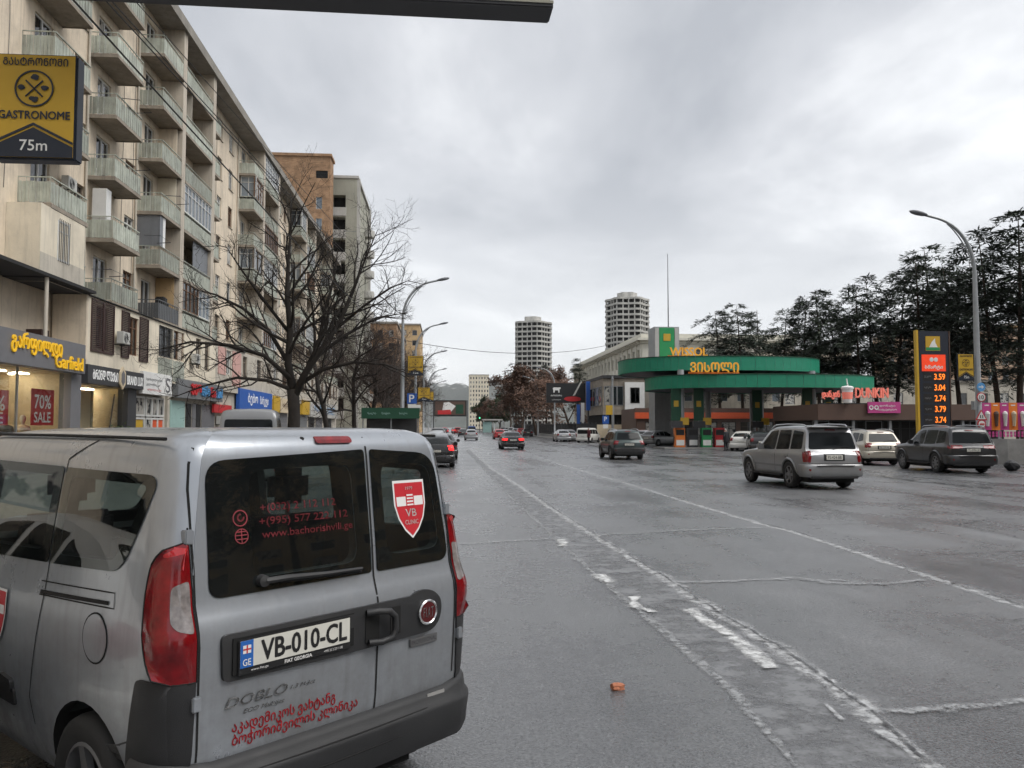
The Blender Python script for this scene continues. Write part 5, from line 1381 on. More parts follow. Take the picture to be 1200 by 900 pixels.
for dx in (-2.5, 2.5): MB().lathe([(0.0, -0.03), (0.1, -0.03), (0.13, -0.022)], 12, (atpx(1096 + dx, YT), YT, XZ(1096, 421.5, YT)[1]), 'y').build('figure', 'p_white', tt)
for i, s in enumerate(('3.59', '3.04', '2.74', '3.79', '3.74', '3.68')):
    y = 441.5 + 12.6*i
    tq(1083, y - 5, 1111, y + 5, 'p_black', 'price_row', 0.012)
    letters('digits', s, 'e_orange', tt, (atpx(1102.5, YT), YT - 0.016, XZ(1102, y, YT)[1]), (1, 0, 0), (0, 0, 1), 0.66, 0.34, bold=0.03)
    letters('lettering', ('ეკო', 'სუპერი', 'პრემიუმი', 'რეგულარი', 'დიზელი', 'ევრო')[i], 'metal_grey', tt, (atpx(1088.5, YT), YT - 0.016, XZ(1088, y, YT)[1]), (1, 0, 0), (0, 0, 1), 0.42, 0.12)

# ------------------------------------------------------------------ far towers, hills, far blocks
def round_tower(label, px, Y, topy, halfw, lobes, seed, wallm, floors=22):
    X = atpx(px, Y); H_ = XZ(px, topy, Y)[1]; Rr = halfw*Y/FPX
    t = thing('round_tower', label, 'building', (X, Y, 0), 0, 'round tower blocks on the skyline')
    def outline(k, n=72): return [(X + Rr*k*(1 + 0.085*math.cos(lobes*a + seed))*math.cos(a), Y + Rr*k*(1 + 0.085*math.cos(lobes*a + seed))*math.sin(a)) for a in [2*math.pi*i/n for i in range(n)]]
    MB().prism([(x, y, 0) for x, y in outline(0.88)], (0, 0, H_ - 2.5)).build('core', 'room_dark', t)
    fh_ = H_/floors; o = outline(1.0)
    for k in range(floors):
        z = k*fh_
        MB().prism([(x, y, z + fh_*0.6) for x, y in o], (0, 0, fh_*0.36)).build('balcony_ring', wallm, t)
    o = outline(0.96, 22)
    for (x, y) in o: MB().box(x - 0.35, x + 0.35, y - 0.35, y + 0.35, 0, H_ - 0.5).build('column', wallm, t)
    MB().prism([(X + (x - X)*0.45, Y + (y - Y)*0.45, H_) for x, y in outline(1.0)], (0, 0, 4)).build('roof_house', wallm, t)
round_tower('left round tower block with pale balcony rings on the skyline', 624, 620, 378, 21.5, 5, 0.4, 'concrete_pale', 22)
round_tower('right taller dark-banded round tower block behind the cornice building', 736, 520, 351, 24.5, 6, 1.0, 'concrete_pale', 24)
plain_block('apartment_block', 'pale distant block over the far right-hand trees', atpx(550, 700), atpx(573, 700), 700, 720, 46, 'plaster_pale', 7, 4, 12, '-x', 'plain')
mat('hill', (0.07, 0.085, 0.075), 0.95, var=0.35, scale=0.006)
def hillmat():
    m, nt, b, out = nodes_of('hill_snow')
    N = nt.nodes.new; L = nt.links.new
    geo = N('ShaderNodeNewGeometry'); sep = N('ShaderNodeSeparateXYZ'); L(geo.outputs['Position'], sep.inputs[0])
    n = N('ShaderNodeTexNoise'); n.inputs['Scale'].default_value = 0.01; n.inputs['Detail'].default_value = 8; L(geo.outputs['Position'], n.inputs[0])
    a = N('ShaderNodeMath'); a.operation = 'MULTIPLY'; a.inputs[1].default_value = 200; L(n.outputs['Fac'], a.inputs[0])
    s = N('ShaderNodeMath'); s.operation = 'ADD'; L(sep.outputs[2], s.inputs[0]); L(a.outputs[0], s.inputs[1])
    r = N('ShaderNodeMapRange'); r.inputs['From Min'].default_value = 400; r.inputs['From Max'].default_value = 450; L(s.outputs[0], r.inputs[0])
    n2 = N('ShaderNodeTexNoise'); n2.inputs['Scale'].default_value = 0.02; n2.inputs['Detail'].default_value = 8; L(geo.outputs['Position'], n2.inputs[0])
    cr = N('ShaderNodeMix'); cr.data_type = 'RGBA'; cr.inputs['A'].default_value = (0.03, 0.045, 0.04, 1); cr.inputs['B'].default_value = (0.12, 0.12, 0.1, 1); L(n2.outputs['Fac'], cr.inputs['Factor'])
    mx = N('ShaderNodeMix'); mx.data_type = 'RGBA'; mx.inputs['B'].default_value = (0.8, 0.8, 0.8, 1); L(cr.outputs['Result'], mx.inputs['A']); L(r.outputs[0], mx.inputs['Factor'])
    L(mx.outputs['Result'], b.inputs['Base Color']); b.inputs['Roughness'].default_value = 0.95
hillmat()
from mathutils import noise as mnoise
mb = MB(); nx, ny = 120, 16
for j in range(ny + 1):
    for i in range(nx + 1):
        x = -2600 + 5200*i/nx; y = 4300 + 2200*j/ny; t = j/ny
        env = math.exp(-((x - 150)/900.0)**2)*0.75 + 0.3
        h = 400*env*(t**0.8)*(0.75 + 0.5*mnoise.fractal(Vector((x/500.0, y/700.0, 3.1)), 1.0, 2.0, 6)) if j else 0
        mb.v.append((x, y, max(-0.5, h)))
for j in range(ny):
    for i in range(nx):
        a = j*(nx + 1) + i; mb.f.append((a, a + 1, a + nx + 2, a + nx + 1)); mb.m.append(0)
tag(mb.build('hills', 'hill_snow', smooth=180, recalc=False), kind='structure')

# ------------------------------------------------------------------ street lamps
LAMP_H = 11.0
def lamp_meshes():
    pole = MB(); pole.lathe([(0.17, 0), (0.17, 0.5), (0.13, 0.55), (0.115, 6), (0.085, 8.6)], 12)
    arm = MB(); pts = []
    for i in range(13):
        t = i/12; a = t*math.pi/2*0.86
        pts.append((2.05*(1 - math.cos(a)), 0, 8.55 + 2.35*math.sin(a)))
    end = Vector(pts[-1]); pts.append(tuple(end + Vector((0.55, 0, 0.13))))
    arm.tube(pts, [0.075]*10 + [0.06]*4, 8)
    brace = MB(); cc = Vector((2.2, 0, 8.5)); brace.tube([tuple(Vector(p) + (cc - Vector(p)).normalized()*(0.17*math.sin(math.pi*(0.12 + 0.76*i/9)))) for i, p in enumerate(pts[1:11])], 0.03, 6)
    hd = MB(); e = Vector(pts[-1])
    prof = [(0, .03, .03), (.08, .09, .06), (.25, .15, .09), (.5, .17, .1), (.7, .13, .08), (.82, .03, .03)]
    for (a, b), (c, d) in zip([(p, q) for p, q in zip(prof[:-1], prof[1:])], [(0, 0)]*5):
        pass
    ring = []
    for (x, w, h) in prof: ring.append([(e.x - 0.1 + x, e.y + w*math.cos(2*math.pi*j/12), e.z + 0.22*x*0.9 + h*math.sin(2*math.pi*j/12)) for j in range(12)])
    for r in ring: hd.v.extend(r)
    for i in range(len(ring) - 1):
        for j in range(12): hd.f.append((i*12 + j, i*12 + (j+1) % 12, (i+1)*12 + (j+1) % 12, (i+1)*12 + j)); hd.m.append(0)
    return pole.mesh('pole', 'galv', smooth=40), arm.mesh('arm', 'galv', smooth=40), brace.mesh('arm_brace', 'galv', smooth=40), hd.mesh('lamp_head', 'tin_grey', smooth=60)
LM = lamp_meshes()
def lamp(x, y, flip, label, group):
    t = thing('street_lamp', label, 'street lamp', (x, y, 0.0), math.pi if flip else 0, group)
    for nm, me in zip(('pole', 'arm', 'arm_brace', 'lamp_head'), LM): obj(nm, me, t)
    return t
for i, (Y, lb) in enumerate(((51, 'street lamp carrying the parking sign, nearest on the left side'), (73, 'second street lamp on the left side'), (100, 'third street lamp on the left side'), (131, 'fourth street lamp on the left side'), (166, 'fifth, far street lamp on the left side'))):
    lamp(-2.65, Y, False, lb, 'street lamps on the left pavement')
lamp(atpx(1147.5, 33.4), 33.4, True, 'tall street lamp beside the parked dark off-road car and price totem', 'street lamps on the right pavement')
for i, (Y, lb) in enumerate(((127, 'street lamp standing in front of the black billboard'), (150, 'second right-hand lamp left of the black billboard'), (176, 'third right-hand lamp left of the black billboard'), (205, 'fourth right-hand lamp left of the black billboard'), (240, 'fifth right-hand lamp left of the black billboard'), (285, 'sixth, far right-hand lamp'), (340, 'farthest visible right-hand lamp'))):
    lamp(17.0, Y, True, lb, 'street lamps on the right pavement')
pl = thing('utility_pole', 'plain grey pole in front of the grey corner building', 'pole', (atpx(718, 95), 95, 0))
MB().lathe([(0.16, 0), (0.14, 3), (0.11, 7.8)], 10, (atpx(718, 95), 95, 0)).build('shaft', 'galv', pl, smooth=40)
MB().lathe([(0.16, 7.3), (0.16, 7.5), (0.12, 7.52)], 10, (atpx(718, 95), 95, 0)).build('clamp', 'metal_grey', pl)

# ------------------------------------------------------------------ yellow shop banners on the lamp posts
def gastro(x, y, z, w, h, label, facing=(1, 0, 0), detail=False, post_side=-1):
    """upright double-sided box sign; local u to the right, v up, faces the camera (-y)"""
    t = thing('hanging_sign', label, 'sign', (x, y, z), 0, 'yellow shop direction signs')
    B = lambda u0, u1, v0, v1, d0, d1: MB().box(x + u0*w, x + u1*w, y + d0, y + d1, z + v0*h, z + v1*h)
    B(-.5, .5, 0, 1, 0, 0.12).build('box', 'p_navy', t, bevel=0.012)
    B(-.49, .47, 0.02, 0.985, -0.006, -0.001).build('panel', 'p_yellow', t)
    pts = [(-.49, .02), (.47, .02), (.47, .12), (-.01, .3), (-.49, .12)]
    MB().prism([(x + a*w, y - 0.012, z + b*h) for a, b in pts], (0, 0.005, 0)).build('chevron', 'p_navy', t)
    for s in (-1, 1):
        q = [(-.01, .345), (-.01, .32), (-.01 + s*.48, .14), (-.01 + s*.48, .165)]
        MB().prism([(x + a*w, y - 0.012, z + b*h) for a, b in q], (0, 0.005, 0)).build('chevron_line', 'p_navy', t)
    Lt = lambda s, u, v, ww, hh, m, **k: letters('lettering', s, m, t, (x + u*w, y - 0.014, z + v*h), (1, 0, 0), (0, 0, 1), ww*w, hh*h, **k)
    Lt(mtav('გასტრონომი'), 0, .92, .78, .075, 'p_navy', bold=0.02); Lt('GASTRONOME', 0, .415, .86, .075, 'p_navy', bold=0.03)
    Lt('75m', 0, .13, .33, .1, 'p_white', bold=0.01)
    c = (x - 0.01*w, y, z + .665*h); r = .235*w
    MB().lathe([(r, -0.012), (r, -0.016), (r - 0.012, -0.016), (r - 0.012, -0.012)], 40, c, 'y').build('ring', 'p_navy', t)
    for a in (45, 135):
        dx, dz = math.cos(R(a))*r*0.62, math.sin(R(a))*r*0.62
        MB().tube([(c[0] - dx, y - 0.014, c[2] - dz), (c[0] + dx, y - 0.014, c[2] + dz)], 0.006, 4).build('cross_bar', 'p_navy', t)
    for k, a in enumerate((90, 0, 270, 180)):
        p = (c[0] + math.cos(R(a))*r*0.6, c[2] + math.sin(R(a))*r*0.6)
        rg = random.Random(k)
        for q in range(4):
            ax, az, rr = p[0] + rg.uniform(-.12, .12)*r, p[1] + rg.uniform(-.1, .1)*r, r*rg.uniform(.1, .17)
            MB().prism([(ax + rr*1.2*math.cos(2*math.pi*i/7 + q), y - 0.013 - 0.001*q, az + rr*.8*math.sin(2*math.pi*i/7 + q)) for i in range(7)], (0, 0.0008, 0)).build('food_icon', 'p_navy', t)
    return t
gastro(XZ(39.5, 187, 6.2)[0], 6.2, XZ(39.5, 187, 6.2)[1], 91/FPX*6.2, 123/FPX*6.2, 'large yellow GASTRONOME 75m sign close by at upper left', detail=True)
np_ = thing('sign_post', 'grey post just outside the left edge carrying the large yellow sign', 'pole', (-3.85, 6.35, 0))
MB().lathe([(0.09, 0), (0.08, 6.5)], 12, (-3.85, 6.35, 0)).build('shaft', 'galv', np_, smooth=40)
MB().box(-3.8, -3.62, 6.22, 6.3, 4.1, 4.15).box(-3.8, -3.62, 6.22, 6.3, 4.55, 4.6).build('bracket', 'galv', np_)
gx, gz0 = XZ(487, 440, 50.5); gastro(gx, 50.5, gz0, 18/FPX*50.5, 23/FPX*50.5, 'yellow banner on the nearest left lamp post, above the parking sign')
gx, gz0 = XZ(497, 470, 72.5); gastro(gx, 72.5, gz0, 1.05, 1.2, 'yellow banner on the second left lamp post')
gx, gz0 = XZ(503, 471, 99.5); gastro(gx, 99.5, gz0, 1.05, 1.25, 'yellow banner on the third left lamp post')
gx, gz0 = XZ(1132.5, 446, 33.3); gastro(gx, 33.3, gz0, 20/FPX*33.3, 33/FPX*33.3, 'yellow banner on the right lamp post beside the price totem')
gx, gz0 = XZ(714, 486, 94.6); t = thing('hanging_sign', 'small plain yellow sign on the grey pole by the corner building', 'sign', (gx, 94.6, gz0), 0)
MB().box(gx - .4, gx + .4, 94.6, 94.7, gz0, gz0 + 1.1).build('panel', 'p_yellow', t)
# parking sign
def plate(name, label, px0, py0, px1, py1, Y, m, parent=None):
    a = XZ(px0, py1, Y); b = XZ(px1, py0, Y)
    t = parent or thing(name, label, 'sign', (a[0], Y, a[1]))
    return t, MB().box(a[0], b[0], Y - 0.03, Y, a[1], b[1]).build('plate', m, t, bevel=0.004)
t, _ = plate('parking_sign', 'blue parking sign with white P on the nearest left lamp post', 477, 461, 488.5, 473, 50.8, 'p_blue')
p = XZ(482.5, 467, 50.76); letters('lettering', 'P', 'p_white', t, (p[0], 50.765, p[1]), (1, 0, 0), (0, 0, 1), 0.3, 0.45, bold=0.02)
MB().box(*sorted((XZ(478, 478, 50.8)[0], XZ(487, 474, 50.8)[0])), 50.77, 50.8, XZ(478, 478.5, 50.8)[1], XZ(478, 473.6, 50.8)[1]).build('tow_plate', 'p_white', t)
t, _ = plate('street_sign', 'small pinkish white street sign beside the parking sign', 481, 474.5, 493, 480.5, 52.3, 'p_white')
t, _ = plate('parking_sign', 'small blue parking sign on the grey pole by the corner building', 706, 487, 713.5, 496.5, 94.5, 'p_blue')
p = XZ(709.7, 491, 94.46); letters('lettering', 'P', 'p_white', t, (p[0], 94.462, p[1]), (1, 0, 0), (0, 0, 1), 0.3, 0.5, bold=0.02)
MB().box(p[0] - .3, p[0] + .3, 94.47, 94.5, p[1] - 1.1, p[1] - .62).build('tow_plate', 'p_white', t)
# round signs on the right lamp post
YL = 33.15
def disc(label, px, py, r, layers, cat='sign', name='traffic_sign'):
    x, z = XZ(px, py, YL); t = thing(name, label, cat, (x, YL, z), 0, 'traffic signs on the right lamp post')
    d = 0.0
    for (k, m) in layers:
        MB().lathe([(0.0, -d), (r*k, -d), (r*k, 0.02 - d), (0, 0.02 - d)], 24, (x, YL - 0.02, z), 'y').build('disc', m, t, recalc=True); d += 0.024
    return t, x, z, YL - 0.02 - d
t, x, z, y = disc('blue round arrow sign at the top of the right lamp post signs', 1149.5, 453.5, 0.19, ((1, 'p_light_blue'),))
MB().prism([(x + a*.19, y + .02, z + b*.19) for a, b in ((-.6, -.12), (.1, -.12), (.1, -.42), (.65, 0), (.1, .42), (.1, .12), (-.6, .12))], (0, .004, 0)).build('arrow', 'p_white', t)
t, x, z, y = disc('round red-rimmed speed limit 10 sign on the right lamp post', 1149.5, 465.5, 0.2, ((1, 'p_red'), (.8, 'p_white')))
letters('lettering', '10', 'p_black', t, (x, y + 0.02, z), (1, 0, 0), (0, 0, 1), 0.19, 0.17, bold=0.02)
t, x, z, y = disc('lowest round red and white sign on the right lamp post', 1150, 497, 0.19, ((1, 'p_red'), (.75, 'p_white')))
MB().box(x - .1, x + .1, y + .005, y + .015, z - .03, z + .03).build('bar', 'p_red', t)
x, z = XZ(1149.5, 488, YL); t = thing('traffic_sign', 'triangular warning sign with red rim on the right lamp post', 'sign', (x, YL, z), 0, 'traffic signs on the right lamp post')
for k, m, d in ((1, 'p_red', 0), (.72, 'p_white', .012)):
    MB().prism([(x - .27*k, YL - .03 - d, z - .16*k), (x + .27*k, YL - .03 - d, z - .16*k), (x, YL - .03 - d, z + .3*k)], (0, .01, 0)).build('plate', m, t)
for dx in (-.05, .05): MB().box(x + dx - .02, x + dx + .02, YL - .05, YL - .046, z - .07, z + .06).build('pictogram', 'p_black', t)
MB().box(XZ(1143, 500, YL)[0] - .03, XZ(1143, 500, YL)[0] + .1, YL, YL + .2, XZ(1143, 480, YL)[1], XZ(1143, 470, YL)[1]).build('control_box', 'galv', t)

# ------------------------------------------------------------------ overhead board at the top of the picture, on its own arm
ob = thing('overhead_board', 'dark underside of a board hanging overhead at the top edge', 'sign', (-1.4, 6, 4.8))
rz_ = R(-2.5)
def obx(mb, a, b, c, d, e, f): return mb.box(a, b, c, d, e, f)
obx(MB(), -3.9, 0.0, -0.24, 0.0, 0.0, 0.05).build('frame', 'p_anthracite', ob, local=True, bevel=0.01)
obx(MB(), -3.88, -0.02, -0.22, -0.02, 0.053, 1.3).build('panel', 'concrete_pale', ob, local=True)
obx(MB(), -3.9, 0.0, -0.25, -0.242, 0.03, 0.05).build('edge_strip', 'concrete', ob, local=True)
ob.location = (XZ(643, 28, 6.0)[0], 6.0, XZ(643, 28, 6.0)[1]); ob.rotation_euler = (0, 0, R(1.0))
tag(ob)
MB().tube([(-3.9, -0.12, 0.2), (-4.6, -0.12, 0.2)], 0.06, 8).build('mounting_arm', 'galv', ob, local=True)

# ------------------------------------------------------------------ overhead cables
def cable(label, p0, p1, sag, r=0.014):
    a, b = Vector(p0), Vector(p1); pts = []
    for i in range(25):
        t = i/24; q = a.lerp(b, t); q.z -= sag*4*t*(1 - t); pts.append(q)
    o = MB().tube(pts, r, 5).build('overhead_cable', 'p_black', None)
    o.location = (0, 0, 0); tag(o, label, 'cable', 'overhead cables on the left')
cable('thick overhead cable, lowest at upper left', onY(68, -20, 9), onY(470, 400, 51), 0.35, 0.013)
cable('overhead cable, second of the upper left bundle', onY(105, -20, 9), onY(474, 360, 51), 0.3, 0.009)
cable('overhead cable, third of the upper left bundle', onY(112, -20, 9), onY(474, 355, 51), 0.36, 0.008)
cable('thin overhead cable, topmost of the upper left bundle', onY(140, -20, 10), onY(474, 345, 51), 0.2, 0.007)
cable('thin cable crossing the far sky above the road', onY(440, 392, 130), onY(730, 400, 200), 3.0, 0.05)

# ------------------------------------------------------------------ kiosk with green awning
kx0, kx1 = atpx(425, 47), atpx(492, 47)
kk = thing('green_kiosk', 'low kiosk with dark green awning under the bare trees', 'kiosk', ((kx0 + kx1)/2, 47, 0.13))
MB().box(kx0, kx1, 46.2, 46.25, 2.3, 2.85).box(kx0, kx1, 46.255, 49, 2.8, 2.9).build('awning', 'p_dark_green', kk)
MB().box(kx0 + .2, kx1 - .2, 47.2, 48.8, 0.13, 2.75).build('stall', 'metal_dark', kk)
for x in (kx0 + .05, (kx0 + kx1)/2, kx1 - .1): MB().box(x, x + .06, 46.3, 46.36, 0.13, 2.79).build('post', 'metal_grey', kk)
for u in (.18, .42, .72): letters('lettering', 'ხილი', 'p_teal', kk, (kx0 + (kx1 - kx0)*u, 46.19, 2.58), (1, 0, 0), (0, 0, 1), 0.45, 0.16)

# ------------------------------------------------------------------ black billboard, blue pillar, far screen
bb = thing('billboard', 'black billboard with white cow logo and red meat picture', 'billboard', (atpx(666, 118), 118, 0))
b0, b1 = atpx(640.5, 118), atpx(690, 118); z0, z1 = XZ(660, 472, 118)[1], XZ(660, 449, 118)[1]
MB().box(b0, b1, 118, 118.4, z0, z1).build('panel', 'p_black', bb)
MB().lathe([(0.2, 0), (0.2, z0 + .3)], 10, ((b0 + b1)/2 + 1.5, 118.2, 0)).build('post', 'metal_dark', bb)
cxx, czz = XZ(652, 457, 118)
cow = [(-.5, .2), (-.35, .35), (.35, .33), (.5, .38), (.6, .2), (.42, .1), (.4, -.35), (.27, -.35), (.22, -.05), (-.2, -.05), (-.25, -.35), (-.4, -.35), (-.42, 0)]
MB().prism([(cxx + a*1.1, 117.98, czz + b*1.1) for a, b in cow], (0, 0.01, 0)).build('logo', 'p_white', bb)
letters('lettering', mtav('მონიერა'), 'p_white', bb, (cxx, 117.98, XZ(652, 463.5, 118)[1]), (1, 0, 0), (0, 0, 1), 1.6, 0.22, bold=.02); letters('lettering', mtav('ხორცი'), 'p_white', bb, (cxx, 117.98, XZ(652, 468.5, 118)[1]), (1, 0, 0), (0, 0, 1), 1.3, 0.13)
mx_, mz_ = XZ(671, 467.5, 118); rg = random.Random(4)
MB().prism([(mx_ + 1.3*math.cos(2*math.pi*i/20)*rg.uniform(.92, 1.05), 117.985, mz_ + .36*math.sin(2*math.pi*i/20)) for i in range(20)], (0, 0.008, 0)).build('meat_picture', 'p_red', bb)
k0, k1 = XZ(671, 464, 118), XZ(680, 447, 118)
MB().prism([(k0[0], 117.97, k0[1]), (k0[0] + .35, 117.97, k0[1] + .1), (k1[0] + .3, 117.97, k1[1] + .1), (k1[0] + .05, 117.97, k1[1])], (0, .01, 0)).build('knife_picture', 'concrete_pale', bb)
bp_ = thing('blue_pillar', 'narrow blue advertising pillar right of the black billboard', 'sign', (atpx(690, 112), 112, 0))
MB().box(atpx(687.5, 112), atpx(692, 112), 112, 112.5, XZ(690, 481, 112)[1], XZ(690, 447, 112)[1]).build('panel', 'p_blue', bp_); MB().box(atpx(689, 112), atpx(690.5, 112), 112.1, 112.4, 0, XZ(690, 481, 112)[1]).build('post', 'metal_dark', bp_)
for i, (a, b, c, d, m, lb) in enumerate(((676, 474, 680, 497, 'p_blue', 'narrow flag left of the blue pillar'), (681, 472, 685, 497, 'p_white', 'white and red flag beside the blue pillar'))):
    t = thing('advert_flag', lb, 'flag', (atpx(a, 110), 110, 0)); MB().box(atpx(a, 110), atpx(c, 110), 110, 110.03, XZ(a, d, 110)[1], XZ(a, b, 110)[1]).build('cloth', m, t); MB().tube([(atpx(a, 110), 110.05, 0), (atpx(a, 110), 110.05, XZ(a, b, 110)[1] + .1)], .03, 6).build('staff', 'metal_grey', t)
scn = thing('led_screen', 'large video screen hung over the far road', 'billboard', (1.5, 300, 0)); YS = 300
s0, s1 = atpx(508.5, YS), atpx(546.5, YS); z0, z1 = XZ(520, 488, YS)[1], XZ(520, 469, YS)[1]
MB().box(s0, s1, YS, YS + .8, z0, z1).build('frame', 'p_black', scn)
for nm, m, pts in (('picture', 'p_brown_fascia', [(510, 470.5), (545, 470.5), (545, 486), (510, 486)]), ('picture_red', 'p_red', [(513, 481), (528, 480), (529, 485.5), (513, 485.5)]), ('picture_white', 'p_white', [(520, 472), (526, 471), (534, 476), (529, 482), (518, 483)]), ('picture_green', 'p_dark_green', [(534, 474), (543, 474), (543, 485), (534, 485)])):
    dd = {'picture': .02, 'picture_red': .06, 'picture_white': .04, 'picture_green': .045}[nm]
    MB().prism([(XZ(x, y, YS)[0], YS - dd, XZ(x, y, YS)[1]) for x, y in pts], (0, .01, 0)).build(nm, m, scn)
MB().box(s0 + .5, s0 + .9, YS + .2, YS + .6, 0, z0).box(s1 - .9, s1 - .5, YS + .2, YS + .6, 0, z0).build('legs', 'metal_dark', scn) if False else None
for x in (s0 - .4, s1 + .1): MB().box(x, x + .35, YS + .2, YS + .6, 0, z1).build('leg', 'metal_dark', scn)
shp = thing('bus_shelter', 'far pale lit shelter panel on the right of the road', 'shelter', (atpx(571, 190), 190, 0))
MB().box(atpx(566, 190), atpx(576, 190), 190, 190.4, .5, 3.0).build('panel', 'p_teal', shp); MB().box(atpx(565, 190), atpx(589, 190), 189.5, 192, 3.3, 3.6).build('roof', 'concrete_pale', shp)
for p_ in (566, 587): MB().box(atpx(p_, 190), atpx(p_, 190) + .15, 191, 191.15, 0, 3.3).build('post', 'metal_grey', shp)
tl = thing('traffic_light', 'far traffic light showing green on the right', 'traffic light', (atpx(562, 250), 250, 0))
MB().tube([(atpx(562, 250), 250, 0), (atpx(562, 250), 250, 5.5)], .09, 8).build('pole', 'metal_dark', tl); MB().box(atpx(562, 250) - .25, atpx(562, 250) + .25, 249.6, 249.9, 4.2, 5.6).build('housing', 'p_black', tl)
MB().lathe([(0, -.02), (.2, -.02), (.2, 0)], 12, (atpx(562, 250), 249.58, 4.5), 'y').build('green_light', 'e_green', tl)

# ------------------------------------------------------------------ railings, walls, banners on the right
fn = thing('iron_fence', 'long dark iron fence on a low wall below the russet trees', 'fence', (18.4, 100, .13))
MB().box(18.2, 18.55, 104, 330, 0.13, 0.55).build('plinth', 'kerbstone', fn)
for i in range(40): MB().box(18.25, 18.45, 104 + 3.0*i, 104.2 + 3.0*i, 0.56, 2.5).build('post', 'metal_dark', fn)
mb = MB()
for i in range(600): mb.box(18.33, 18.37, 104.3 + .2*i, 104.335 + .2*i, 0.6, 2.3)
o = mb.build('bars', 'metal_dark', fn, recalc=False); o['kind'] = 'stuff'
MB().box(18.32, 18.38, 104, 224, 2.2, 2.26).box(18.32, 18.38, 104, 224, .75, .81).build('rail', 'metal_dark', fn)
fn2 = thing('iron_fence', 'short dark iron fence run beside the parked white minivan', 'fence', (19, 101, .13))
for i in range(12): MB().box(18.6 + .55*i, 18.68 + .55*i, 103.4, 103.48, 0.13, 2.4).build('picket', 'metal_dark', fn2)
MB().box(18.6, 25.2, 103.41, 103.47, 2.1, 2.16).build('rail', 'metal_dark', fn2)
cw = thing('concrete_wall', 'low curved pale concrete wall right of the parked dark off-road car', 'wall', (26, 38, 0))
mb = MB(); pts = [(XZ(1122, 500, 42)[0], 42.5), (XZ(1124, 500, 40)[0], 40.2), (XZ(1132, 500, 38.9)[0], 38.9), (XZ(1150, 500, 38.2)[0], 38.2), (XZ(1180, 500, 37.8)[0], 37.8), (40, 37.4)]
for a, b in zip(pts[:-1], pts[1:]):
    mb.quad((*a, 0), (*b, 0), (*b, 1.25), (*a, 1.25)); mb.quad((*a, 1.25), (*b, 1.25), (b[0] + .1, b[1] + .3, 1.25), (a[0] + .2, a[1] + .3, 1.25)); mb.quad((a[0] + .2, a[1] + .3, 0), (b[0] + .1, b[1] + .3, 0), (b[0] + .1, b[1] + .3, 1.25), (a[0] + .2, a[1] + .3, 1.25))
mb.build('wall', 'kerbstone', cw, smooth=40)
YN = 40.5
bn = thing('drinks_banner', 'row of pink and orange banners with drink pictures at the right edge', 'banner', (atpx(1175, YN), YN, 1.3))
cols = ['p_magenta', 'p_orange', 'p_magenta', 'p_orange', 'p_magenta', 'p_orange', 'p_magenta']
for i, m in enumerate(cols):
    a, b = 1152 + 10.3*i, 1162 + 10.3*i
    x0_, x1_ = atpx(a, YN), atpx(b, YN); z0, z1 = XZ(a, 504, YN)[1], XZ(a, 472, YN)[1]
    MB().box(x0_, x1_, YN, YN + .05, z0, z1).build('panel', m, bn)
    xm = (x0_ + x1_)/2
    MB().lathe([(0.0, 0), (.07, 0), (.12, .62), (.13, .64), (.1, .74), (0, .8)], 12, (xm, YN - .04, z0 + .2)).build('drink_picture', ('p_white', 'p_brown_fascia', 'p_white', 'p_cream')[i % 4], bn, smooth=40)
    MB().box(xm - .12, xm + .12, YN - .006, YN - .002, z1 - .16, z1 - .1).build('caption', 'p_white', bn)
z0 = XZ(1155, 512, YN)[1]; z1 = XZ(1155, 504.5, YN)[1]
mb = MB()
for i in range(14):
    for j in range(2): mb.box(atpx(1150, YN) + .2*i, atpx(1150, YN) + .2*i + .1, YN, YN + .04, z0 + .15*((i + j) % 2), z0 + .15*((i + j) % 2) + .13)
mb.build('chequer_strip', 'p_magenta', bn)['kind'] = 'stuff'
for i in range(4): MB().box(atpx(1152 + 22*i, YN) - .03, atpx(1152 + 22*i, YN) + .03, YN + .055, YN + .11, 0, 3.0).build('post', 'metal_grey', bn)
# black bag on the ground
gx_, gy_ = onZ(1186, 552).x, onZ(1186, 552).y
bm = bmesh.new(); bmesh.ops.create_icosphere(bm, subdivisions=2, radius=0.3)
rg = random.Random(12)
for v in bm.verts: v.co *= rg.uniform(.85, 1.08); v.co.z = max(-.22, v.co.z*.85)
me = bpy.data.meshes.new('rubbish_bag'); bm.to_mesh(me); bm.free(); me.materials.append(M['p_black'])
tag(obj('rubbish_bag', me, None, (gx_, gy_, .22)), 'crumpled black bag lying right of the parked dark off-road car', 'bag')
# piece of broken brick on the road
q = onZ(724, 808); bm = bmesh.new(); bmesh.ops.create_cube(bm, size=1)
bmesh.ops.subdivide_edges(bm, edges=bm.edges, cuts=2, use_grid_fill=True); rg = random.Random(2)
for v in bm.verts: v.co.x *= .085; v.co.y *= .055; v.co.z *= .035; v.co += Vector((rg.uniform(-.006, .006), rg.uniform(-.006, .006), rg.uniform(-.004, .004)))
me = bpy.data.meshes.new('brick_fragment'); bm.to_mesh(me); bm.free()
mat('brick_red', (0.4, 0.15, 0.08), .9, var=.3, scale=60); me.materials.append(M['brick_red'])
o = obj('brick_fragment', me, None, (q.x, q.y, .019)); o.rotation_euler = (0, 0, .2); tag(o, 'small broken piece of red brick lying on the asphalt', 'brick')
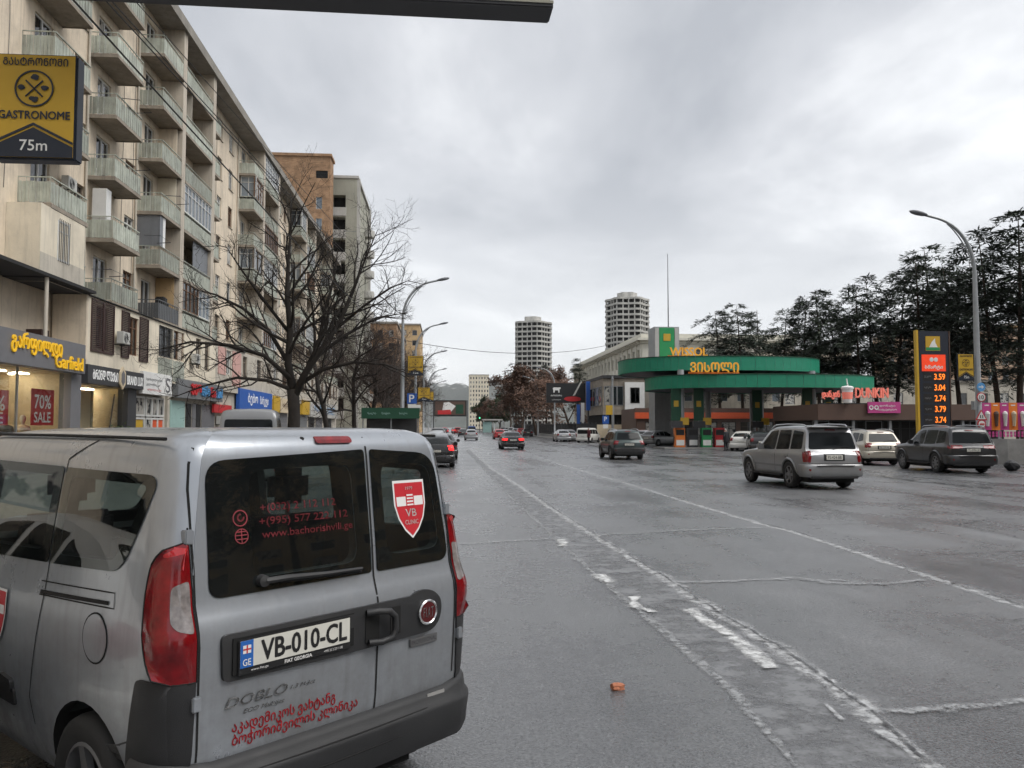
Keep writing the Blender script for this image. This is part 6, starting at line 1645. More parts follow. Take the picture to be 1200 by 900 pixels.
# posts of the barrier by the totem
t = thing('barrier_post', 'short yellow and white post between the white and dark parked off-road cars', 'bollard', (XZ(1067, 515, 40)[0], 40, 0))
MB().lathe([(.09, 0), (.09, .95), (0, 1.0)], 10, (XZ(1067, 515, 40)[0], 40, 0)).build('shaft', 'p_white', t); MB().lathe([(.095, .3), (.095, .6)], 10, (XZ(1067, 515, 40)[0], 40, 0)).build('band', 'p_yellow', t)

# ------------------------------------------------------------------ vehicle tools
def carpaint(name, col, rough=0.32, metal=0.55, dirt=0.25, dirt_col=(0.14, 0.13, 0.115)):
    m, nt, b, out = nodes_of(name)
    N = nt.nodes.new; L = nt.links.new
    geo = N('ShaderNodeNewGeometry')
    n = N('ShaderNodeTexNoise'); n.inputs['Scale'].default_value = 2.2; n.inputs['Detail'].default_value = 8; n.inputs['Roughness'].default_value = 0.7
    L(geo.outputs['Position'], n.inputs[0])
    sep = N('ShaderNodeSeparateXYZ'); L(geo.outputs['Position'], sep.inputs[0])
    z = N('ShaderNodeMapRange'); z.inputs['From Min'].default_value = 1.2; z.inputs['From Max'].default_value = 0.3; z.inputs['To Min'].default_value = 0.15; z.inputs['To Max'].default_value = 1.0
    L(sep.outputs[2], z.inputs[0])
    f = N('ShaderNodeMapRange'); f.inputs['From Min'].default_value = 0.35; f.inputs['From Max'].default_value = 0.75; f.inputs['To Max'].default_value = dirt*2
    L(n.outputs['Fac'], f.inputs[0])
    mu = N('ShaderNodeMath'); mu.operation = 'MULTIPLY'; L(z.outputs[0], mu.inputs[0]); L(f.outputs[0], mu.inputs[1])
    # fine runs of dried dirt
    mp = N('ShaderNodeMapping'); mp.inputs['Scale'].default_value = (22, 22, 1.3); L(geo.outputs['Position'], mp.inputs[0])
    n2 = N('ShaderNodeTexNoise'); n2.inputs['Scale'].default_value = 1; n2.inputs['Detail'].default_value = 6; L(mp.outputs[0], n2.inputs[0])
    f2 = N('ShaderNodeMapRange'); f2.inputs['From Min'].default_value = 0.5; f2.inputs['From Max'].default_value = 0.8; f2.inputs['To Max'].default_value = dirt*0.4; L(n2.outputs['Fac'], f2.inputs[0])
    ad = N('ShaderNodeMath'); ad.operation = 'ADD'; ad.use_clamp = True; L(mu.outputs[0], ad.inputs[0]); L(f2.outputs[0], ad.inputs[1])
    mx = N('ShaderNodeMix'); mx.data_type = 'RGBA'; mx.inputs['A'].default_value = (*col, 1); mx.inputs['B'].default_value = (*dirt_col, 1)
    L(ad.outputs[0], mx.inputs['Factor']); L(mx.outputs['Result'], b.inputs['Base Color'])
    b.inputs['Metallic'].default_value = metal
    r = N('ShaderNodeMapRange'); r.inputs['To Min'].default_value = rough; r.inputs['To Max'].default_value = min(1, rough + 0.5); L(ad.outputs[0], r.inputs[0]); L(r.outputs[0], b.inputs['Roughness'])
    b.inputs['Coat Weight'].default_value = 0.6; b.inputs['Coat Roughness'].default_value = 0.08
    # faint unevenness of pressed sheet metal
    n3 = N('ShaderNodeTexNoise'); n3.inputs['Scale'].default_value = 2.4; n3.inputs['Detail'].default_value = 2; L(geo.outputs['Position'], n3.inputs[0])
    bp = N('ShaderNodeBump'); bp.inputs['Strength'].default_value = 0.06; bp.inputs['Distance'].default_value = 0.05; L(n3.outputs['Fac'], bp.inputs['Height']); L(bp.outputs[0], b.inputs['Normal'])
    return m
carpaint('van_silver', (0.36, 0.385, 0.42), 0.26, 0.5, 0.55, (0.15, 0.145, 0.135))
carpaint('paint_silver', (0.33, 0.335, 0.345), 0.3, 0.5, 0.12)
carpaint('paint_green', (0.012, 0.028, 0.028), 0.3, 0.4, 0.1)
carpaint('paint_graphite', (0.03, 0.031, 0.034), 0.3, 0.4, 0.1)
carpaint('paint_black', (0.008, 0.008, 0.009), 0.25, 0.1, 0.08)
carpaint('paint_white', (0.7, 0.69, 0.65), 0.35, 0.0, 0.12, (0.3, 0.28, 0.23))
carpaint('paint_champagne', (0.55, 0.51, 0.43), 0.32, 0.3, 0.12)
carpaint('paint_red', (0.35, 0.012, 0.015), 0.3, 0.1, 0.06)
carpaint('paint_blue', (0.02, 0.06, 0.2), 0.3, 0.1, 0.1)
carpaint('paint_grey', (0.22, 0.225, 0.23), 0.35, 0.3, 0.2)
mat('plastic_grey', (0.02, 0.0205, 0.022), 0.55, var=0.15, scale=6, bump=0.15, bscale=300, grime=0.25, rvar=0.1)
mat('rubber', (0.016, 0.016, 0.016), 0.8, var=0.2, scale=10)
mat('rim_grey', (0.2, 0.2, 0.205), 0.4, metal=0.6, var=0.15, scale=8)
mat('chrome', (0.6, 0.6, 0.6), 0.15, metal=1.0, var=0.05)
mat('badge_dark', (0.08, 0.01, 0.012), 0.3, var=0.1)
mat('frit', (0.006, 0.006, 0.007), 0.12, var=0.1)
mat('gap', (0.006, 0.006, 0.006), 0.9)
mat('interior', (0.02, 0.02, 0.021), 0.9, var=0.1)
mat('seat_cloth', (0.03, 0.03, 0.032), 0.95, var=0.2, scale=20)
glass_mat('glass_tint', (0.62, 0.72, 0.7), 0.9, 0.02, (0.01, 0.012, 0.012), grime=0.03)
glass_mat('glass_side', (0.45, 0.52, 0.5), 0.8, 0.015, (0.008, 0.009, 0.009), grime=0.006)
mat('glass_car', (0.01, 0.012, 0.013), 0.06, var=0.2, scale=2, spec=0.16, rvar=0.02)
mat('lamp_red', (0.17, 0.003, 0.006), 0.14, var=0.5, scale=11, coat=0.35)
mat('lamp_red_lit', (0.6, 0.02, 0.02), 0.2, emit=(1, 0.03, 0.03), estr=0.9)
mat('lamp_bright', (0.42, 0.012, 0.016), 0.12, var=0.2, scale=12, coat=0.8)
mat('lamp_clear', (0.2, 0.18, 0.175), 0.12, var=0.45, scale=22, coat=0.6)
mat('decal_red', (0.5, 0.02, 0.03), 0.45, var=0.05)
mat('decal_white', (0.75, 0.74, 0.72), 0.45, var=0.04)
mat('window_print', (0.24, 0.03, 0.038), 0.5, var=0.2, scale=30)
mat('plate_white', (0.62, 0.61, 0.55), 0.5, var=0.06, scale=12, grime=0.1)
mat('plate_blue', (0.02, 0.12, 0.42), 0.45, var=0.05)
mat('headlamp', (0.6, 0.6, 0.6), 0.1, var=0.1, coat=1.0)

def bvh_of(me):
    return BVHTree.FromPolygons([v.co.copy() for v in me.vertices], [tuple(p.vertices) for p in me.polygons])
DIRS = {'L': (Vector((0, -1, 0)), lambda u, v: Vector((u, 4, v))), 'R': (Vector((0, 1, 0)), lambda u, v: Vector((u, -4, v))),
        'B': (Vector((1, 0, 0)), lambda u, v: Vector((-4, u, v))), 'F': (Vector((-1, 0, 0)), lambda u, v: Vector((12, u, v))), 'T': (Vector((0, 0, -1)), lambda u, v: Vector((u, v, 6)))}
def hit(bv, side, u, v, off):
    d, f = DIRS[side]
    h = bv.ray_cast(f(u, v), d)
    if h[0] is None:
        h2 = bv.find_nearest(f(u, v))
        h = bv.find_nearest(f(u, v) + d * 3.4)
        return h[0] - d * off
    return h[0] - d * off
def rounded(pts, r, n=4):
    """round the corners of a 2d polygon"""
    out = []; k = len(pts)
    for i in range(k):
        p0, p1, p2 = Vector(pts[i-1]), Vector(pts[i]), Vector(pts[(i+1) % k])
        rr = r[i] if isinstance(r, (list, tuple)) else r
        a, b = (p0 - p1), (p2 - p1)
        t = min(rr, a.length*0.48, b.length*0.48)
        a = p1 + a.normalized()*t; b = p1 + b.normalized()*t
        for j in range(n + 1):
            s = j/n; out.append(tuple((a*(1-s)*(1-s) + p1*2*s*(1-s) + b*s*s)))
    return out
def densify(pts, step):
    out = []
    for i in range(len(pts)):
        a, b = Vector(pts[i]), Vector(pts[(i+1) % len(pts)]); n = max(1, int((b - a).length/step))
        for j in range(n): out.append(tuple(a.lerp(b, j/n)))
    return out
def patch(bv, side, pts, off, rings=5, hole=None, step=0.06, thick=0.0):
    """a sheet that follows the body surface; hole: inner outline with the same number of corners -> ring"""
    pts = densify(pts, step); n = len(pts)
    mb = MB()
    if hole is None:
        c = (sum(p[0] for p in pts)/n, sum(p[1] for p in pts)/n)
        ks = [1 - i/rings for i in range(rings)]
        for k in ks:
            for p in pts: mb.v.append(tuple(hit(bv, side, c[0] + (p[0]-c[0])*k, c[1] + (p[1]-c[1])*k, off)))
        mb.v.append(tuple(hit(bv, side, c[0], c[1], off)))
        for i in range(rings - 1):
            for j in range(n): mb.f.append((i*n + j, i*n + (j+1) % n, (i+1)*n + (j+1) % n, (i+1)*n + j)); mb.m.append(0)
        for j in range(n): mb.f.append(((rings-1)*n + j, (rings-1)*n + (j+1) % n, rings*n)); mb.m.append(0)
    else:
        for t in (0, .34, .67, 1):
            for i, p in enumerate(pts):
                c = (sum(q[0] for q in hole)/len(hole), sum(q[1] for q in hole)/len(hole))
                # inner point: where the line to the hole's centre meets the hole outline
                d = Vector((p[0]-c[0], p[1]-c[1])); best = None
                for a, b in zip(hole, hole[1:] + hole[:1]):
                    e = Vector((b[0]-a[0], b[1]-a[1])); den = d.x*e.y - d.y*e.x
                    if abs(den) < 1e-9: continue
                    s = ((a[0]-c[0])*e.y - (a[1]-c[1])*e.x)/den; u = ((a[0]-c[0])*d.y - (a[1]-c[1])*d.x)/den
                    if s > 0 and -1e-6 <= u <= 1 + 1e-6: best = s if best is None else min(best, s)
                best = min(0.98, best or 0.9); q = (c[0] + d.x*best, c[1] + d.y*best)
                mb.v.append(tuple(hit(bv, side, p[0]*(1-t) + q[0]*t, p[1]*(1-t) + q[1]*t, off)))
        for i in range(3):
            for j in range(n): mb.f.append((i*n + j, i*n + (j+1) % n, (i+1)*n + (j+1) % n, (i+1)*n + j)); mb.m.append(0)
    if thick:                                            # turn the outer edge back towards the body
        d = DIRS[side][0]
        o = len(mb.v)
        for j in range(n): mb.v.append(tuple(Vector(mb.v[j]) + d*thick))
        for j in range(n): mb.f.append((j, (j+1) % n, o + (j+1) % n, o + j)); mb.m.append(0)
    return mb
def seam(bv, side, pts, w, off, step=0.05):
    """thin dark gap along a line on the body"""
    P = []
    for a, b in zip(pts[:-1], pts[1:]):
        a, b = Vector(a), Vector(b); n = max(1, int((b - a).length/step))
        for j in range(n): P.append(a.lerp(b, j/n))
    P.append(Vector(pts[-1])); mb = MB()
    for i, p in enumerate(P):
        t = (P[min(i+1, len(P)-1)] - P[max(i-1, 0)]).normalized(); nn = Vector((-t.y, t.x))*w*0.5
        mb.v.append(tuple(hit(bv, side, p.x + nn.x, p.y + nn.y, off))); mb.v.append(tuple(hit(bv, side, p.x - nn.x, p.y - nn.y, off)))
    for i in range(len(P) - 1): mb.f.append((2*i, 2*i+1, 2*i+3, 2*i+2)); mb.m.append(0)
    return mb
def conform_text(bv, side, s, u, v, w, h, off, rot=0.0, **k):
    """lettering laid on the body surface; reads left to right seen from that side"""
    me = fit_text(s, w, h, **k)
    sg = {'B': -1, 'L': -1, 'R': 1, 'F': 1}[side]
    c, sn = math.cos(rot), math.sin(rot)
    for vt in me.vertices:
        a, b = vt.co.x*c - vt.co.y*sn, vt.co.x*sn + vt.co.y*c
        vt.co = hit(bv, side, u + sg*a, v + b, off)
    return me
def add_me(name, me, material, parent, label=None):
    me.materials.clear(); me.materials.append(M[material]); o = obj(name, me, parent)
    if label: o['label'] = label
    return o
def wheel_meshes(r, w, rim_r, spokes=5, rimmat='rim_grey'):
    ty = MB(); ty.lathe([(rim_r*0.98, -w*.42), (r*.86, -w*.5), (r*.97, -w*.42), (r, -w*.25), (r, w*.25), (r*.97, w*.42), (r*.86, w*.5), (rim_r*1.0, w*.42), (rim_r*.98, w*.3)], 32, axis='y')
    rm = MB(); rm.lathe([(rim_r, w*.42), (rim_r*.93, w*.44), (rim_r*.9, w*.3), (rim_r*.88, 0)], 32, axis='y')
    rm.lathe([(0, w*.4), (rim_r*.2, w*.4), (rim_r*.24, w*.33), (rim_r*.24, w*.1)], 20, axis='y')
    for i in range(spokes):
        a = 2*math.pi*i/spokes; ca, sa = math.cos(a), math.sin(a); nx, nz = -sa, ca
        for q0, q1, w0, w1 in ((.18, .93, .17, .11),):
            P = []
            for q, ww in ((q0, w0), (q1, w1)):
                for sgn in (-1, 1): P.append((rim_r*(q*ca + sgn*ww*nx), w*.36 if q == q0 else w*.4, rim_r*(q*sa + sgn*ww*nz)))
            rm.prism([P[0], P[1], P[3], P[2]], (0, -w*.14, 0))
    bk = MB(); bk.lathe([(0, w*.12), (rim_r*.9, w*.12)], 24, axis='y')
    return ty.mesh('tyre', 'rubber', smooth=50), rm.mesh('rim', rimmat, smooth=35), bk.mesh('brake_disc', 'gap')
def put_wheels(t, xs, y, z, meshes):
    for x in xs:
        for s in (1, -1):
            o = obj('wheel', meshes[0], t, (x, s*y, z))
            if s < 0: o.rotation_euler = (0, 0, math.pi)
            obj('rim', meshes[1], o); obj('brake_disc', meshes[2], o)

# ------------------------------------------------------------------ the parked silver van
VAN_A = R(135.0)
van = thing('parked_van', 'dirty silver small van with red clinic lettering, parked at an angle close by', 'van', (-0.446, 3.783, 0), VAN_A)
VL = 4.39
ZL = [0.30, 0.33, 0.40, 0.50, 0.60, 0.75, 0.90, 1.00, 1.06, 1.10, 1.15, 1.20, 1.30, 1.40, 1.50, 1.60, 1.67, 1.72, 1.76, 1.79, 1.815, 1.832, 1.842, 1.846]
def lerp_tab(tab, x):
    if x <= tab[0][0]: return tab[0][1]
    for (a, b), (c, d) in zip(tab[:-1], tab[1:]):
        if x <= c: return b + (d - b)*(x - a)/(c - a)
    return tab[-1][1]
XR = [(0.30, 0.10), (0.40, 0.05), (0.5, 0.02), (0.6, 0.003), (0.9, -0.01), (1.04, -0.012), (1.07, 0.0), (1.15, 0.028), (1.3, 0.045), (1.5, 0.075), (1.67, 0.10), (1.72, 0.108), (1.76, 0.118), (1.79, 0.132), (1.815, 0.16), (1.832, 0.205), (1.842, 0.3), (1.846, 0.6)]
XFR = [(0.3, 4.2), (0.5, 4.36), (0.75, 4.39), (0.95, 4.25), (1.06, 3.85), (1.15, 3.62), (1.5, 3.1), (1.67, 2.85), (1.76, 2.62), (1.815, 2.3), (1.842, 1.9), (1.846, 1.6)]
WH = [(0.30, 0.80), (0.40, 0.845), (0.5, 0.868), (0.6, 0.88), (0.75, 0.888), (0.9, 0.889), (1.0, 0.886), (1.06, 0.882), (1.1, 0.874), (1.2, 0.862), (1.4, 0.838), (1.6, 0.808), (1.67, 0.797), (1.72, 0.788), (1.76, 0.772), (1.79, 0.752), (1.815, 0.72), (1.832, 0.675), (1.842, 0.58), (1.846, 0.3)]
def van_slice(z, inset=0.0):
    xr, xf, w = lerp_tab(XR, z) + inset, lerp_tab(XFR, z) - inset, lerp_tab(WH, z) - inset
    half = []
    cr = min(0.15, (xf - xr)*0.2, w*0.5); cf = min(0.45, (xf - xr)*0.3, w*0.7)
    bul = 0.016                                        # rear face bows out slightly towards the middle
    for i in range(9):
        y = (w - cr)*i/8; half.append((xr + bul*(y/w)**2, y))
    xr2 = xr + bul*((w - cr)/w)**2
    for i in range(1, 9):
        a = math.pi/2*i/8; half.append((xr2 + cr*(1 - math.cos(a))*1.15, w - 0.03 - cr + cr*math.sin(a)))
    x0, x1 = half[-1][0], xf - cf
    for i in range(1, 19):
        t = i/18; x = x0 + (x1 - x0)*t; half.append((x, w - 0.03*(1 - min(1, t*3))**2))
    for i in range(1, 7):
        a = math.pi/2*i/6; half.append((xf - cf + cf*math.sin(a), w - cf*0.6*(1 - math.cos(a))))
    w2 = half[-1][1]
    for i in range(1, 5): half.append((xf + 0.03*(i/4), w2*(1 - i/4)))
    return half + [(x, -y) for x, y in reversed(half[1:-1])]
def van_solid(inset, z_lo, z_hi, material, name):
    mb = MB(); zs = [z for z in ZL if z_lo <= z <= z_hi]
    n = None
    for z in zs:
        s = van_slice(z, inset); n = len(s)
        mb.v.extend([(x, y, z - (inset if z > 1.7 else 0)) for x, y in s])
    for i in range(len(zs) - 1):
        for j in range(n): mb.f.append((i*n + j, i*n + (j+1) % n, (i+1)*n + (j+1) % n, (i+1)*n + j)); mb.m.append(0)
    mb.f.append(tuple(range(n))[::-1]); mb.m.append(0); k = (len(zs)-1)*n; mb.f.append(tuple(range(k, k + n))); mb.m.append(0)
    return mb.mesh(name, material)
vb_me = van_solid(0, 0, 9, 'van_silver', 'body')
VB = bvh_of(vb_me)
# glass outlines (rear: y,z; side: x,z)
RWL = [(0.63, 1.71), (-0.186, 1.742), (-0.176, 1.168), (0.643, 1.168)]
RWR = [(-0.22, 1.742), (-0.648, 1.712), (-0.69, 1.168), (-0.208, 1.168)]
RWL_in = rounded([(0.44, 1.665), (-0.095, 1.675), (-0.095, 1.225), (0.445, 1.225)], 0.07)
RWR_in = rounded([(-0.28, 1.675), (-0.605, 1.655), (-0.63, 1.235), (-0.275, 1.235)], 0.07)
SW1 = [(1.028, 1.665), (0.2, 1.655), (0.29, 1.42), (0.38, 1.262), (1.028, 1.235)]
SW1_in = rounded([(0.95, 1.625), (0.27, 1.615), (0.36, 1.42), (0.44, 1.3), (0.95, 1.28)], 0.05)
SW2 = [(1.99, 1.675), (1.042, 1.667), (1.042, 1.235), (1.99, 1.2)]
SW2_in = rounded([(1.93, 1.63), (1.13, 1.625), (1.13, 1.285), (1.93, 1.255)], 0.05)
SW3 = [(2.75, 1.6), (2.08, 1.675), (2.08, 1.2), (3.25, 1.15)]
SW3_in = rounded([(2.7, 1.56), (2.14, 1.63), (2.14, 1.255), (3.1, 1.2)], 0.05)
def van_body():
    cut = MB()
    for ol in (RWL_in, RWR_in): cut.prism([(-0.4, y, z) for y, z in ol], (0.75, 0, 0))
    for ol in (SW1_in, SW2_in, SW3_in):
        cut.prism([(x, 0.6, z) for x, z in ol], (0, 0.6, 0)); cut.prism([(x, -0.6, z) for x, z in ol], (0, -0.6, 0))
    cut.prism([(2.6, y, z) for y, z in rounded([(0.62, 1.62), (-0.62, 1.62), (-0.68, 1.2), (0.68, 1.2)], 0.06)], (1.6, 0, 0))
    wel = MB()
    for x in (0.60, 3.36):
        for s in (1, -1):
            pts = [(x + 0.365*math.cos(a), s*0.6, 0.345 + 0.365*math.sin(a)) for a in [2*math.pi*i/36 for i in range(36)]]
            wel.prism(pts, (0, s*0.5, 0))
    obs = []
    base = obj('tmp_body', vb_me.copy())
    base.data.materials.append(M['interior']); base.data.materials.append(M['gap'])
    for me in (van_solid(0.05, 0.55, 1.83, 'interior', 'tmp'), cut.mesh('tmp', 'interior'), wel.mesh('tmp', 'gap')):
        o = obj('tmp_cut', me); obs.append(o)
        md = base.modifiers.new('b', 'BOOLEAN'); md.object = o; md.operation = 'DIFFERENCE'; md.solver = 'EXACT'
        try: md.material_mode = 'TRANSFER'
        except Exception: pass
    bpy.context.view_layer.update()
    dg = bpy.context.evaluated_depsgraph_get()
    me = bpy.data.meshes.new_from_object(base.evaluated_get(dg))
    for o in obs + [base]: bpy.data.objects.remove(o)
    me.polygons.foreach_set('use_smooth', [True]*len(me.polygons)); me.set_sharp_from_angle(angle=R(28))
    me.name = 'body'
    return me
obj('body', van_body(), van)
def vp(name, side, pts, off, material, label=None, r=0.0, parent=None, **k):
    o = patch(VB, side, rounded(pts, r) if r else pts, off, **k).build(name, material, parent or van, local=True, smooth=50)
    if label: o['label'] = label
    return o
for nm, sd, ol, inn, rr, gm in (('rear_window', 'B', RWL, RWL_in, [.09, .02, .02, .06], 'glass_tint'), ('rear_window', 'B', RWR, RWR_in, [.02, .12, .07, .02], 'glass_tint'),
                            ('side_window', 'L', SW1, SW1_in, [.02, .09, .25, .14, .02], 'glass_side'), ('side_window', 'L', SW2, SW2_in, .03, 'glass_side'), ('side_window', 'L', SW3, SW3_in, .06, 'glass_side'),
                            ('side_window', 'R', SW1, SW1_in, [.02, .09, .25, .14, .02], 'glass_side'), ('side_window', 'R', SW2, SW2_in, .03, 'glass_side'), ('side_window', 'R', SW3, SW3_in, .06, 'glass_side')):
    out_ = rounded(ol, rr, 6)
    g = vp(nm, sd, out_, 0.006, gm, step=.04, rings=6)
    patch(VB, sd, out_, 0.0035, hole=inn, step=.03).build('frit_border', 'frit', g, local=True, smooth=50)
ws = vp('windscreen', 'F', [(0.66, 1.66), (-0.66, 1.66), (-0.74, 1.16), (0.74, 1.16)], 0.006, 'glass_tint', r=.08)
# panel gaps: rear doors, sliding door, fuel flap
def vs_(side, pts, w=0.009, off=0.002, name='panel_gap', m='gap'): return seam(VB, side, pts, w, off).build(name, m, van, local=True)
vs_('B', [(-0.182, 0.52), (-0.185, 1.1), (-0.203, 1.80)], 0.010)
vs_('B', [(0.695, 0.56), (0.70, 0.9), (0.70, 1.35), (0.697, 1.6), (0.685, 1.7), (0.66, 1.765)], 0.009)
vs_('B', [(-0.695, 0.60), (-0.70, 0.9), (-0.70, 1.35), (-0.697, 1.6), (-0.685, 1.7), (-0.66, 1.765)], 0.009)
vs_('L', [(0.80, 1.79), (1.02, 1.70), (1.035, 1.25), (1.04, 1.06), (1.10, 0.85), (1.16, 0.62), (1.12, 0.5)], 0.008)
vs_('L', [(2.03, 0.45), (2.03, 1.2), (2.03, 1.72)], 0.008)
fl = [(0.515 + 0.105*math.cos(a), 0.985 + 0.10*math.sin(a)) for a in [2*math.pi*i/28 for i in range(29)]]
vs_('L', fl, 0.007, name='fuel_flap_gap')
vp('fuel_flap', 'L', [(0.515 + 0.1*math.cos(2*math.pi*i/28), 0.985 + 0.095*math.sin(2*math.pi*i/28)) for i in range(28)], 0.0035, 'van_silver', step=1)
# slide rail: recessed groove in a shallow panel
vs_('L', [(1.09, 1.15), (0.40, 1.178), (0.39, 1.118), (1.09, 1.09)], 0.006)
vp('slide_rail', 'L', [(1.085, 1.112), (0.435, 1.142), (0.435, 1.126), (1.085, 1.094)], 0.003, 'gap')
# roof gutters and rails
for s in (1, -1):
    MB().tube([(x, s*(0.750 - 0.03*max(0, (x - 2.2))), 1.798 + 0.010*math.sin(min(1, x/1.5)*1.5) - 0.03*max(0, x - 2.0)**2) for x in [0.2 + 0.15*i for i in range(16)]], 0.008, 6).build('roof_gutter', 'gap', van, local=True)
# tail lamps: wrap round the corner
def tail_lamp(s):
    mb = MB(); n = 22; m = 12; rows = []
    for i in range(n + 1):
        v = i/n; z = 0.872 + (1.452 - 0.872)*v
        x_out = 0.185*math.sin(math.pi*min(1, max(0, 0.04 + 0.80*v)))**0.55*(1 if v < .72 else max(0.25, 1 - ((v - .72)/.28)**2*0.8)) - 0.02
        if v < 0.12: x_out *= 0.8 + 0.2*v/0.12
        sl = van_slice(z); half = [p for p in sl if p[1] >= 0][:27]
        # walk the plan outline from y=0.71 on the rear to x_out on the side
        pts = [p for p in half if p[1] >= 0.708 and (p[0] <= x_out or p[1] < 0.8)]
        first = (lerp_tab([(p[1], p[0]) for p in half[:14]], 0.708), 0.708)
        pts = [first] + [p for p in half if p[1] > 0.71 and p[0] < max(0.05, x_out)]
        L_ = [0]
        for a, b in zip(pts[:-1], pts[1:]): L_.append(L_[-1] + math.hypot(b[0]-a[0], b[1]-a[1]))
        # extend to exactly x_out along the side
        last = pts[-1]
        if x_out > last[0]: pts.append((x_out, max(q[1] for q in half if q[0] < x_out + 0.1))); L_.append(L_[-1] + x_out - last[0])
        row = []
        for j in range(m + 1):
            d = L_[-1]*j/m; k = max(q for q in range(len(L_)) if L_[q] <= d + 1e-9); k = min(k, len(pts) - 2)
            f = (d - L_[k])/max(1e-6, L_[k+1] - L_[k]); px_, py_ = pts[k][0] + (pts[k+1][0]-pts[k][0])*f, pts[k][1] + (pts[k+1][1]-pts[k][1])*f
            # push outwards
            ed = min(j, m - j, (i)*0.6, (n - i)*0.6); bulge = 0.006 + 0.020*min(1, ed/2.5)
            a = math.atan2(py_ - 0.55, -(px_ - 0.35)); row.append((px_ - bulge*math.cos(a), s*(py_ + bulge*math.sin(a)), z))
        rows.append(row)
    for r_ in rows: mb.v.extend(r_)
    idx = lambda i, j: i*(m+1) + j
    clear = MB()
    for i in range(n):
        for j in range(m):
            v = (i + .5)/n
            q = (idx(i, j), idx(i, j+1), idx(i+1, j+1), idx(i+1, j))
            mb.f.append(q); mb.m.append(0)
    lb_ = BVHTree.FromPolygons([Vector(q) for q in mb.v], mb.f)
    o = mb.build('tail_lamp', 'lamp_red', van, local=True, smooth=60)
    ol_ = rounded([(s*.722, 1.255), (s*.785, 1.235), (s*.80, 1.10), (s*.785, 1.075), (s*.722, 1.055)], .02)
    c = patch(lb_, 'B', ol_, .003, step=.02).build('reversing_lamp', 'lamp_clear', o, local=True, smooth=60)
    ol_ = rounded([(s*.722, 1.43), (s*.79, 1.40), (s*.80, 1.34), (s*.722, 1.36)], .015)
    patch(lb_, 'B', ol_, .002, step=.02).build('lamp_segment', 'lamp_bright', o, local=True, smooth=60)
    # dark seal round it
    edge = [rows[0][j] for j in range(m+1)] + [rows[i][m] for i in range(n+1)] + [rows[n][j] for j in range(m, -1, -1)] + [rows[i][0] for i in range(n, -1, -1)]
    MB().tube(edge, 0.0035, 4).build('seal', 'gap', o, local=True)
tail_lamp(1); tail_lamp(-1)
# high brake lamp, washer nozzle, hinges
vp('brake_lamp', 'B', [(0.083, 1.806), (-0.122, 1.806), (-0.122, 1.774), (0.083, 1.774)], 0.012, 'lamp_red', r=.014, step=.02, thick=.012)
MB().lathe([(0.016, 0), (0.014, -0.02), (0.0, -0.03)], 10, (0.16, 0.143, 1.79), 'x').build('washer_nozzle', 'gap', van, local=True)
for y, z in ((0.712, 1.417), (0.712, 0.79), (-0.73, 0.79), (-0.712, 1.42)):
    h_ = hit(VB, 'B', y, z, 0.012); MB().box(h_.x - 0.012, h_.x + 0.03, y - 0.018, y + 0.018, z - 0.028, z + 0.028).build('door_hinge', 'van_silver', van, local=True, bevel=.004)
# dark trim band with number plate recess, handle and round badge
band = [(0.615, 1.03), (-0.39, 1.03), (-0.42, 1.045), (-0.48, 1.05), (-0.54, 1.035), (-0.585, 0.99), (-0.592, 0.94), (-0.575, 0.88), (-0.53, 0.845), (-0.47, 0.84), (-0.12, 0.838), (0.05, 0.836), (0.605, 0.845)]
bd = vp('trim_band', 'B', rounded(band, [.03, .01, .03, .03, .04, .04, .04, .04, .04, .03, .02, .02, .03]), 0.016, 'plastic_grey', step=.03, thick=.018, rings=7)
VBB = BVHTree.FromPolygons(*(lambda q: ([Vector(v) for v in q.v], q.f))(patch(VB, 'B', rounded(band, .02), 0.016, step=.03, rings=7)))
def rb_(name, y0, y1, z0, z1, d0, d1, m, parent=None, bevel=0.004, at=None):
    """raised block on the rear: y0>y1 (left to right), d = distance behind the body skin"""
    c = hit(VB, 'B', *(at or ((y0+y1)/2, (z0+z1)/2)), 0).x
    return MB().box(c - d1, c - d0, y1, y0, z0, z1).build(name, m, parent or van, local=True, bevel=bevel)
rb_('plate_recess', 0.57, -0.03, 0.868, 1.012, 0.012, 0.0175, 'gap', bd, 0)
PC = (0.27, 0.94)
pf = rb_('number_plate', 0.552, -0.006, 0.862, 1.004, 0.018, 0.026, 'p_black', None, .003, PC)
rb_('plate_face', 0.545, 0.001, 0.892, 0.998, 0.0262, 0.0285, 'plate_white', pf, .001, PC)
xp = hit(VB, 'B', 0.27, 0.94, 0.0295).x
rb_('plate_band', 0.545, 0.487, 0.892, 0.998, 0.0287, 0.0292, 'plate_blue', pf, 0, PC)
def rear_text(s, u, v, w, h, m, parent, x, name='lettering', **k):
    me = fit_text(s, w, h, **k); me.transform(frame_matrix((x, u, v), (0, -1, 0), (0, 0, 1))); return add_me(name, me, m, parent)
rear_text('VB-010-CL', 0.235, 0.946, 0.43, 0.080, 'p_black', pf, xp, bold=0.03)
rear_text('GE', 0.516, 0.913, 0.036, 0.026, 'decal_white', pf, xp - .0006, bold=.01)
MB().box(xp - .0008, xp - .0002, 0.498, 0.534, 0.948, 0.98).build('flag', 'decal_white', pf, local=True)
MB().box(xp - .0014, xp - .0009, 0.513, 0.519, 0.948, 0.98).build('flag_cross', 'decal_red', pf, local=True); MB().box(xp - .0019, xp - .0015, 0.498, 0.534, 0.961, 0.967).build('flag_cross', 'decal_red', pf, local=True)
xq = hit(VB, 'B', 0.27, 0.94, 0.0268).x
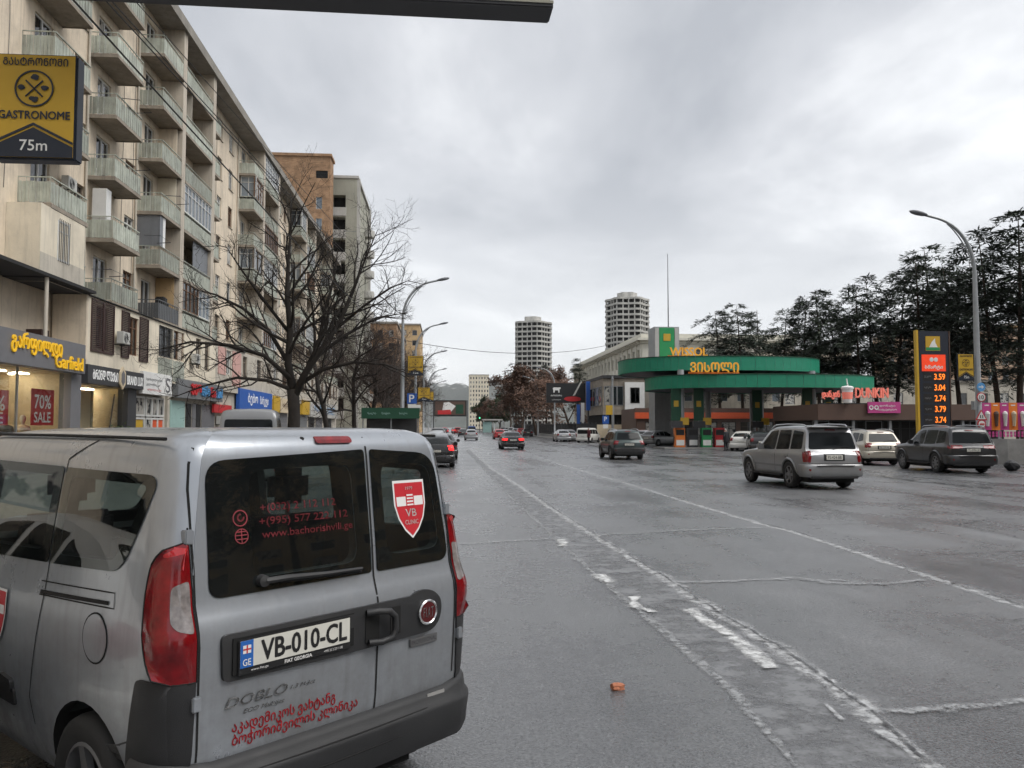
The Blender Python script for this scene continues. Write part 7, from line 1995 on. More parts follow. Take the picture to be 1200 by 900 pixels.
rear_text('www.fiat.ge', 0.455, 0.877, 0.08, 0.012, 'decal_white', pf, xq); rear_text('FIAT GEORGIA', 0.27, 0.877, 0.135, 0.014, 'decal_white', pf, xq, bold=.03); rear_text('+995 32 2 22 11 00', 0.09, 0.877, 0.1, 0.010, 'decal_white', pf, xq)
# handle: a bowed grip over a hollow, and a hollow on the other leaf
rb_('handle_hollow', -0.095, -0.178, 0.862, 1.012, 0.0165, 0.019, 'gap', bd, .002)
hx_ = hit(VB, 'B', -0.2, 0.94, 0).x
MB().tube([(hx_ - .025, -0.10, 1.0), (hx_ - .055, -0.14, 1.006), (hx_ - .065, -0.2, 0.998), (hx_ - .066, -0.232, 0.97), (hx_ - .066, -0.236, 0.91), (hx_ - .063, -0.222, 0.875), (hx_ - .05, -0.17, 0.862), (hx_ - .025, -0.11, 0.864)], 0.016, 8).build('door_handle', 'plastic_grey', van, local=True, smooth=60)
rb_('handle_hollow', -0.245, -0.31, 0.872, 1.0, 0.0165, 0.019, 'gap', bd, .002)
bc = hit(VB, 'B', -0.485, 0.94, 0.017)
bg = MB().lathe([(0.062, 0), (0.062, -0.012), (0.055, -0.016), (0.05, -0.012)], 32, tuple(bc), 'x').build('maker_badge', 'chrome', van, local=True, smooth=40)
MB().lathe([(0.0, -0.012), (0.05, -0.0118)], 32, tuple(bc), 'x').build('badge_face', 'badge_dark', bg, local=True)
rear_text('FIAT', -0.485, 0.94, 0.068, 0.05, 'chrome', bg, bc.x - .0135, space=1.25)
pb_ = rb_('script_badge', -0.385, -0.57, 0.782, 0.822, 0.003, 0.011, 'rim_grey', None, .003)
rear_text('PROFESSIONAL', -0.478, 0.802, 0.165, 0.02, 'p_anthracite', pb_, hit(VB, 'B', -0.478, .802, .0118).x)
add_me('script_badge', conform_text(VB, 'B', 'DOBLO', 0.445, 0.757, 0.285, 0.04, 0.006, bold=.02, shear=.3), 'chrome', van)
add_me('script_badge', conform_text(VB, 'B', '1.3 M-Jet', 0.225, 0.752, 0.125, 0.02, 0.005, bold=.02, shear=.3), 'chrome', van)
add_me('script_badge', conform_text(VB, 'B', 'ECO Multijet', 0.41, 0.707, 0.19, 0.022, 0.005, bold=.02, shear=.3), 'chrome', van)
add_me('door_lettering', conform_text(VB, 'B', 'აკადემიკოს ვახტანგ', 0.30, 0.652, 0.50, 0.058, 0.003, bold=.012), 'decal_red', van)
add_me('door_lettering', conform_text(VB, 'B', 'ბოჭორიშვილის კლინიკა', 0.235, 0.598, 0.625, 0.058, 0.003, bold=.012), 'decal_red', van)
# print on the glass
def win_text(s, y0, y1, z, h, **k): add_me('window_lettering', conform_text(VB, 'B', s, (y0+y1)/2 - .02, z, abs(y0-y1), h, 0.009, **k), 'window_print', van)
win_text('+(032) 2 112 112', 0.417, 0.03, 1.504, 0.042, bold=.008); win_text('+(995) 577 222 112', 0.425, -0.033, 1.447, 0.042, bold=.008); win_text('www.bachorishvili.ge', 0.416, -0.057, 1.393, 0.04, bold=.008)
def ring_patch(y, z, r0, r1, off, m, name):
    ou = [(y + r1*math.cos(2*math.pi*i/28), z + r1*math.sin(2*math.pi*i/28)) for i in range(28)]; inn = [(y + r0*math.cos(2*math.pi*i/28), z + r0*math.sin(2*math.pi*i/28)) for i in range(28)]
    patch(VB, 'B', ou, off, hole=inn, step=1).build(name, m, van, local=True)
ring_patch(0.492, 1.473, 0.029, 0.034, 0.009, 'window_print', 'phone_icon'); ring_patch(0.49, 1.4, 0.027, 0.031, 0.009, 'window_print', 'globe_icon')
add_me('phone_icon', conform_text(VB, 'B', 'C', 0.492, 1.473, 0.026, 0.03, 0.009, bold=.05, rot=.8), 'window_print', van)
for dz in (-.012, .004, .018): vs_('B', [(0.515, 1.4 + dz), (0.465, 1.4 + dz)], 0.004, 0.009, 'globe_icon', 'window_print')
vs_('B', [(0.49, 1.427), (0.49, 1.373)], 0.004, 0.009, 'globe_icon', 'window_print')
# shield stickers
def shield(side, u, v, w, h, sg):
    def ol(k): return [(u - sg*w/2*k, v + h/2*k), (u + sg*w/2*k, v + h/2*k), (u + sg*w/2*k, v + h*.08*k), (u + sg*w*.40*k, v - h*.16*k), (u + sg*w*.22*k, v - h*.36*k), (u, v - h/2*k), (u - sg*w*.22*k, v - h*.36*k), (u - sg*w*.40*k, v - h*.16*k), (u - sg*w/2*k, v + h*.08*k)]
    s_ = vp('shield_sticker', side, ol(1), 0.0085, 'decal_white', step=.03, rings=4)
    for nm, pts, off, m in (('shield_field', ol(.91), .0095, 'decal_red'), ('shield_bar', [(u - sg*w*.42, v + h*.22), (u + sg*w*.42, v + h*.22), (u + sg*w*.42, v + h*.06), (u - sg*w*.42, v + h*.06)], .0105, 'decal_white'), ('shield_tower', [(u - sg*w*.13, v + h*.28), (u + sg*w*.13, v + h*.28), (u + sg*w*.13, v + h*.05), (u - sg*w*.13, v + h*.05)], .0112, 'decal_red')):
        patch(VB, side, pts, off, step=.04, rings=3).build(nm, m, s_, local=True)
    for k in range(4): patch(VB, side, [(u - sg*w*.10, v + h*(.255 - .055*k)), (u + sg*w*.10, v + h*(.255 - .055*k)), (u + sg*w*.10, v + h*(.228 - .055*k)), (u - sg*w*.10, v + h*(.228 - .055*k))], .0118, step=1, rings=2).build('shield_tower_band', 'decal_white', s_, local=True)
    for s, dv, ww, hh in (('1979', .36, .22, .055), ('VB', -.06, .34, .13), ('CLINIC', -.22, .42, .075)): add_me('lettering', conform_text(VB, side, s, u, v + h*dv, w*ww, h*hh, 0.0112, bold=.01), 'decal_white', s_)
shield('B', -0.45, 1.44, 0.212, 0.285, -1)
shield('L', 1.55, 0.93, 0.2, 0.27, -1)
# wiper
wx = hit(VB, 'B', 0.3, 1.2, 0.0)
def wp(y, z, o): return tuple(hit(VB, 'B', y, z, o))
wo = MB().tube([wp(.405, 1.212, .03), wp(.3, 1.213, .035), wp(.1, 1.203, .035), wp(-.1, 1.198, .028)], [.014, .013, .010, .008], 6).build('rear_wiper', 'plastic_grey', van, local=True)
MB().lathe([(0.026, .0), (0.024, -.03), (0.0, -.036)], 14, wp(.41, 1.212, .004), 'x').build('wiper_pivot', 'plastic_grey', wo, local=True, smooth=40)
MB().tube([wp(.33, 1.196, .018), wp(-.105, 1.182, .014)], .007, 4).build('wiper_blade', 'gap', wo, local=True)
# scratch by the split and dirty scrape
vs_('B', [(-0.02, 0.722), (-0.06, 0.728), (-0.09, 0.715), (-0.12, 0.73), (-0.165, 0.73)], 0.014, 0.0025, 'scratch', 'crack_dark')
vs_('B', [(-0.10, 0.722), (-0.145, 0.712), (-0.165, 0.718)], 0.01, 0.0025, 'scratch', 'crack_dark')
vs_('B', [(-0.165, 0.724), (-0.178, 0.727)], 0.008, 0.0028, 'scratch', 'crack_dark')
# bumper: bowed plastic moulding wrapping the rear corners
def bumper():
    prof = [(0.27, -0.01), (0.285, 0.035), (0.33, 0.055), (0.40, 0.062), (0.455, 0.07), (0.475, 0.066), (0.49, 0.05), (0.515, 0.042), (0.535, 0.03), (0.545, 0.004)]
    base = [p for p in van_slice(0.5)]
    half = [p for p in base if p[1] >= -1e-6][:27]
    path = [p for p in half if p[0] < 0.30] 
    path = [(x, -y) for x, y in reversed(path[1:])] + path
    mb = MB(); n = len(path)
    for (z, o) in prof:
        for i, (x, y) in enumerate(path):
            t = Vector((path[min(i+1, n-1)][0] - path[max(i-1, 0)][0], path[min(i+1, n-1)][1] - path[max(i-1, 0)][1])).normalized(); nn = Vector((-t.y, t.x))
            if nn.x > 0 and abs(y) < .6: nn = -nn
            if nn.y*y < 0 and abs(y) > .6: nn = -nn
            rise = 0.05*max(0, (abs(y) - 0.62)/0.25) if z > .5 else 0
            mb.v.append((x + nn.x*o, y + nn.y*o, z + rise))
    for i in range(len(prof) - 1):
        for j in range(n - 1): mb.f.append((i*n + j, i*n + j + 1, (i+1)*n + j + 1, (i+1)*n + j)); mb.m.append(0)
    return mb.build('bumper', 'plastic_grey', van, local=True, smooth=45)
bmp = bumper()
for zz, dd in ((.392, .064), (.478, .068)):
    MB().tube([(x - dd*.96*math.cos(math.atan2(y, .9 - x)), y*1.0 + dd*math.sin(math.atan2(y, .9 - x)), zz) for x, y in [(lerp_tab(XR, .5) + .016*(q/.868)**2, q) for q in [-.66 + .06*i for i in range(23)]]], .004, 4).build('bumper_groove', 'gap', bmp, local=True)
MB().prism([(.06, -.45, .22), (.12, -.5, .29), (.12, .5, .29), (.06, .45, .22)], (.25, 0, 0)).build('under_apron', 'gap', bmp, local=True)
for s in (1, -1):
    # corner pieces climbing to the tail lamps
    sd = 'L' if s > 0 else 'R'
    patch(VB, 'B', [(s*0.712, 0.87), (s*0.84, 0.875), (s*0.86, 0.54), (s*0.76, 0.52), (s*0.72, 0.56)], 0.010, step=.03, thick=.012).build('bumper_corner', 'plastic_grey', van, local=True, smooth=50)
    patch(VB, sd, rounded([(0.02, 0.88), (0.16, 0.89), (0.20, 0.74), (0.26, 0.52), (0.24, 0.34), (0.03, 0.33)], .03), 0.012, step=.03, thick=.014).build('bumper_corner', 'plastic_grey', van, local=True, smooth=50)
    h_ = hit(VB, 'B', s*.62, .42, .066); MB().box(h_.x - .012, h_.x, s*.62 - .05, s*.62 + .05, .365, .39).build('reflector', 'lamp_red', van, local=True)
    # wheel arch lip
    if False: MB().tube([(0.60 + .372*math.cos(a), s*(0.883), .345 + .372*math.sin(a)) for a in [math.pi*(.0 + i/24) for i in range(25)]], .005, 5).build('arch_lip', 'van_silver', van, local=True)
    vp('side_moulding', sd, [(2.0, .62), (1.33, .62), (1.33, .54), (2.0, .54)], .012, 'plastic_grey', r=.02, thick=.012)
    vp('door_handle', sd, [(1.50, .67), (1.35, .66), (1.35, .60), (1.50, .60)], .02, 'plastic_grey', r=.02, thick=.02)
    mx_ = MB(); mx_.box(2.95, 3.15, s*.93, s*1.08, 1.12, 1.36); mx_.build('mirror', 'plastic_grey', van, local=True, bevel=.03)
    vp('headlamp', 'F', [(s*.5, .9), (s*.8, .98), (s*.82, .78), (s*.55, .7)], .01, 'headlamp', r=.04)
rb_('scrape', -0.50, -0.62, 0.515, 0.535, 0.032, 0.036, 'kerbstone', bmp, .006)
W_ = wheel_meshes(0.325, 0.2, 0.215, 5)
put_wheels(van, (0.60, 3.36), 0.775, 0.325, W_)
# seats seen through the glass
def seat(x, y, w):
    s_ = MB().box(x - .25, x + .3, y - w/2, y + w/2, .55, .8).build('seat', 'seat_cloth', van, local=True, bevel=.05)
    mb = MB(); mb.prism([(x - .25, y - w/2, .75), (x - .1, y - w/2, .75), (x - .22, y - w/2, 1.36), (x - .36, y - w/2, 1.36)], (0, w, 0)); mb.build('backrest', 'seat_cloth', s_, local=True, bevel=.04)
    for q in ([0] if w < .6 else [-.33, .33]):
        MB().box(x - .37, x - .27, y + q - .13, y + q + .13, 1.42, 1.62).build('headrest', 'seat_cloth', s_, local=True, bevel=.045)
        MB().tube([(x - .31, y + q, 1.34), (x - .32, y + q, 1.44)], .012, 6).build('headrest_post', 'metal_grey', s_, local=True)
seat(1.25, 0.0, 1.2); seat(2.35, .38, .5); seat(2.35, -.38, .5)
MB().box(3.0, 3.5, -.7, .7, .95, 1.12).build('dashboard', 'interior', van, local=True, bevel=.06)

# ------------------------------------------------------------------ other vehicles
def sec_ring(w, zs, zb, zt, wt, crown=0.02):
    g = max(0.0, zt - zb)
    half = [(0.0, zs), (w*.78, zs), (w*.92, zs + .02), (w*.965, zs + .09), (w*.985, zs + .22), (w, zs + (zb - zs)*.55), (w*.995, zb - .10), (w*.975, zb - .03)]
    if g > .10:
        half += [(w*.955, zb), (w*.955*.6 + wt*.4, zb + g*.35), (w*.955*.25 + wt*.75, zb + g*.70), (wt, zt - .075 if g > .2 else zt - g*.3), (wt*.955, zt - .03), (wt*.86, zt - .008), (wt*.55, zt + crown*.6), (0.0, zt + crown)]
    else:
        half += [(w*.955, zb - .005 + g*.2), (w*.90, zb + g*.5), (w*.82, zb + g*.7), (w*.72, zb + g*.85), (w*.6, zb + g), (w*.45, zb + g + crown*.4), (w*.25, zb + g + crown*.8), (0.0, zb + g + crown)]
    return half + [(-y, z) for y, z in reversed(half[1:-1])]
def car_mesh(S, material):
    L_ = S['L']; xs = sorted(set([0, .015, .04, .08, .13, .19, .26, .34] + [L_*i/34 for i in range(3, 32)] + [L_ - q for q in (.34, .25, .17, .1, .05, .02, 0)] + [p[0] for p in S['top']]))
    mb = MB(); n = None
    for x in xs:
        r = sec_ring(S['W']*lerp_tab(S['plan'], x/L_), lerp_tab(S['sill'], x), lerp_tab(S['belt'], x), max(lerp_tab(S['top'], x), lerp_tab(S['belt'], x) + .002), S['W']*lerp_tab(S['roofw'], lerp_tab(S['top'], x)))
        n = len(r); mb.v.extend([(x, y, z) for y, z in r])
    for i in range(len(xs) - 1):
        for j in range(n): mb.f.append((i*n + j, i*n + (j+1) % n, (i+1)*n + (j+1) % n, (i+1)*n + j)); mb.m.append(0)
    mb.f.append(tuple(range(n))); mb.m.append(0); k = (len(xs)-1)*n; mb.f.append(tuple(range(k, k + n))[::-1]); mb.m.append(0)
    return mb.mesh('body', material, smooth=38)
PLAN = [(0, .90), (.01, .94), (.03, .97), (.08, .99), (.25, 1), (.75, 1), (.9, .97), (.96, .92), (.985, .84), (1, .72)]
SPEC = {
 'suv_box': dict(L=4.75, W=.93, top=[(0, .96), (.03, 1.02), (.10, 1.16), (.2, 1.5), (.25, 1.66), (.33, 1.735), (.6, 1.77), (1.5, 1.785), (2.3, 1.76), (2.65, 1.66), (3.35, 1.14), (3.5, 1.1), (4.3, 1.03), (4.6, .93), (4.75, .75)],
    belt=[(0, .96), (.2, 1.06), (3.3, 1.06), (4.3, .98), (4.75, .74)], sill=[(0, .48), (.5, .40), (1.2, .34), (3.6, .34), (4.3, .36), (4.75, .46)], plan=PLAN, roofw=[(1.0, .93), (1.3, .87), (1.6, .80), (1.8, .765)],
    side=[[(.36, 1.62), (.98, 1.66), (.98, 1.12), (.30, 1.14)], [(1.10, 1.665), (1.86, 1.66), (1.90, 1.09), (1.06, 1.12)], [(1.95, 1.66), (2.42, 1.62), (3.0, 1.16), (2.95, 1.09), (1.98, 1.09)]],
    rear=[(.66, 1.60), (-.66, 1.60), (-.75, 1.13), (.75, 1.13)], lamp=[(.70, 1.10), (.86, 1.08), (.88, .78), (.74, .76)], plate=(.25, .84, .97), wheels=(.98, 3.82), wr=.385, ground=.0, rails=True, bumper=(.42, .70)),
 'suv_big': dict(L=4.95, W=.98, top=[(0, 1.0), (.03, 1.05), (.10, 1.2), (.24, 1.55), (.31, 1.70), (.42, 1.79), (.7, 1.83), (1.7, 1.86), (2.5, 1.83), (2.85, 1.70), (3.5, 1.22), (3.7, 1.18), (4.5, 1.1), (4.8, 1.0), (4.95, .8)],
    belt=[(0, 1.0), (.2, 1.1), (3.5, 1.1), (4.5, 1.04), (4.95, .79)], sill=[(0, .46), (.5, .40), (1.2, .36), (3.8, .36), (4.5, .36), (4.95, .46)], plan=PLAN, roofw=[(1.0, .93), (1.4, .85), (1.7, .77), (1.9, .74)],
    side=[[(.5, 1.66), (1.05, 1.70), (1.08, 1.17), (.42, 1.24)], [(1.14, 1.71), (2.0, 1.72), (2.04, 1.14), (1.16, 1.16)], [(2.1, 1.72), (2.6, 1.68), (3.2, 1.22), (3.15, 1.14), (2.12, 1.14)]],
    rear=[(.66, 1.64), (-.66, 1.64), (-.76, 1.2), (.76, 1.2)], lamp=[(.40, 1.12), (.90, 1.14), (.92, .98), (.42, 1.0)], plate=(.26, .87, .99), wheels=(1.05, 3.9), wr=.40, rails=True, bumper=(.42, .72)),
 'suv_soft': dict(L=4.5, W=.91, top=[(0, .94), (.04, 1.0), (.12, 1.14), (.32, 1.45), (.42, 1.57), (.55, 1.625), (.8, 1.655), (1.6, 1.675), (2.2, 1.65), (2.55, 1.55), (3.3, 1.12), (3.5, 1.06), (4.1, .96), (4.38, .84), (4.5, .68)],
    belt=[(0, .94), (.25, 1.04), (3.3, 1.0), (4.1, .92), (4.5, .67)], sill=[(0, .46), (.5, .36), (1.2, .3), (3.4, .3), (4.1, .32), (4.5, .42)], plan=PLAN, roofw=[(1.0, .93), (1.3, .84), (1.55, .76), (1.7, .73)],
    side=[[(.62, 1.5), (.98, 1.53), (1.0, 1.12), (.48, 1.18)], [(1.06, 1.54), (1.78, 1.555), (1.82, 1.06), (1.06, 1.1)], [(1.88, 1.555), (2.35, 1.52), (2.95, 1.1), (2.9, 1.03), (1.9, 1.06)]],
    rear=[(.58, 1.52), (-.58, 1.52), (-.70, 1.12), (.70, 1.12)], lamp=[(.56, 1.06), (.85, 1.10), (.87, .84), (.66, .86)], plate=(.26, .80, .91), wheels=(.88, 3.55), wr=.36, rails=True, bumper=(.40, .66)),
 'sedan': dict(L=4.85, W=.92, top=[(0, .92), (.04, .98), (.14, 1.02), (.65, 1.05), (.8, 1.08), (1.35, 1.36), (1.6, 1.42), (2.2, 1.455), (2.7, 1.42), (3.0, 1.33), (3.6, 1.0), (3.75, .96), (4.5, .84), (4.72, .74), (4.85, .6)],
    belt=[(0, .90), (.3, .96), (3.5, .92), (4.4, .80), (4.85, .58)], sill=[(0, .40), (.5, .3), (1.2, .24), (3.7, .24), (4.4, .25), (4.85, .34)], plan=PLAN, roofw=[(.9, .93), (1.1, .86), (1.3, .74), (1.46, .67)],
    side=[[(1.2, 1.24), (1.48, 1.32), (1.62, 1.32), (1.66, 1.0), (1.0, 1.06)], [(1.70, 1.335), (2.22, 1.36), (2.26, .97), (1.74, .99)], [(2.32, 1.36), (2.7, 1.33), (3.3, 1.0), (3.25, .95), (2.34, .97)]],
    rear=[(.52, 1.33), (-.52, 1.33), (-.64, 1.1), (.64, 1.1)], lamp=[(.42, .90), (.84, .92), (.86, .74), (.48, .72)], plate=(.26, .70, .82), wheels=(.98, 3.85), wr=.33, rails=False, bumper=(.30, .54)),
 'hatch': dict(L=4.35, W=.87, top=[(0, .92), (.05, 1.0), (.16, 1.08), (.55, 1.3), (.85, 1.40), (1.3, 1.475), (1.9, 1.495), (2.3, 1.45), (2.7, 1.33), (3.4, .98), (3.6, .92), (4.1, .78), (4.25, .68), (4.35, .56)],
    belt=[(0, .90), (.3, .97), (3.2, .92), (4.0, .76), (4.35, .55)], sill=[(0, .38), (.5, .28), (1.2, .22), (3.3, .22), (4.0, .23), (4.35, .32)], plan=PLAN, roofw=[(.9, .93), (1.1, .86), (1.35, .74), (1.5, .67)],
    side=[[(.75, 1.22), (1.08, 1.34), (1.12, 1.02), (.55, 1.06)], [(1.16, 1.36), (1.8, 1.40), (1.84, .98), (1.18, 1.01)], [(1.9, 1.40), (2.35, 1.35), (3.0, 1.0), (2.95, .95), (1.92, .98)]],
    rear=[(.50, 1.36), (-.50, 1.36), (-.62, 1.08), (.62, 1.08)], lamp=[(.54, 1.0), (.80, 1.04), (.82, .76), (.62, .78)], plate=(.26, .70, .80), wheels=(.78, 3.45), wr=.315, rails=False, bumper=(.30, .56)),
 'van': dict(L=4.8, W=.96, top=[(0, 1.0), (.02, 1.2), (.05, 1.5), (.09, 1.8), (.14, 1.9), (.25, 1.95), (1.2, 1.98), (2.8, 1.96), (3.2, 1.84), (4.0, 1.2), (4.2, 1.1), (4.6, .98), (4.8, .72)],
    belt=[(0, 1.0), (.2, 1.1), (3.8, 1.05), (4.5, .92), (4.8, .7)], sill=[(0, .42), (.5, .34), (1.2, .28), (3.8, .28), (4.4, .3), (4.8, .42)], plan=PLAN, roofw=[(1.0, .95), (1.5, .90), (1.8, .86), (2.0, .83)],
    side=[[(.2, 1.74), (1.2, 1.76), (1.2, 1.2), (.2, 1.2)], [(1.3, 1.76), (2.4, 1.76), (2.4, 1.18), (1.3, 1.18)], [(2.5, 1.75), (3.05, 1.7), (3.6, 1.2), (3.55, 1.14), (2.5, 1.16)]],
    rear=[(.70, 1.72), (-.70, 1.72), (-.74, 1.2), (.74, 1.2)], lamp=[(.78, 1.2), (.9, 1.2), (.91, .75), (.80, .75)], plate=(.26, .80, .91), wheels=(.85, 3.75), wr=.33, rails=False, bumper=(.34, .6)),
}
def make_car(kind, paint, label, cat, loc, rz, lit=False, plate=None, group=None, name='car', lower=None, detail=True, spoke=5, rimmat='rim_grey'):
    S = SPEC[kind]
    t = thing(name, label, cat, loc, rz, group)
    me = shared(('car', kind, paint), lambda: car_mesh(S, paint))
    bv = shared(('bvh', kind), lambda: bvh_of(me))
    obj('body', me, t)
    def P(nm, sd, pts, off, m, r=.05, parent=None, **k):
        key = (kind, nm, sd, tuple(pts), off, m)
        mm = shared(key, lambda: patch(bv, sd, rounded(pts, r) if r else pts, off, step=.1, rings=4, **k).mesh(nm, m, smooth=45))
        return obj(nm, mm, parent or t)
    for sd in ('L', 'R'):
        for pts in S['side']: P('side_window', sd, pts, .006, 'glass_car')
        for wx_ in S['wheels']:
            q = S['wr']*1.17
            P('wheel_well_shade', sd, [(wx_ + q*math.cos(a), S['wr'] + q*math.sin(a)) for a in [math.pi*(-.1 + 1.2*i/20) for i in range(21)]], .004, 'gap', 0)  # flat black patch: the shade of the wheel well painted on the body side
            if detail and kind.startswith('suv'):
                sy = 1 if sd == 'L' else -1
                def lip():
                    mb = MB(); pts = [hit(bv, sd, wx_ + q*1.02*math.cos(a), S['wr'] + q*1.02*math.sin(a), .012) for a in [math.pi*(.02 + .96*i/16) for i in range(17)]]
                    mb.tube(pts, .035, 5, caps=False); return mb.mesh('wheel_arch', lower or paint, smooth=60)
                obj('wheel_arch', shared((kind, 'lip', sd, wx_, lower or paint), lip), t)
        if detail:
            ws = S['side']
            for i in (0, 1):
                xg = (ws[i][1][0] + ws[i+1][0][0])/2
                P('door_gap', sd, [(xg - .006, lerp_tab(S['belt'], xg)), (xg + .006, lerp_tab(S['belt'], xg)), (xg + .006, .45), (xg - .006, .45)], .003, 'gap', 0)
                xh = xg + .12; zb = lerp_tab(S['belt'], xh) - .13
                P('door_handle', sd, [(xh, zb), (xh + .2, zb), (xh + .2, zb - .035), (xh, zb - .035)], .02, paint, .012, thick=.015)
            xa, xb = S['wheels'][0] + S['wr']*1.3, S['wheels'][1] - S['wr']*1.3
            P('side_moulding', sd, [(xa, .66), (xb, .66), (xb, .60), (xa, .60)], .012, lower or paint, .01, thick=.01)
        sy = 1 if sd == 'L' else -1
        xm = S['side'][2][2][0] - .28; zm = lerp_tab(S['belt'], xm)
        obj('mirror', shared((kind, 'mir', sd, paint), lambda: MB().box(xm - .06, xm + .1, sy*(S['W']*.97), sy*(S['W']*.97 + .2), zm + .02, zm + .19).mesh('mirror', paint, bevel=.03)), t)
    rw = P('rear_window', 'B', S['rear'], .006, 'glass_car', .07)
    P('windscreen', 'F', [(.58, max(q[1] for q in S['top']) - .14), (-.58, max(q[1] for q in S['top']) - .14), (-.72, lerp_tab(S['belt'], 3.2) + .12), (.72, lerp_tab(S['belt'], 3.2) + .12)], .006, 'glass_car')
    for s in (1, -1):
        P('tail_lamp', 'B', [(s*a, b) for a, b in S['lamp']], .012, 'lamp_red_lit' if lit else 'lamp_red', .03, thick=.012)
        lx = S['lamp']; z0, z1 = min(q[1] for q in lx), max(q[1] for q in lx)
        P('tail_lamp_side', 'L' if s > 0 else 'R', [(.03, z1 - .01), (.22, z1 - .04), (.14, z0 + .02), (.03, z0 + .01)], .01, 'lamp_red_lit' if lit else 'lamp_red', .02)
        hz_ = lerp_tab(S['belt'], S['L'] - .12)
        P('headlamp', 'F', [(s*.42, hz_ - .02), (s*.78, hz_ + .0), (s*.8, hz_ - .16), (s*.46, hz_ - .14)], .01, 'headlamp', .03)
        P('bumper_reflector', 'B', [(s*.66, S['bumper'][0] + .16), (s*.82, S['bumper'][0] + .17), (s*.82, S['bumper'][0] + .11), (s*.66, S['bumper'][0] + .1)], .05, 'lamp_red', .01)
    b0, b1 = S['bumper']
    def bump():
        mb = MB(); prof = [(b0 - .06, .0), (b0 - .02, .04), (b0 + .06, .06), (b1 - .06, .06), (b1, .045), (b1 + .02, .0)]; w = S['W']*.96
        path = [(.34, w*1.02), (.18, w*1.02), (.08, w), (.02, w*.93), (-.01, w*.8), (-.03, w*.5), (-.035, 0)]; path = path + [(x, -y) for x, y in reversed(path[:-1])]
        n = len(path)
        for z, o in prof:
            for (x, y) in path:
                a = math.atan2(y, -(x - .6)); mb.v.append((x - o*math.cos(a), y + o*math.sin(a), z))
        for i in range(len(prof) - 1):
            for j in range(n - 1): mb.f.append((i*n + j, i*n + j + 1, (i+1)*n + j + 1, (i+1)*n + j)); mb.m.append(0)
        return mb.mesh('bumper', lower or paint, smooth=50)
    obj('bumper', shared((kind, 'bump', lower or paint), bump), t)
    obj('underbody', shared((kind, 'under'), lambda: MB().box(.15, S['L'] - .3, -S['W']*.75, S['W']*.75, .2, .5).mesh('underbody', 'gap')), t)
    hw, z0, z1 = S['plate']; px_ = hit(bv, 'B', 0, (z0+z1)/2, .012).x
    pl_ = obj('number_plate', shared((kind, 'plate'), lambda: MB().box(px_ - .02, px_ + .01, -hw, hw, z0, z1).mesh('number_plate', 'plate_white', bevel=.004)), t)
    if plate:
        mt = fit_text(plate, hw*1.7, (z1 - z0)*.68, bold=.01); mt.transform(frame_matrix((px_ - .0215, 0, (z0+z1)/2), (0, -1, 0), (0, 0, 1))); add_me('lettering', mt, 'p_black', pl_)
    if detail and kind.startswith('suv'):
        w = S['W']; xa, xb = S['wheels'][0] + S['wr']*1.25, S['wheels'][1] - S['wr']*1.25
        for s in (1, -1): obj('running_board', shared((kind, 'board', s), lambda: MB().box(xa, xb, s*(w - .06), s*(w + .06), .33, .38).mesh('running_board', 'plastic_grey', bevel=.015)), t)
        obj('bumper_valance', shared((kind, 'val'), lambda: MB().box(-.06, .12, -w*.8, w*.8, b0 - .11, b0 - .01).mesh('bumper_valance', 'plastic_grey', bevel=.03)), t)
        obj('bumper_step', shared((kind, 'step'), lambda: MB().box(-.112, -.06, -w*.62, w*.62, b1 - .035, b1 - .015).mesh('bumper_step', 'plastic_grey')), t)
        zr = S['rear'][2][1] - .03
        for s in (1, -1): P('tailgate_gap', 'B', [(s*(w*.86 - .006), zr - .02), (s*(w*.86 + .006), zr - .02), (s*(w*.86 + .006), b1 + .03), (s*(w*.86 - .006), b1 + .03)], .0025, 'gap', 0)
        P('tailgate_gap', 'B', [(w*.86, b1 + .035), (-w*.86, b1 + .035), (-w*.86, b1 + .022), (w*.86, b1 + .022)], .0025, 'gap', 0)
        P('plate_recess', 'B', [(.33, S['plate'][2] + .03), (-.33, S['plate'][2] + .03), (-.33, S['plate'][1] - .03), (.33, S['plate'][1] - .03)], .004, 'plastic_grey', .02)
    if S['rails'] and detail:
        for s in (1, -1):
            def rail():
                zt = lambda x: lerp_tab(S['top'], x); w = S['W']*.70
                xs = [.5 + .2*i for i in range(11)]
                return MB().tube([(xs[0] - .1, s*w, zt(xs[0]) + .0)] + [(x, s*w, zt(x) + .05) for x in xs] + [(xs[-1] + .12, s*w, zt(xs[-1]) - .01)], .022, 6).mesh('roof_rail', 'paint_silver', smooth=60)
            obj('roof_rail', shared((kind, 'rail', s), rail), t)
        P('brake_lamp', 'B', [(.16, S['rear'][0][1] + .085), (-.16, S['rear'][0][1] + .085), (-.16, S['rear'][0][1] + .055), (.16, S['rear'][0][1] + .055)], .03, 'lamp_red', .01, thick=.02)
        wa, wz = .1, S['rear'][2][1] + .02
        obj('rear_wiper', shared((kind, 'wip'), lambda: MB().tube([hit(bv, 'B', .0, wz - .02, .02), hit(bv, 'B', -.25, wz + .03, .02), hit(bv, 'B', -.5, wz + .04, .02)], .01, 4).mesh('rear_wiper', 'gap')), t)
    wm = shared(('wheel', S['wr'], spoke, rimmat), lambda: wheel_meshes(S['wr'], .235, S['wr']*.66, spoke, rimmat))
    put_wheels(t, S['wheels'], S['W'] - .10, S['wr'], wm)
    return t
def gpx(px, Y): return (atpx(px, Y), Y, 0)
N90 = R(90)
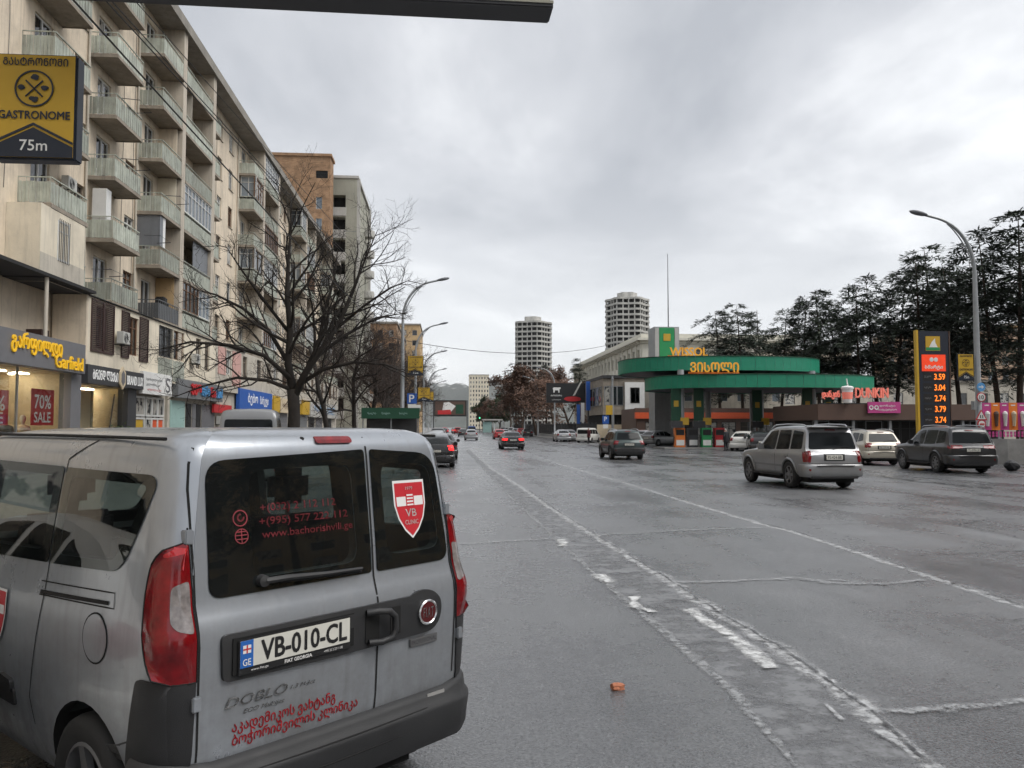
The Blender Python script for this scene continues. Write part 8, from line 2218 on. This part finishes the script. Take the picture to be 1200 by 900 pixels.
# in the picture, nearest first
c = make_car('suv_box', 'paint_silver', 'silver boxy off-road car driving away, nearest car on the road', 'car', gpx(977, 23.2), R(93.5), plate='FS-424-BB', group='cars on the avenue', lower='paint_grey', spoke=6)
c.scale = (1, 1, 1.05)
MB().box(.02, .36, -.68, .68, 1.735, 1.765).build('spoiler', 'paint_silver', c, local=True, bevel=.012)
make_car('suv_big', 'paint_graphite', 'dark graphite off-road car parked beside the right lamp post', 'car', gpx(1140, 30.6), R(85), plate='TL-570-LX', group='cars parked by the filling station', spoke=7)
make_car('suv_soft', 'paint_champagne', 'cream off-road car parked between the silver and the dark off-road cars', 'car', gpx(1036, 37.5), R(86), plate='BB-350-ML', group='cars parked by the filling station')
make_car('suv_soft', 'paint_green', 'dark green off-road car driving away right of the centre', 'car', gpx(737.5, 45.0), R(91), plate='GG-707-RV', group='cars on the avenue', lower='plastic_grey')
make_car('sedan', 'paint_black', 'black saloon with red tail lamps driving away near the picture centre', 'car', gpx(601.5, 66), N90, lit=True, plate='AU-006-DI', group='cars on the avenue')
make_car('hatch', 'paint_white', 'white hatchback at the fuel pumps beside the standing man', 'car', gpx(868, 60.5), R(62), group='cars parked by the filling station', plate=None)
make_car('hatch', 'paint_graphite', 'dark hatchback half hidden by the silver off-road car', 'car', gpx(893, 57.5), R(75), group='cars parked by the filling station')
make_car('hatch', 'paint_grey', 'grey hatchback behind the dark green off-road car', 'car', gpx(757, 77), R(38), group='cars parked by the filling station')
make_car('hatch', 'paint_silver', 'silver hatchback hidden behind the dark green off-road car', 'car', gpx(748, 84), R(55), group='cars parked by the filling station')
make_car('van', 'paint_white', 'white minivan parked at the right kerb beside a person in dark red', 'van', gpx(683, 93), R(62), group='cars parked at the right kerb', plate='MV-100-WW').scale = (.9, .9, .86)
make_car('hatch', 'paint_silver', 'silver hatchback parked left of the white minivan', 'car', gpx(661, 98), N90, group='cars parked at the right kerb')
make_car('hatch', 'paint_grey', 'grey hatchback squeezed between silver hatchback and white minivan', 'car', gpx(669, 101), N90, group='cars parked at the right kerb')
make_car('hatch', 'paint_silver', 'silver hatchback driving away left of the black saloon', 'car', gpx(552.5, 112), N90, group='cars on the avenue', plate='SS-515-AA')
make_car('hatch', 'paint_red', 'small red car far away just left above the black saloon', 'car', gpx(586, 120), N90, lit=False, group='cars on the avenue')
make_car('sedan', 'paint_graphite', 'dark saloon far away left of the silver hatchback', 'car', gpx(543, 150), N90, group='cars on the avenue')
make_car('sedan', 'paint_silver', 'far silver saloon right behind the small red car', 'car', gpx(592, 134), N90, group='cars on the avenue')
# parked row on the left beyond the van
make_car('hatch', 'paint_black', 'black hatchback parked just beyond the silver van', 'car', gpx(510, 37), N90, lit=True, group='cars parked on the left', plate='BK-222-CC')
make_car('sedan', 'paint_graphite', 'dark saloon parked beyond the black hatchback', 'car', gpx(517, 46), N90, group='cars parked on the left')
make_car('van', 'paint_grey', 'pale grey van parked on the left with only its roof showing', 'van', (atpx(291, 24.5), 24.5, 0), R(99), group='cars parked on the left').scale = (1, .95, 1.2)
make_car('hatch', 'paint_white', 'white car parked left of the silver van, mirrored in its side windows', 'car', (-2.56, 3.0, 0), R(135), group='cars parked on the left')
# distant queue with brake lamps lit, and the far parked rows
far = random.Random(5); k = 0
ordn = ['first', 'second', 'third', 'fourth', 'fifth', 'sixth', 'seventh', 'eighth', 'ninth', 'tenth', 'eleventh', 'twelfth', 'thirteenth', 'fourteenth', 'fifteenth', 'sixteenth', 'seventeenth', 'eighteenth']
for i in range(12):
    Y = 205 + 13*(i // 2) + far.uniform(-3, 3); X = (-0.2 if i % 2 else 3.0) + far.uniform(-.3, .3)
    make_car(far.choice(['sedan', 'hatch', 'suv_soft']), far.choice(['paint_black', 'paint_silver', 'paint_white', 'paint_graphite', 'paint_red']), ordn[i] + ' car, counted from the near end, of the far queue with brake lamps lit', 'car', (X, Y, 0), N90, lit=True, group='far queue of cars', detail=False)
for i in range(8):
    Y = 56 + 12.5*i; make_car(far.choice(['sedan', 'hatch', 'suv_soft']), far.choice(['paint_black', 'paint_graphite', 'paint_silver', 'paint_grey']), ordn[i] + ' car of the row parked along the left kerb beyond the dark saloon', 'car', (-0.75 + far.uniform(-.1, .1), Y, 0), N90, lit=(i % 3 == 1), group='row parked along the left kerb', detail=False)
for i in range(6):
    Y = 150 + 13*i; make_car(far.choice(['sedan', 'hatch', 'suv_soft']), far.choice(['paint_black', 'paint_white', 'paint_silver', 'paint_red']), ordn[i] + ' car of the far row parked along the right kerb', 'car', (15.2, Y, 0), N90, group='far row parked along the right kerb', detail=False)
make_car('van', 'paint_blue', 'blue van far away on the road above the silver hatchback', 'van', gpx(553, 185), N90, group='cars on the avenue', detail=False)

# ------------------------------------------------------------------ people
mat('skin', (0.45, 0.27, 0.2), .6); mat('hair_grey', (0.3, 0.29, 0.28), .8); mat('hair_dark', (0.02, 0.015, 0.012), .7)
mat('coat_dark', (0.012, 0.013, 0.017), .8); mat('coat_red', (0.09, 0.015, 0.02), .8); mat('trousers', (0.015, 0.016, 0.02), .85); mat('shoe', (0.01, 0.01, 0.01), .5)
def person(label, loc, rz, coat, hair, group=None):
    J = {'pel': (0, 0, .95), 'sp': (0, 0, 1.18), 'ch': (.01, 0, 1.36), 'nk': (.02, 0, 1.50), 'hd': (.04, 0, 1.60), 'tp': (.04, 0, 1.70)}
    E_ = [('pel', 'sp'), ('sp', 'ch'), ('ch', 'nk'), ('nk', 'hd'), ('hd', 'tp')]; Rr = {'pel': .155, 'sp': .15, 'ch': .17, 'nk': .06, 'hd': .1, 'tp': .075}
    for s, n in ((1, 'l'), (-1, 'r')):
        for q, c, r in (('hip', (0, s*.10, .88), .1), ('kn', (.03, s*.11, .5), .07), ('an', (-.01, s*.115, .1), .05), ('toe', (.16, s*.125, .045), .042), ('sh', (.0, s*.19, 1.40), .075), ('el', (-.03, s*.25, 1.12), .056), ('wr', (.04, s*.25, .88), .042)):
            J[n+q] = c; Rr[n+q] = r
        E_ += [('pel', n+'hip'), (n+'hip', n+'kn'), (n+'kn', n+'an'), (n+'an', n+'toe'), ('ch', n+'sh'), (n+'sh', n+'el'), (n+'el', n+'wr')]
        J[n+'pa'] = (.06, s*.25, .80); Rr[n+'pa'] = .034; E_.append((n+'wr', n+'pa'))
        for f, (dx, ln) in enumerate(((.045, .075), (.02, .085), (-.005, .08), (-.025, .06))):
            J[n+'f%d' % f] = (.06 + dx, s*.25, .80 - ln); Rr[n+'f%d' % f] = .01; E_.append((n+'pa', n+'f%d' % f))
        J[n+'th'] = (.11, s*.245, .81); Rr[n+'th'] = .011; E_.append((n+'pa', n+'th'))
    ks = list(J); me = bpy.data.meshes.new('p'); me.from_pydata([J[q] for q in ks], [(ks.index(a), ks.index(b)) for a, b in E_], [])
    o = obj('tmp', me); sk = o.modifiers.new('s', 'SKIN'); sb = o.modifiers.new('u', 'SUBSURF'); sb.levels = 2; sb.render_levels = 2
    for i, q in enumerate(ks): v = me.skin_vertices[0].data[i]; v.radius = (Rr[q], Rr[q]*(1.25 if q in ('pel', 'sp', 'ch') else 1)); v.use_root = (q == 'pel')
    bpy.context.view_layer.update()
    bod = bpy.data.meshes.new_from_object(o.evaluated_get(bpy.context.evaluated_depsgraph_get())); bpy.data.objects.remove(o)
    for m in ('skin', coat, 'trousers', 'shoe', hair): bod.materials.append(M[m])
    for p in bod.polygons:
        c = p.center
        p.material_index = 4 if (c.z > 1.655 or (c.z > 1.55 and c.x < -.0)) else 0 if c.z > 1.49 else 0 if (abs(c.y) > .19 and c.z < .86) else 1 if c.z > .80 else 3 if c.z < .09 else 2
        p.use_smooth = True
    t = thing('person', label, 'person', loc, rz, group)
    b = obj('figure', bod, t)
    sk_ = MB().lathe([(.2, .68), (.225, .85), (.2, 1.1), (.215, 1.36), (.12, 1.47), (.07, 1.5)], 18); sk_.v = [(x*.82, y*1.02, z) for x, y, z in sk_.v]; sk_.build('coat', coat, t, local=True, smooth=60)
    MB().lathe([(.006, 0), (.014, -.01), (.016, -.02), (0, -.026)], 8, (.145, 0, 1.6)).build('nose', 'skin', t, local=True)
    return t
person('man in dark coat and trousers with grey hair standing by the white hatchback', (atpx(850.5, 60.2), 60.2, 0), R(120), 'coat_dark', 'hair_grey')
person('person in dark red jacket standing beside the white minivan', (atpx(690, 88), 88, 0), R(200), 'coat_red', 'hair_dark')

# ------------------------------------------------------------------ damp air over the whole place
def haze():
    m = bpy.data.materials.new('haze'); m.use_nodes = True; nt = m.node_tree
    nt.nodes.clear()
    out = nt.nodes.new('ShaderNodeOutputMaterial'); v = nt.nodes.new('ShaderNodeVolumePrincipled')
    v.inputs['Color'].default_value = (0.93, 0.96, 1.0, 1); v.inputs['Density'].default_value = 0.000045; v.inputs['Anisotropy'].default_value = 0.2
    nt.links.new(v.outputs[0], out.inputs['Volume'])
    M['haze'] = m
    o = MB().box(-6100, 6100, -400, 9100, -2, 420).build('haze', m)
    tag(o, kind='stuff')
haze()
